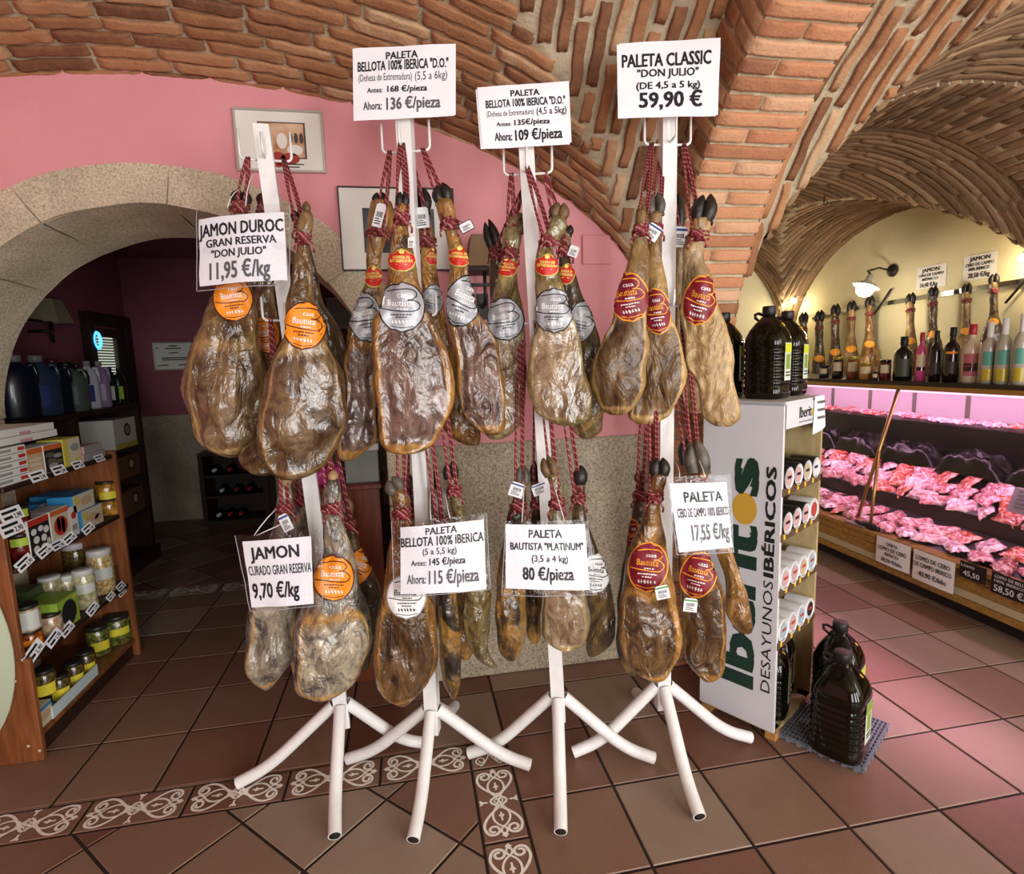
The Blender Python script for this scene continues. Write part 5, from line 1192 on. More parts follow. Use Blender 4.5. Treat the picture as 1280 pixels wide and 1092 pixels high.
mb = M(); mb.box((2.265, Y0, .288), (2.36, Y1, .318), bev=.004); mb.build('ledge', slat, dc)
mb = M()
mb.add([(2.345, Y0, .318), (2.62, Y0, .40), (2.62, Y1, .40), (2.345, Y1, .318)], [[0, 3, 2, 1]]); mb.box((2.62, Y0, .38), (2.632, Y1, .495), 0)
mb.add([(2.632, Y0, .475), (2.90, Y0, .66), (2.90, Y1, .66), (2.632, Y1, .475)], [[0, 3, 2, 1]]); mb.box((2.9, Y0, .64), (3.2, Y1, .70), 0); mb.build('meat_trays', dk_tray, dc)
mb = M(); mb.box((2.78, Y0, .985), (3.12, Y1, .993)); mb.build('inner_glass_shelf', glass_m, dc)
mb = M(); mb.box((3.14, Y0, .985), (3.2, Y1, 1.26), 0); mb.box((3.14, Y0, .70), (3.2, Y1, .985), 2)  # gloom below the glass shelf is put into the panel colour
for i in range(8): y = .25+.42*i; mb.box((3.134, y, .99), (3.14, y+.03, 1.25), 1)
mb.build('back_panel', [white_lam, steel, dk_tray], dc)
mb = M(); mb.box((2.50, Y0, 1.252), (3.22, Y1, 1.274), 0, bev=.003); mb.box((2.495, Y0, 1.222), (2.53, Y1, 1.252), 1, bev=.003); mb.build('top_shelf', [shelf_dk, brass], dc)
mb = M(); mb.add([(2.325, Y0, .32), (2.325, Y1, .32), (2.51, Y1, 1.222), (2.51, Y0, 1.222)], [[0, 1, 2, 3]]); mb.build('front_glass', glass_m, dc)
for y in (1.47, -.2, 3.1):
    mb = M(); mb.tube([(2.318, y+.07, .318), (2.505, y-.02, 1.235)], .011, 8); mb.tube([(2.318, y-.05, .318), (2.42, y+.02, .82)], .010, 8); mb.build('brass_support', brass, dc)
mb = M(); mb.box((2.262, 1.42, .318), (2.352, 1.58, .33), bev=.002); mb.build('support_plate', steel, dc)
tube_m = mat('pink_tube', (1, .62, .86), .5, emit=1.3)
mb = M(); mb.tube([(2.58, Y0+.1, 1.215), (2.58, Y1-.1, 1.215)], .012, 10); mb.tube([(3.05, Y0+.1, 1.232), (3.05, Y1-.1, 1.232)], .012, 10); mb.build('light_tube', tube_m, dc)
def counter_light(x, z, tx, tz, power, spread=pi):
    l = bpy.data.lights.new('counter_tube_and_pink_fill', 'AREA'); l.shape = 'RECTANGLE'; l.size = .05; l.size_y = 3.4; l.energy = power; l.spread = spread; l.color = (1, .50, .80)
    o = bpy.data.objects.new('counter_tube_and_pink_fill', l); COL.objects.link(o); o.location = (x, 1.4, z); d = Vector((tx-x, 0, tz-z)).normalized(); y_ = Vector((0, 1, 0)); x_ = y_.cross(-d)
    o.matrix_world = Matrix(((x_.x, y_.x, -d.x, x), (x_.y, y_.y, -d.y, 1.4), (x_.z, y_.z, -d.z, z), (0, 0, 0, 1)))
counter_light(2.60, 1.20, 2.62, .4, 19); counter_light(3.0, 1.215, 3.05, .9, 5); counter_light(2.485, 1.215, 1.32, 0, 8, radians(24))  # last one is an added lamp without a tube, for the pink floor patch
# packed meat: six kinds of crumpled packets, copied
def meat_mat(name, a, b_, c):
    m = mat(name, a, .22, coat=.8, bump=.6, bscale=40); nt = m.node_tree; bs = nt.nodes['Principled BSDF']
    t = nt.nodes.new('ShaderNodeTexCoord'); n = nt.nodes.new('ShaderNodeTexNoise'); n.inputs['Scale'].default_value = 17; n.inputs['Detail'].default_value = 4; n.inputs['Distortion'].default_value = 1.6; nt.links.new(t.outputs['Object'], n.inputs['Vector'])
    r = nt.nodes.new('ShaderNodeValToRGB'); e = r.color_ramp.elements; e[0].position = .36; e[0].color = (*srgb(a), 1); e[1].position = .62; e[1].color = (*srgb(c), 1); q = e.new(.48); q.color = (*srgb(b_), 1)
    nt.links.new(n.outputs['Fac'], r.inputs['Fac']); nt.links.new(r.outputs['Color'], bs.inputs['Base Color']); return m
MEAT = [meat_mat('packed_meat_pink', 'b04a56', 'd98a94', 'f0d2d8'), meat_mat('packed_meat_red', 'a8352c', 'd4604a', 'e8b8ac'), meat_mat('packed_meat_pale', 'c88490', 'ecc0c8', 'f6e6ea'), meat_mat('loin_and_dark_lump', '6a2a2c', '98484a', 'd8a8ac')]
def packet_mesh(i, sx, sy, sz):
    mb = M(); sd = i*11.3; nu, nv = 16, 16
    for top in (1, 0):
        def f(u, v):
            x = (u-.5)*2; y = (v-.5)*2; r = max(abs(x), abs(y)); hgt = max(0, 1-r**3.5)
            n_ = noise.noise(Vector((x*2.3+sd, y*2.3, top)))*.55+noise.noise(Vector((x*6+sd, y*6, 4)))*.35
            z = sz*(hgt*(.75+.6*n_)) if top else .0
            z += .010*noise.noise(Vector((x*4+sd, y*4, 8))) if r > .8 else 0
            return Vector((x*sx*(1+.08*noise.noise(Vector((y*2+sd, 3, 1)))), y*sy*(1+.08*noise.noise(Vector((x*2+sd, 1, 7)))), z+.004))
        mb.grid(f, nu, nv, 0, True, flip=not top)
    return mb
PACKS = []
for i, (sx, sy, sz, mi) in enumerate(((.055, .085, .030, 0), (.050, .10, .034, 2), (.065, .075, .028, 1), (.05, .11, .036, 0), (.06, .09, .03, 2), (.045, .12, .040, 3))):
    o = packet_mesh(i, sx, sy, sz).build('meat_packet', MEAT[mi]); PACKS.append(o)
first = [True]*6; rr_ = random.Random(5)
tier = ['on the lowest tray', 'on the middle tray', 'on the inner glass shelf']
def lay_packet(i, x, y, z, tilt, rz, lab, grp):
    o = PACKS[i]
    if first[i]: first[i] = False
    else: o = o.copy(); COL.objects.link(o)
    o.location = (x, y, z); o.rotation_euler = (0, -tilt, rz); o['label'] = lab; o['category'] = 'packed meat'; o['group'] = grp
desc = ['pink packed meat', 'pale pink packed meat', 'red packed meat', 'pink packed meat', 'pale pink packed meat', 'dark cured loin']
nlow = 0
for row, (x, z, tl) in enumerate(((2.40, .335, .29), (2.51, .368, .29), (2.68, .51, .60), (2.76, .565, .60), (2.84, .62, .60))):
    y = .15+.04*row; k = 0
    while y < 3.0:
        i = rr_.choice((0, 1, 3, 4, 2, 5) if row < 2 else (0, 1, 2, 3, 4, 2))
        low = row < 2
        lay_packet(i, x+rr_.uniform(-.012, .012), y, z+rr_.uniform(.0, .012), tl+rr_.uniform(-.25, .25), rr_.uniform(-.8, .8)+(pi/2 if i in (3, 5) and low else 0), f"{desc[i]} in clear film {tier[0] if low else tier[1]} of the deli counter", ('packets on the lowest tray, ' if low else 'packets on the middle tray, ')+desc[i])
        y += rr_.uniform(.13, .17); k += 1
for y in [.5+.17*i for i in range(14)]:
    i = rr_.choice((0, 1, 2, 4)); lay_packet(i, 2.92+rr_.uniform(-.05, .05), y, .994, 0, rr_.uniform(-.6, .6), f"{desc[i]} in clear film {tier[2]} of the deli counter", 'packets on the glass shelf, '+desc[i])
film_and_shade = mat('film_and_shade', '070506', .3)  # black lumps stand in for a dark band of film and shadow
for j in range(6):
    y = .35+.46*j; o = packet_mesh(20+j, .11, .22, .15).build('loin_and_dark_lump', film_and_shade); o.location = (2.955, y, .69+.01*sin(j*2)); o.rotation_euler = (0, -.25, .1*sin(j*3))
    tag(o, 'dark film lump filling the black, shadowed band between middle tray and glass shelf', 'dark lump', 'dark lumps in the counter shadow')
for i, (y0, lab) in enumerate(((.80, 'grey printed card standing on the middle tray, left of two'), (.42, 'grey printed card standing on the middle tray, near the photo edge'))):
    k = thing('counter_card', lab, 'price card', (2.62, y0, .55), 'grey cards in the counter'); mb = M(); pt = lambda a, b: Vector((2.60+.05*b-.012*a, y0-.26*a+.0*b, .575+.13*b+.0*a)); 
    mb.add([pt(0, 0), pt(1, 0), pt(1, 1), pt(0, 1)], [[0, 1, 2, 3], [3, 2, 1, 0]], 0); o_ = Vector((-.002, 0, .0008))
    for t in (.2, .36, .52, .68, .84): mb.add([pt(.12, t)+o_, pt(.88, t)+o_, pt(.88, t+.07)+o_, pt(.12, t+.07)+o_], [[0, 1, 2, 3]], 1)
    mb.build('card', [mat('grey_card', 'b5b0b4', .6), ink_grey], k)
# price cards on the ledge
card_blk = mat('black_card', '18171a', .5); chalk = mat('chalk_white', 'dcdce0', .7)
def ledge_card(lab, y0, y1, z0, z1, lines, black=False, x=2.262, bx=.0):
    k = thing('ledge_price_card', lab, 'price card', (x, (y0+y1)/2, z0), 'price cards on the counter ledge')
    f = lambda s, t, h=0: Vector((x-.003-h+bx*t, lerp(y0, y1, s), lerp(z0, z1, t)))
    mb = M(); mb.grid(lambda u, v: f(u, v, .006*sin(pi*u)), 6, 3, 0)
    for txt, s0, s1, t0, t1 in lines: put_text(mb, lambda a, b: f(a, b, .009), txt, s0, s1, t0, t1, 1, .02)
    mb.build('card', [card_blk, chalk] if black else [paper, ink], k)
ledge_card('white card on the counter ledge reading LOMO DE CEBO IBERICO, left of two', 1.30, 1.05, .145, .315, (('OFERTA', .33, .66, .74, .86), ('LOMO DE CEBO', .1, .92, .54, .68), ('IBERICO', .3, .7, .36, .48), ('38,50 €/kilo', .2, .82, .12, .26)))
ledge_card('white card on the counter ledge reading LOMO DE CEBO DE CAMPO IBERICO', 1.03, .77, .135, .315, (('LOMO DE CEBO', .1, .92, .70, .84), ('DE CAMPO IBERICO', .06, .96, .48, .62), ('40,90 €/kilo', .18, .85, .18, .34)))
ledge_card('small black price card on the ledge, right of the white ledge cards', .745, .60, .255, .345, (('LOMO', .1, .6, .7, .85), ('45,50', .2, .8, .2, .5)), True)
ledge_card('black price card reading 58,50 on the ledge, at the right photo edge', .575, .345, .235, .345, (('LOMO DE BELLOTA', .1, .9, .78, .92), ('100% IBERICO', .1, .75, .58, .7), ('58,50 €/kg', .1, .95, .15, .45)), True)
mb = M(); mb.tube([(2.30, 1.50-.0, .335), (2.305, 1.42, .338), (2.30, 1.33, .335)], [.012, .022, .012], 10); mb.build('x', cap_blk); o = bpy.data.objects[-1] if False else [q for q in COL.objects if q.name == 'x'][0]; o.name = 'dark_bundle'; tag(o, 'small dark bundle lying on the ledge, left of the white ledge cards', 'bundle')

# ---- things on the counter top
def bottle(name, lab, x, y, prof, cols, z=1.274, n=20, labels=(), sq=0, group='bottles and jars on the deli counter', cat='bottle', cap=None):
    k = thing(name, lab, cat, (x, y, z), group); mb = M(); mb.lathe(prof, n, 0, (x, y, z), square=sq); mb.build('glass_body', cols[0], k)
    if cap: mb = M(); mb.lathe(cap, n, 0, (x, y, z)); mb.build('cap', cols[1], k)
    for (r, z0, z1, a0, a1, m) in labels:
        mb = M(); mb.grid(lambda u, v: Vector((x+(r+.0012)*cos(lerp(a0, a1, u)), y+(r+.0012)*sin(lerp(a0, a1, u)), z+lerp(z0, z1, v))), 12, 2, 0); mb.build('label', m, k)
    return k
AV = atan2(CAM.y-1.2, CAM.x-2.6); LA = (AV-.75, AV+.75)
dk_gl = mat('dark_glass', '14160e', .08, coat=.8); pink_liq = mat('pink_liqueur', 'c4487c', .15, coat=.8); wine_gl = mat('wine_glass', '1b0a0e', .08, coat=.8); cream_liq = mat('cream_liqueur', 'cbb39a', .2, coat=.8); clear_b = mat('pale_bottle', 'b0aa98', .12, coat=.8); red_cap = mat('red_cap', 'a82430', .35); wht_cap = mat('white_cap', 'dcdcda', .4); gold_lid = mat('gold_lid', 'a8963a', .35, metal=.4); lab_cream = mat('cream_label', 'cdbb98', .6); teal_l = mat('teal_label', '5b9c8c', .5); yel_liq = mat('yellow_liqueur', 'b8a02a', .2); jam_red = mat('jam_red', '5a1218', .12, coat=.8); jam_brown = mat('jam_brown', '7a3a1c', .12, coat=.8); jam_dk = mat('jam_dark', '1a0f10', .12, coat=.8); honey = mat('honey', '9a6428', .12, coat=.8)
def wineprof(r, h): return [(0, 0), (r*.9, 0), (r, .006), (r, h*.58), (r*.9, h*.66), (r*.42, h*.75), (r*.36, h*.8), (r*.36, h*.97)]
def capprof(r, h, a=.8): return [(r*.40, h*a), (r*.42, h*a+.002), (r*.42, h*.995), (r*.38, h), (0, h)]
cx_ = lambda u: None
def at_counter(u, x=2.62): p = onx(u, 470, x); return p.x, p.y
def B(name, lab, u, r, h, body, cap, capcol, labs=(), x=2.62, fl=False):
    X, Y = at_counter(u, x); h = h
    bottle(name, lab, X, Y, wineprof(r, h), (body, capcol), labels=[(r, h*a, h*b, *LA, m) for a, b, m in labs], cap=capprof(r, h, cap))
B('oil_bottle_round', 'dark green round shouldered oil bottle on the counter, beside the brass support', 1128, .055, .29, dk_gl, .80, cap_blk, ((.1, .5, mat('oil_label', '3d4536', .5)),)); 
B('liqueur_bottle', 'bright pink liqueur bottle with a red cap on the counter', 1150, .032, .31, pink_liq, .82, red_cap, ((.3, .55, lab_cream), (.22, .29, jam_dk)))
B('wine_bottle', 'dark bottle with black cap on the counter, right beside the pink bottle', 1168, .034, .315, wine_gl, .84, cap_blk, ((.16, .38, mat('dark_label', '3b2f2c', .5)),))
B('wine_bottle', 'dark bottle with black cap and orange sticker, left of the red capped cream bottle', 1188, .042, .33, wine_gl, .84, cap_blk, ((.16, .38, mat('dark_label', '3b2f2c', .5)), (.52, .56, L_OR)))
B('cream_liqueur_bottle', 'cream coloured liqueur bottle with red cap and red label on the counter', 1212, .048, .34, cream_liq, .82, red_cap, ((.12, .5, mat('rose_label', 'a85a5e', .5)), (.2, .34, jam_dk)))
for i, u in enumerate((1234, 1252, 1274)): B('orujo_bottle', ('tall pale bottle with white cap, nearest to the red capped bottle', 'tall pale bottle with white cap, in the middle of three', 'tall pale bottle with white cap at the right photo edge')[i], u, .036, .345+.015*i, clear_b, .66, wht_cap, ((.30, .52, teal_l), (.05, .24, yel_liq)), x=2.60)
def jar(lab, u, r, h, body, lid, x=2.60, l=(.35, .75), name='jam_jar'):
    X, Y = at_counter(u, x); bottle(name, lab, X, Y, [(0, 0), (r*.92, 0), (r, .005), (r, h*.82), (r*.9, h*.88)], (body, lid), labels=[(r, h*l[0], h*l[1], *LA, lab_cream)], cap=[(r*.93, h*.86), (r*.98, h*.865), (r*.98, h*.99), (r*.94, h), (0, h)], cat='jar')
jar('dark jam jar at the left end of the counter top, next to the oil bottles', 1030, .035, .10, jam_dk, cap_blk); jar('dark jam jar with a yellow lid on the counter top', 1047, .038, .165, jam_dk, gold_lid); jar('red brown jam jar with a yellow lid on the counter top', 1066, .042, .165, jam_brown, gold_lid); jar('honey jar with a pale label, right of the yellow lidded jars', 1082, .042, .125, honey, gold_lid, 2.57); jar('tiny dark jar between the honey and the red jar', 1094, .018, .06, jam_dk, cap_blk, 2.55); jar('red jam jar left of the round oil bottle', 1106, .036, .14, jam_red, jam_dk)

# ---- deli wall: lamp, notices, bar with hams
WX = 3.6
def wallx(y, z, h=.003): return Vector((WX-h, y, z))
def notice(lab, a_, b_, skew, lines):
    q0, q1 = onx(*a_, WX-.01), onx(*b_, WX-.01); y0, y1, z0, z1 = q0.y, q1.y, q0.z, q1.z
    k = thing('wall_notice', lab, 'notice', (WX-.003, (y0+y1)/2, z0), 'paper notices on the cream wall')
    f = lambda s, t, h=.004: wallx(lerp(y0, y1, s), lerp(z0, z1, t)+skew*s, h+.004*sin(pi*s))
    mb = M(); mb.grid(lambda u, v: f(u, v), 6, 3, 0)
    for txt, s0, s1, t0, t1 in lines: put_text(mb, lambda a, b: f(a, b, .006), txt, s0, s1, t0, t1, 1, .035)
    mb.build('paper_sheet', [paper, ink], k)
notice('paper notice on the cream wall, left one, 24,40 euro per kilo', (1144, 362.5), (1183, 328), .0, (('JAMON', .2, .78, .74, .9), ('CEBO DE CAMPO', .08, .92, .54, .66), ('IBÉRICO', .22, .75, .36, .47), ('24,40 €/kg', .15, .75, .08, .26)))
notice('paper notice on the cream wall, right one, jamon 100% iberico', (1202, 352), (1247, 313), .0, (('JAMON', .2, .8, .76, .92), ('CEBO DE CAMPO', .08, .92, .56, .68), ('100% IBERICO', .18, .8, .38, .5), ('28,50 €/kg', .18, .82, .1, .28)))
bulb = mat('lamp_glow', (1, .93, .78), .5, emit=14); enam = mat('grey_enamel', 'b7b2a6', .4)
k = thing('wall_lamp', 'black wall lamp with a glowing bulb and enamel shade on the cream wall', 'wall lamp', (WX, 2.65, 2.05))
mb = M(); pc = onx(1116, 338, WX-.01); mb.lathe([(0, 0), (.055, 0), (.05, .015), (.02, .02), (0, .02)], 20, 0, mtx=Matrix.Translation(pc) @ Matrix.Rotation(-pi/2, 4, 'Y')); mb.build('wall_plate', iron, k)
lp = D(1085, 352, depth(pc)-.28)
mb = M(); mb.tube([pc+Vector((-.02, 0, 0)), pc+Vector((-.10, .04, .03)), pc+Vector((-.17, .09, .01)), lp+Vector((.03, 0, .05))], .008, 8); mb.build('arm', iron, k)
axl = (lp-(pc+Vector((-.17, .09, .01)))).normalized(); axl = Vector((-.35, .1, -1)).normalized(); xl = axl.cross(Vector((0, 1, 0))).normalized(); yl = axl.cross(xl)
mtl = Matrix(((xl.x, yl.x, axl.x, lp.x), (xl.y, yl.y, axl.y, lp.y), (xl.z, yl.z, axl.z, lp.z), (0, 0, 0, 1)))
mb = M(); mb.lathe([(.02, -.06), (.024, -.02), (.03, 0), (.07, .015), (.105, .04), (.104, .043), (.068, .02), (.02, .006)], 24, 0, mtx=mtl); mb.build('shade', enam, k)
mb = M(); mb.lathe([(0, .0), (.03, .01), (.062, .035), (.068, .065), (.055, .10), (.03, .12), (0, .125)], 20, 0, mtx=mtl); mb.build('bulb', bulb, k)
l = bpy.data.lights.new('wall_lamp_bulb', 'POINT'); l.energy = 9; l.color = (1, .84, .58); l.shadow_soft_size = .06; o = bpy.data.objects.new('wall_lamp_bulb', l); COL.objects.link(o); o.location = lp+axl*.22
def spot_bulb(lab, p, pw):
    k = thing('wall_bulb', lab, 'lamp', tuple(p)); mb = M(); mb.lathe([(0, -.03), (.022, -.02), (.03, 0), (.022, .02), (0, .03)], 14, 0, tuple(p)); mb.build('bulb', bulb, k)
    mb = M(); mb.tube([p+Vector((0, 0, .028)), p+Vector((.03, 0, .06)), p+Vector((WX-.01-p.x, 0, .06))], .007, 8); mb.build('bracket', iron, k)
    l = bpy.data.lights.new('wall_bulb_light', 'POINT'); l.energy = pw; l.color = (1, .80, .45); l.shadow_soft_size = .04; o = bpy.data.objects.new('wall_bulb_light', l); COL.objects.link(o); o.location = p+Vector((-.06, 0, -.06))
spot_bulb('small warm bulb glowing in the far corner, above the oil bottles', onx(992, 376, 3.47), 4)
spot_bulb('warm lamp on the cream wall at the right photo edge', onx(1279, 322, 3.5), 4)
k = thing('ham_rail', 'steel rail with hooks on the cream wall, hams hanging from it', 'rail', (3.45, 2.5, 1.85)); mb = M()
ra, rb = onx(1010, 395, 3.56), onx(1290, 349, 3.56); dr = (rb-ra)
mb.add([ra+Vector((0, 0, -.018)), rb+Vector((0, 0, -.018)), rb+Vector((0, 0, .018)), ra+Vector((0, 0, .018))]+[p+Vector((.03, 0, 0)) for p in (ra+Vector((0, 0, -.018)), rb+Vector((0, 0, -.018)), rb+Vector((0, 0, .018)), ra+Vector((0, 0, .018)))], [[0, 1, 2, 3], [7, 6, 5, 4], [3, 2, 6, 7], [1, 0, 4, 5]]); mb.build('bar', mat('polished_steel', 'c8c6c0', .15, metal=1), k)
mb = M()
for t in (.43, .98):
    p = ra+dr*t; mb.tube([p, p+Vector((.04, 0, 0))], .012, 8); mb.tube([p+Vector((0, -.10, .12)), p+Vector((0, .12, -.14))], .008, 6); 
mb.build('bracket', iron, k)
HW = [(1004, 398, .7), (1024, 396, .8), (1044, 388, .9), (1064, 384, 1), (1087, 378, 1), (1138, 374, .9), (1166, 366, 1), (1208, 362, 1), (1242, 350, 1.05)]
words = ('first ham from the left on the wall rail, half behind the oil bottle', 'second ham from the left on the wall rail', 'third ham from the left on the wall rail, white tag on its shank', 'fourth ham from the left on the wall rail, tan skinned', 'fifth ham from the left on the wall rail, golden and widest', 'ham on the wall rail above the round oil bottle', 'ham on the wall rail above the dark capped bottles', 'ham on the wall rail behind the red capped bottle', 'ham on the wall rail at the right, above the white capped bottles')
for i, (u, v, s) in enumerate(HW):
    st = ('dark', 'dark', 'dark', 'classic', 'golden', 'classic', 'dark', 'classic', 'dark')[i]; dp_ = depth(onx(u, v, 3.49))-.0
    ham('w%d' % i, 'wall_ham', words[i], [(v+3, u-4, u+4), (v+18, u-4.5, u+4.5), (v+34, u-4.5, u+4.5), (v+48, u-6, u+6), (v+64, u-10*s, u+10*s), (v+84, u-14*s, u+14*s), (v+104, u-15*s, u+15*s), (v+122, u-11*s, u+11*s), (v+130, u-4, u+4)], dp_, st, .6, 0, .5, ('black', (u+1, v-9)), None, v+14, rope_end=False)
    H = HAMS['w%d' % i]; H['root']['group'] = 'hams on the wall rail'
    mb = M(); patch(mb, frame_fn(H, (u, v+52), 13, 9, 0, .003), 0, 'ellipse', 8); mb.build('label', L_OG, H['root'])
for (u, v) in ((1003, 219), (1012, 219), (1030, 255)):   # ceiling hooks
    z_ = 2.45; p = ony(u, v, 1.5 if v < 240 else 2.0); k = thing('ceiling_hook', f"small rusty hook hanging from the far brick vault, {'left of a pair' if u == 1003 else 'right of a pair' if u == 1012 else 'below the pair'}", 'hook', tuple(p))
    mb = M(); mb.tube([p+Vector((0, 0, .06)), p, p+Vector((.012, 0, -.012)), p+Vector((.026, 0, 0)), p+Vector((.027, 0, .02))], .004, 6); mb.build('hook', mat('rusty_iron', '3a221a', .7), k)

# ================================================================== LEFT SHELF WITH PRESERVES
def P_u(x, y, z): d = Vector((x, y, z))-CAM; return 640+FPX*d.dot(R_)/d.dot(F_)
def y_at(u, x, z, lo=.2, hi=6.):
    for i in range(40):
        m = (lo+hi)/2
        if P_u(x, m, z) < u: lo = m
        else: hi = m
    return (lo+hi)/2
XF = -2.12; SZ = (.10, .40, .77, 1.08)
sh = thing('preserves_shelf', 'brown wooden shelf unit at the left edge, stocked with jars and cartons', 'shelf unit', (-2.29, 1.03, 0), None)
mb = M(); mb.box((-2.47, .602, 0), (XF+.015, .628, .42), bev=.004); mb.box((-2.47, .602, .42), (XF-.006, .628, 1.10), bev=.004)
mb.build('side_panel', wood_mid, sh)
mb = M(); mb.box((-2.47, 1.425, 0), (XF+.01, 1.45, 1.10), bev=.004); mb.build('side_panel', wood_mid, sh)
mb = M(); mb.box((-2.475, .602, .05), (-2.462, 1.45, 1.10)); mb.build('back_panel', wood_mid, sh)
for i, z in enumerate(SZ): mb = M(); mb.box((-2.462, .63, z-.02), (XF, 1.424, z), bev=.003); mb.build('shelf_board', wood_dark if i else wood_mid, sh)
mb = M(); mb.box((-2.44, .63, .0), (XF-.02, 1.424, .08)); mb.build('kickboard', wood_dark, sh)
screw = mat('pale_screw_cap', 'cfc3a8', .5); mb = M()
for x, z in ((-2.16, .34), (-2.15, .07), (-2.115, .045)): mb.lathe([(.006, 0), (.005, .003), (0, .0035)], 10, 0, mtx=Matrix.Translation((x, .602, z)) @ Matrix.Rotation(pi/2, 4, 'X'))
mb.build('screw_cap', screw, sh)
pale_g = mat('pale_green_board', 'b9c2a8', .6)
mb = M(); mb.lathe([(0, 0), (.40, 0), (.402, .004), (.40, .010), (0, .010)], 48, 0, mtx=Matrix.Translation((-2.365, .598, .47)) @ Matrix.Rotation(pi/2, 4, 'X'), sx=.55)
tag(mb.build('round_board', pale_g), 'pale green rounded board against the end of the left shelf, at the photo edge', 'board')
CM = {n: mat('carton_'+n, c, .5) for n, c in dict(white='d3d2cc', tan='bfa27c', mussel='5d5a48', yellow='c3b84a', red='b03226', orange='c0602e', blue='2f7fb4', cream='c6bda4', green='8fae3c', darkg='3f5230', black='242225', grey='8d8f8c', pink='c48f96', brown='6a4a30').items()}
def carton(label_, u0, u1, z, h, front, side, x=XF-.012, dp=.10, art=(), group='cartons on the left shelf', name='carton'):
    y0, y1 = y_at(u0, x, z), y_at(u1, x, z); k = thing(name, label_, 'carton', (x-dp/2, (y0+y1)/2, z), group)
    mb = M(); mb.box((x-dp, y0, z), (x, y1, z+h), 0, bev=.0015); mb.build('box', CM[side], k)
    mb = M(); X = x+.0008
    def q(s0, s1, t0, t1, mi, e=0): mb.add([(X+e, lerp(y0, y1, s0), z+h*t0), (X+e, lerp(y0, y1, s1), z+h*t0), (X+e, lerp(y0, y1, s1), z+h*t1), (X+e, lerp(y0, y1, s0), z+h*t1)], [[0, 1, 2, 3]], mi)
    def el(s, t, rs, rt, mi, e): mb.add([(X+e, lerp(y0, y1, s)+rs*(y1-y0)*cos(2*pi*i/14), z+h*(t+rt*sin(2*pi*i/14))) for i in range(14)], [list(range(14))], mi)
    ms = [CM[front]]; q(.02, .98, .02, .98, 0)
    for a in art:
        if CM[a[1]] not in ms: ms.append(CM[a[1]])
        mi = ms.index(CM[a[1]])
        if a[0] == 'q': q(*a[2:6], mi, .0006)
        else: el(*a[2:6], mi, .001)
    mb.build('printed_front', ms, k); return k
def pjar(label_, u, z, r, h, fill, lid, labm=None, x=XF-.055, group='jars on the left shelf', band=(.3, .6), name='preserve_jar'):
    y = y_at(u, x, z+h/2); k = thing(name, label_, 'jar', (x, y, z), group)
    mb = M(); mb.lathe([(0, 0), (r*.93, 0), (r, h*.04), (r, h*.78), (r*.88, h*.86), (r*.86, h*.88)], 24, 0, (x, y, z)); mb.build('filled_glass', fill, k)
    mb = M(); mb.lathe([(r*.9, h*.86), (r*.93, h*.865), (r*.93, h*.985), (r*.88, h), (0, h)], 24, 0, (x, y, z)); mb.build('lid', lid, k)
    if labm: mb = M(); a0 = atan2(CAM.y-y, CAM.x-x); mb.grid(lambda p, q: Vector((x+(r+.0012)*cos(a0+lerp(-.7, .9, p)), y+(r+.0012)*sin(a0+lerp(-.7, .9, p)), z+h*lerp(band[0], band[1], q))), 10, 2, 0); mb.build('label', labm, k)
    return k
def jmat(n, a, b, sc=60, rough=.15): return mat(n, a, rough, col2=b, vscale=sc, coat=.8, bump=.3, bscale=sc)
j_red = jmat('red_beans', '3a0d0c', '7a2018', 80); j_mush = jmat('mushrooms', '6a3c10', 'd09a3c', 34); j_asp = jmat('asparagus', '8b845a', 'd8d2ac', 40); j_pasta = jmat('chickpeas', '9a7a40', 'e2cd98', 70); j_olive = jmat('olives', '2a3010', '7a7f3c', 60); j_tuna = jmat('tuna', '9a7a60', 'd8bfa0', 40); j_or = jmat('peppers_in_oil', '5a2208', 'c8651e', 40); j_dk = jmat('mixed_preserve', '2a2010', '7a6a34', 50)
lid_w = mat('white_lid', 'c9c9c6', .4); lid_d = mat('dark_lid', '26241f', .4); lab_y = mat('jar_label_yellow', 'd6c832', .5); lab_g2 = mat('jar_label_green', '9bb83c', .5); lab_p = mat('jar_label_pale', 'c7cac4', .5)
Z0, Z1, Z2, Z3 = [z+.001 for z in SZ]
ordn = ('lowest', 'second from the bottom', 'third from the bottom', 'fourth from the bottom', 'topmost')
for i in range(5): carton(f"flat white carton, {ordn[i]} of the stack of five on the top shelf", -6, 38-i*1.5, Z3+.0285*i, .027, 'white', 'grey', dp=.20, art=(('q', 'red', .72, .95, .25, .75), ('q', 'grey', .1, .5, .3, .7)))
for i in range(2): carton(('flat white carton lying across the top shelf stack, lower of two', 'flat white carton lying across the top shelf stack, upper of two')[i], -4, 72-4*i, Z3+.145+.031*i, .029, 'white', 'white', x=XF-.03, dp=.19, art=(('q', 'pink', .35, .55, .05, .45),))
carton('tan carton with an orange header, right of the white stack on the top shelf', 37, 57, Z3, .118, 'tan', 'white', art=(('q', 'orange', .02, .98, .8, .98), ('e', 'cream', .5, .6, .4, .07), ('e', 'cream', .5, .42, .42, .07), ('e', 'cream', .5, .25, .35, .07), ('q', 'yellow', .55, .9, .03, .2)))
carton('carton picturing mussels with an orange header, on the top shelf', 58, 81, Z3, .118, 'black', 'white', art=(('q', 'orange', .02, .98, .8, .98), ('e', 'mussel', .3, .62, .24, .09), ('e', 'grey', .7, .55, .24, .08), ('e', 'mussel', .35, .4, .24, .09), ('e', 'grey', .4, .24, .26, .08), ('e', 'mussel', .75, .33, .2, .08)))
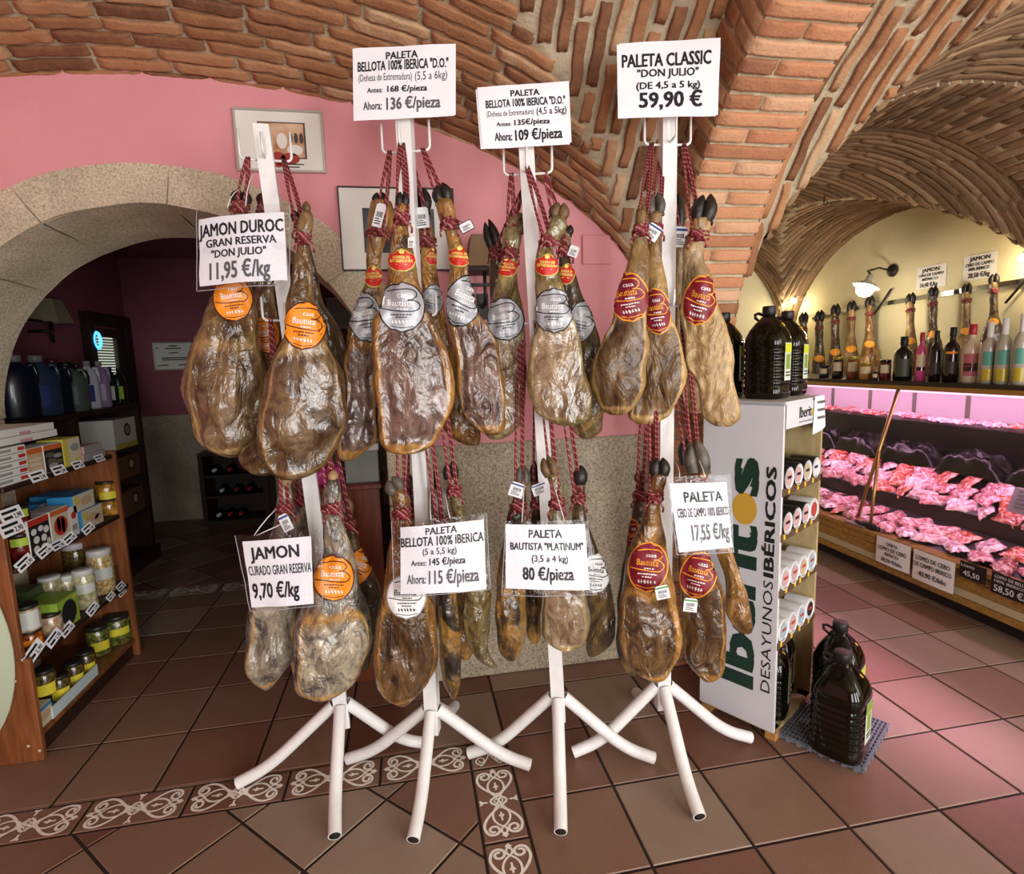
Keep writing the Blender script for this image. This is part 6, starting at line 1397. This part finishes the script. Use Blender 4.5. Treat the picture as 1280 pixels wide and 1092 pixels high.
carton('yellow edged pale carton at the right of the top shelf pictures', 82, 103, Z3, .125, 'cream', 'yellow', art=(('q', 'yellow', .0, .28, .02, .98), ('e', 'grey', .64, .65, .26, .14), ('q', 'yellow', .6, .95, .05, .25)))
for i in range(2): carton(('small white and pink carton at the right end of the top shelf, lower of two', 'small white and pink carton at the right end of the top shelf, upper of two')[i], 105, 132-4*i, Z3+.036*i, .035, 'grey', 'pink', dp=.07)
pjar('red bean jar with a green label at the left panel, lower of two', 25, Z2, .042, .105, j_red, lid_d, lab_g2, band=(.55, .85)); pjar('red bean jar with a green label at the left panel, upper of two', 22, Z2+.106, .042, .105, j_red, lid_d, lab_g2, band=(.6, .9))
carton('carton picturing white beans under a red header', 40, 66, Z2, .15, 'black', 'white', art=(('q', 'red', .02, .98, .82, .98), ('e', 'white', .22, .65, .13, .09), ('e', 'white', .55, .68, .13, .08), ('e', 'white', .8, .6, .13, .1), ('e', 'white', .3, .42, .14, .1), ('e', 'white', .65, .4, .13, .1), ('e', 'white', .25, .18, .13, .09), ('e', 'white', .6, .16, .14, .09), ('e', 'cream', .85, .25, .1, .1)))
carton('carton picturing brown red peppers under an orange header', 67, 90, Z2, .15, 'cream', 'white', art=(('q', 'orange', .02, .98, .84, .98), ('e', 'red', .5, .5, .36, .28), ('e', 'brown', .4, .55, .1, .22), ('e', 'brown', .62, .5, .1, .24), ('q', 'white', .05, .3, .05, .2)))
carton('narrow white carton with a dark red berry print, right of the pepper carton', 90, 100, Z2, .135, 'white', 'white', art=(('e', 'red', .5, .7, .3, .12), ('q', 'grey', .2, .8, .2, .4)))
carton('blue sided carton with pale asparagus print, lower one on the second shelf', 104, 130, Z2, .095, 'cream', 'blue', art=(('e', 'tan', .5, .5, .3, .2), ('q', 'yellow', .08, .3, .5, .85), ('e', 'tan', .75, .35, .18, .2)))
carton('blue sided carton with pale print, stacked above the lower blue carton', 92, 119, Z2+.097, .08, 'cream', 'blue', art=(('e', 'tan', .6, .5, .25, .25), ('q', 'yellow', .1, .3, .4, .85)))
carton('blue carton behind the bean cartons, left of the stacked blue ones', 53, 66, Z2+.08, .07, 'tan', 'blue', x=XF-.14, dp=.1); carton('blue carton behind the pepper carton', 70, 92, Z2+.08, .085, 'blue', 'blue', x=XF-.14, dp=.1)
carton('flat black carton lying behind the bean and pepper cartons', 32, 90, Z2, .078, 'black', 'black', x=XF-.12, dp=.15)
pjar('jar of small mushrooms with yellow label, lower of two', 136, Z2, .050, .085, j_mush, lid_d, None); pjar('jar of small mushrooms with yellow label, upper of two', 133, Z2+.086, .050, .09, j_mush, lid_d, lab_y, band=(.0, .42))
pjar('jar with white lid at the left of the asparagus jars, third shelf', 63, Z1+.07, .045, .115, j_asp, lid_w, None, x=XF-.16); pjar('white lidded asparagus jar, second from left on the third shelf', 84, Z1, .044, .165, j_asp, lid_w, None, x=XF-.13)
pjar('asparagus jar with a pale label beside the big chickpea jar', 106, Z1, .046, .185, j_asp, lid_w, lab_p, band=(.42, .66)); pjar('tall jar of chickpeas with white lid, largest on the third shelf', 126, Z1, .056, .225, j_pasta, lid_w, lab_p, x=XF-.07, band=(.35, .6))
pjar('wide jar behind the white lidded jars on the third shelf', 96, Z1+.01, .06, .225, j_dk, lid_w, None, x=XF-.24); carton('small brown carton at the right end of the third shelf', 143, 155, Z1, .10, 'brown', 'brown', x=XF-.04, dp=.08)
carton('green carton picturing white asparagus in a dark oval', 76, 101, Z1, .135, 'green', 'green', dp=.14, art=(('e', 'black', .5, .48, .36, .42), ('q', 'cream', .30, .36, .2, .75), ('q', 'white', .40, .47, .15, .82), ('q', 'cream', .51, .57, .14, .8), ('q', 'white', .61, .67, .2, .72), ('q', 'yellow', .72, .95, .82, .95)))
pjar('jar with pale contents at the left of the third shelf, upper one', 33, Z1+.085, .046, .105, j_tuna, lid_d, lab_p, band=(.1, .8)); pjar('jar of peppers in oil at the left of the third shelf, below the pale jar', 38, Z1, .044, .084, j_or, lid_d, L_OR, band=(.35, .6)); pjar('jar of tuna in front of the green carton', 64, Z1, .040, .10, j_tuna, lid_d, None, x=XF-.045)
carton('green and dark carton behind the left jars on the third shelf', 42, 60, Z1+.0, .17, 'darkg', 'darkg', x=XF-.16, dp=.10)
for i, (u, r) in enumerate(((55, .042), (74, .041), (92, .041), (107, .041))): pjar('dark jar with yellow label on the bottom shelf, '+('nearest to the left panel', 'left in the white tray', 'middle of the white tray', 'right in the white tray')[i], u, Z0+(.085 if i == 0 else .012), r, .105, j_dk, lid_d, lab_y, x=XF-.055, band=(.05, .5))
carton('cream carton under the leftmost jar on the bottom shelf', 49, 67, Z0, .084, 'cream', 'cream', x=XF-.01, dp=.1, art=(('e', 'tan', .5, .5, .4, .2), ('q', 'blue', .02, .98, .8, .98)))
pjar('big jar of green olives with a yellow label, right end of the bottom shelf', 147, Z0, .060, .15, j_olive, lid_d, lab_y, x=XF-.065, band=(.35, .6)); pjar('jar of green olives behind the white tray, left of the big olive jar', 123, Z0, .05, .15, j_olive, lid_d, lab_y, x=XF-.10, band=(.2, .5))
k = thing('white_tray', 'white folded cardboard tray holding jars on the bottom shelf', 'tray', (XF-.06, 1.0, Z0)); ya, yb = y_at(68, XF-.004, Z0), y_at(123, XF-.004, Z0); mb = M()
mb.box((XF-.11, ya, Z0), (XF-.006, yb, Z0+.010)); mb.box((XF-.008, ya, Z0), (XF-.004, yb, Z0+.05)); mb.box((XF-.11, ya-.004, Z0), (XF-.004, ya, Z0+.05)); mb.build('tray', mat('pale_blue_card', 'bfd0d2', .6), k)
def shelf_tag(i, u, z, wpx=20, tilt=0., x=XF+.004):
    y0 = y_at(u, x, z); wd = wpx*.0042; k = thing('shelf_price_tag', 'white price tag clipped on the preserves shelf, '+tagwords[i], 'price tag', (x, y0, z), 'price tags on the left shelf')
    f = lambda s, t, h=0: Vector((x+.004+.016*t*(-1)+h, y0+wd*(s*cos(tilt)-t*.38*sin(tilt)), z+wd*(.40*t*cos(tilt)+s*sin(tilt))-.014))
    mb = M(); mb.grid(lambda a, b: f(a, b), 4, 2, 0)
    for t, s1, w_ in ((.62, .8, .2), (.2, .5, .22)): mb.add([f(.12, t, .001), f(s1, t, .001), f(s1, t+w_, .001), f(.12, t+w_, .001)], [[0, 1, 2, 3]], 1)
    put_text(mb, lambda a, b: f(a, b, .001), '2,90', .56, .9, .14, .5, 1, .02); mb.build('card', [paper, ink], k)
tg = [(39, SZ[3], 24, 0), (67, SZ[3], 22, 0), (92, SZ[3], 20, 0), (120, SZ[3], 19, 0), (2, SZ[2]+.21, 28, 0), (2, SZ[2]+.16, 30, 0), (24, SZ[2]-.01, 22, .25), (50, SZ[2], 20, .2), (66, SZ[2]+.005, 20, 0), (82, SZ[2], 20, .2), (106, SZ[2], 20, .2), (35, SZ[1]-.005, 27, .35), (62, SZ[1], 22, .3), (79, SZ[1], 20, .2), (112, SZ[1], 20, .25), (136, SZ[1], 15, .2), (148, SZ[1]+.012, 17, .1), (149, SZ[1]-.02, 17, .1)]
tagwords = ['first from the left on the top edge', 'second from the left on the top edge', 'third from the left on the top edge', 'rightmost on the top edge', 'large one above the bean jars, upper', 'large one above the bean jars, lower', 'first from the left on the second edge', 'second from the left on the second edge', 'third on the second edge', 'fourth from the left on the second edge', 'rightmost on the second edge', 'leftmost on the third edge', 'second from the left on the third edge', 'third from the left on the third edge', 'below the asparagus jar on the third edge', 'below the chickpea jar on the third edge', 'upper rightmost on the third edge', 'lower rightmost on the third edge']
for i, (u, z, w_, t) in enumerate(tg): shelf_tag(i, u, z, w_, t, XF+.004+(.04 if 'large' in tagwords[i] else 0))

# ================================================================== BACK ROOM
un = thing('dark_shelf_unit', 'dark wooden shelf unit in the dim back room, detergent bottles on top', 'shelf unit', (-2.95, 2.3, 0))
ua, ub = 1.45, 3.18
mb = M(); mb.box((-3.2, ua, 1.215), (-2.70, ub, 1.245), bev=.004); mb.build('top', wood_dark, un)
mb = M(); mb.box((-3.2, ua, 0), (-2.69, ub+.02, .10), bev=.004); mb.build('base', wood_dark, un)
for y in (ua, 2.3, ub-.03): mb = M(); mb.box((-3.2, y, .1), (-2.72, y+.03, 1.215)); mb.build('upright', wood_dark, un)
for z in (.42, .70, .93): mb = M(); mb.box((-3.19, ua+.03, z-.02), (-2.73, ub-.03, z)); mb.build('shelf', wood_dark, un)
mb = M(); mb.box((-3.22, ua, .1), (-3.2, ub, 1.215)); mb.build('back_panel', wood_dark, un)
for i, (z, h, f, s) in enumerate(((.931, .22, 'white', 'yellow'), (.701, .17, 'brown', 'brown'), (.421, .19, 'brown', 'brown'))):
    yy0, yy1 = 2.78, 3.12; k = thing('coffee_carton', ('pale carton with a dark round emblem in the dark shelf unit', 'brown carton in the dark shelf unit, below the pale one', 'brown carton in the dark shelf unit, lowest')[i], 'carton', (-2.85, 2.95, z), 'cartons in the dark shelf unit')
    mb = M(); mb.box((-2.96, yy0, z), (-2.735, yy1, z+h), bev=.003); mb.build('box', CM[f], k)
    mb = M(); ring = [(-2.7342, 2.98+.05*cos(2*pi*j/20), z+h*.6+.05*sin(2*pi*j/20)) for j in range(20)]; mb.add(ring, [list(range(20))], 0); mb.add([(-2.7338, 2.98+.032*cos(2*pi*j/20), z+h*.6+.032*sin(2*pi*j/20)) for j in range(20)], [list(range(20))], 1)
    if i == 0: mb.add([(-2.7342, yy0, z), (-2.7342, yy1, z), (-2.7342, yy1, z+.04), (-2.7342, yy0, z+.04)], [[0, 1, 2, 3]], 2)
    mb.build('emblem', [CM['black'], CM['grey'] if i == 0 else CM['tan'], CM['yellow']], k)
det = dict(blue=mat('blue_plastic', '141a2a', .3, coat=.3), teal=mat('steel_blue_plastic', '2c3d55', .3, coat=.3), grey=mat('grey_green_plastic', '4f5c55', .3, coat=.3), white=mat('white_plastic', 'b9bbc4', .35), purple=mat('lilac_plastic', '8d7a9c', .3), dark=mat('dark_green_glass', '16241a', .15, coat=.6))
def detergent(lab, u, h, r, m, capm, lm=None, thin=.6):
    x = -2.80; y = y_at(u, x, 1.30); k = thing('detergent_bottle', lab, 'bottle', (x, y, 1.246), 'bottles on the dark shelf unit'); rm = Matrix.Translation((x, y, 1.246)) @ Matrix.Rotation(.9, 4, 'Z')
    mb = M(); mb.lathe([(0, 0), (r*.95, 0), (r, h*.04), (r, h*.5), (r*.93, h*.68), (r*.62, h*.82), (r*.3, h*.88), (r*.28, h*.9)], 20, 0, mtx=rm, sy=thin); mb.build('body', det[m], k)
    mb = M(); mb.lathe([(r*.34, h*.89), (r*.34, h*.99), (r*.3, h), (0, h)], 14, 0, mtx=rm); mb.build('cap', capm, k)
    if h > .3: mb = M(); mb.tube([rm @ Vector(p) for p in ((r*.55, 0, h*.84), (r*.85, 0, h*.84), (r*.98, 0, h*.72), (r*.95, 0, h*.55))], .012, 8); mb.build('handle', det[m], k)
    if lm: mb = M(); a0 = atan2(CAM.y-y, CAM.x-x)-.9; mb.grid(lambda p, q: rm @ Vector(((r+.002)*cos(a0+lerp(-.6, .6, p)), (r+.002)*thin*sin(a0+lerp(-.6, .6, p)), h*lerp(.15, .5, q))), 8, 2, 0); mb.build('label', lm, k)
gcap = mat('grey_cap', '7a787c', .4); lab_b = mat('detergent_label', '2a3a7a', .5); lab_pp = mat('lilac_label', 'b8a8c4', .5)
detergent('dark blue detergent jug at the left on the dark shelf unit, against the granite jamb', 26, .36, .10, 'blue', gcap); detergent('steel blue detergent jug, second from the left on the dark shelf unit', 52, .36, .11, 'teal', gcap, lab_b); detergent('dark jug with a reddish cap, third from the left on the dark shelf unit', 72, .34, .09, 'blue', mat('dull_red_cap', '4a1c20', .4)); detergent('grey green detergent jug in the middle of the dark shelf unit', 88, .32, .11, 'grey', cap_blk, mat('grey_label', '6a756e', .5))
detergent('slim dark bottle between the grey jug and the white bottle', 101, .31, .06, 'dark', cap_blk); detergent('white bottle with a blue label on the dark shelf unit', 114, .33, .065, 'white', gcap, lab_b); detergent('lilac bottle on the dark shelf unit, right of the white one', 128, .33, .062, 'purple', gcap, lab_pp); detergent('small dark green bottle, left of the last two on the shelf unit', 141, .29, .045, 'dark', cap_blk, lab_p); detergent('small dark green bottle at the right end of the dark shelf unit', 152, .28, .042, 'dark', cap_blk, lab_g2)
# glazed door with blinds in the left wall of the back room
XD = -3.235; da, db = 3.56, 4.30
mb = M(); mb.box((XD-.02, da, 0), (XD+.05, da+.09, 2.0), bev=.004); mb.box((XD-.02, db-.09, 0), (XD+.05, db, 2.0), bev=.004); mb.box((XD-.02, da+.09, 1.90), (XD+.05, db-.09, 2.0), bev=.004); mb.box((XD-.015, da+.09, .0), (XD+.03, db-.09, 1.05)); mb.box((XD-.015, da+.09, 1.80), (XD+.03, db-.09, 1.87)); mb.box((XD-.015, db-.26, 1.05), (XD+.03, db-.09, 1.8))
door = mb.build('door_1', wood_dark, kind='structure', origin=(XD, 3.93, 0))
day = mat('daylight_pane', (.78, .86, .74), .4, emit=.62); mb = M(); mb.box((XD-.012, da+.09, 1.05), (XD-.004, db-.26, 1.8)); mb.build('pane', day, door)
mb = M()
for i in range(14): z = 1.46+.024*i; mb.add([(XD+.010, da+.10, z), (XD+.010, db-.27, z), (XD+.026, db-.27, z+.013), (XD+.026, da+.10, z+.013)], [[0, 1, 2, 3], [3, 2, 1, 0]])
mb.build('blind', mat('blind_slat', 'a9a890', .6), door)
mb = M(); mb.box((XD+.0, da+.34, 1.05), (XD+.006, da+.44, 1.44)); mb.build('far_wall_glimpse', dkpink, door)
neon = mat('blue_neon', (.08, .42, 1), .4, emit=2.2); k = thing('neon_ring', 'blue glowing ring shaped sign hanging in the back room door glass', 'neon sign', (XD+.05, 3.85, 1.70)); mb = M(); yc = y_at(122, XD+.05, 1.78)
mb.tube([(XD+.045, yc+.055*cos(2*pi*i/24), 1.765+.065*sin(2*pi*i/24)) for i in range(24)], .013, 8, closed=True); mb.build('ring', neon, k)
def on_back(u, v): p = ony(u, v, 4.32); return p.x, p.z
p0, p1 = on_back(193, 463), on_back(240, 427)
picture('framed diploma on the back room wall above the granite', p0, p1, (.0, .0, .0, .0), silver, mountc, 'framed_diploma', y=4.348, fw=.012, extra=lambda mb, X, Zf, y: [mb.add([(X(a), y-.004, Zf(c)), (X(b), y-.004, Zf(c)), (X(b), y-.004, Zf(c+.04)), (X(a), y-.004, Zf(c+.04))], [[0, 1, 2, 3]], 4) for a, b, c in ((.4, .6, .85), (.3, .7, .76), (.38, .62, .6), (.2, .8, .42), (.2, .8, .35), (.15, .35, .16), (.6, .85, .16), (.08, .14, .78), (.08, .14, .14))])
p0, p1 = on_back(409, 412), on_back(440, 370); picture('pale green framed glass panel in the back room, seen between hams', p0, p1, (.1, .1, .9, .9), dkframe, mat('pale_green_glass', 'b4bfa8', .3), y=4.348)
k = thing('wall_sconce', 'iron wall sconce with a cream shade on the left wall of the back room', 'wall lamp', (-3.25, 2.9, 1.85)); c = onx(62, 392, -3.10); mb = M(); taper_box(mb, c, c.z-.06, c.z+.10, .10, .055); mb.build('lamp_shade', mat('cream_shade', 'a39a7c', .8), k)
mb = M(); mb.tube([c+Vector((0, 0, -.06)), c+Vector((0, 0, -.2))], .012); mb.tube([c+Vector((0, 0, -.12)), (-3.25, c.y, c.z-.12)], .010, 8); mb.tube([c+Vector((0, 0, -.06)), c+Vector((0, -.28, -.06))], .010, 8); mb.build('bracket', iron, k)
wr = thing('wine_rack', 'low dark wooden wine rack against the far wall of the back room', 'wine rack', (-2.3, 4.1, 0)); mb = M()
mb.box((-2.62, 3.98, 0), (-2.02, 4.32, .05)); mb.box((-2.62, 3.98, .68), (-2.02, 4.32, .71)); mb.box((-2.62, 3.98, .05), (-2.58, 4.32, .68)); mb.box((-2.06, 3.98, .05), (-2.02, 4.32, .68)); mb.box((-2.58, 4.29, .05), (-2.06, 4.32, .68)); mb.build('frame', wood_dark, wr)
for z in (.27, .47): mb = M(); mb.box((-2.58, 4.0, z), (-2.06, 4.29, z+.02)); mb.build('shelf', wood_dark, wr)
for i, (x, z) in enumerate(((-2.5, .095), (-2.4, .095), (-2.3, .095), (-2.45, .335), (-2.32, .335), (-2.2, .335), (-2.5, .535), (-2.36, .535), (-2.22, .535))):
    mb = M(); mt = Matrix.Translation((x, 4.27, z)) @ Matrix.Rotation(pi/2, 4, 'X'); mb.lathe([(0, 0), (.04, .0), (.042, .16), (.016, .2), (.016, .26), (0, .262)], 14, 0, mtx=mt, mis=[0, 0, 0, 1, 1, 1])
    tag(mb.build('wine_bottle', [dk_gl, wht_cap if i % 3 == 0 else red_cap]), f"wine bottle lying in the back room rack, {('bottom', 'middle', 'top')[i//3]} row, {('left', 'centre', 'right')[i % 3]}", 'bottle', 'wine bottles in the rack')
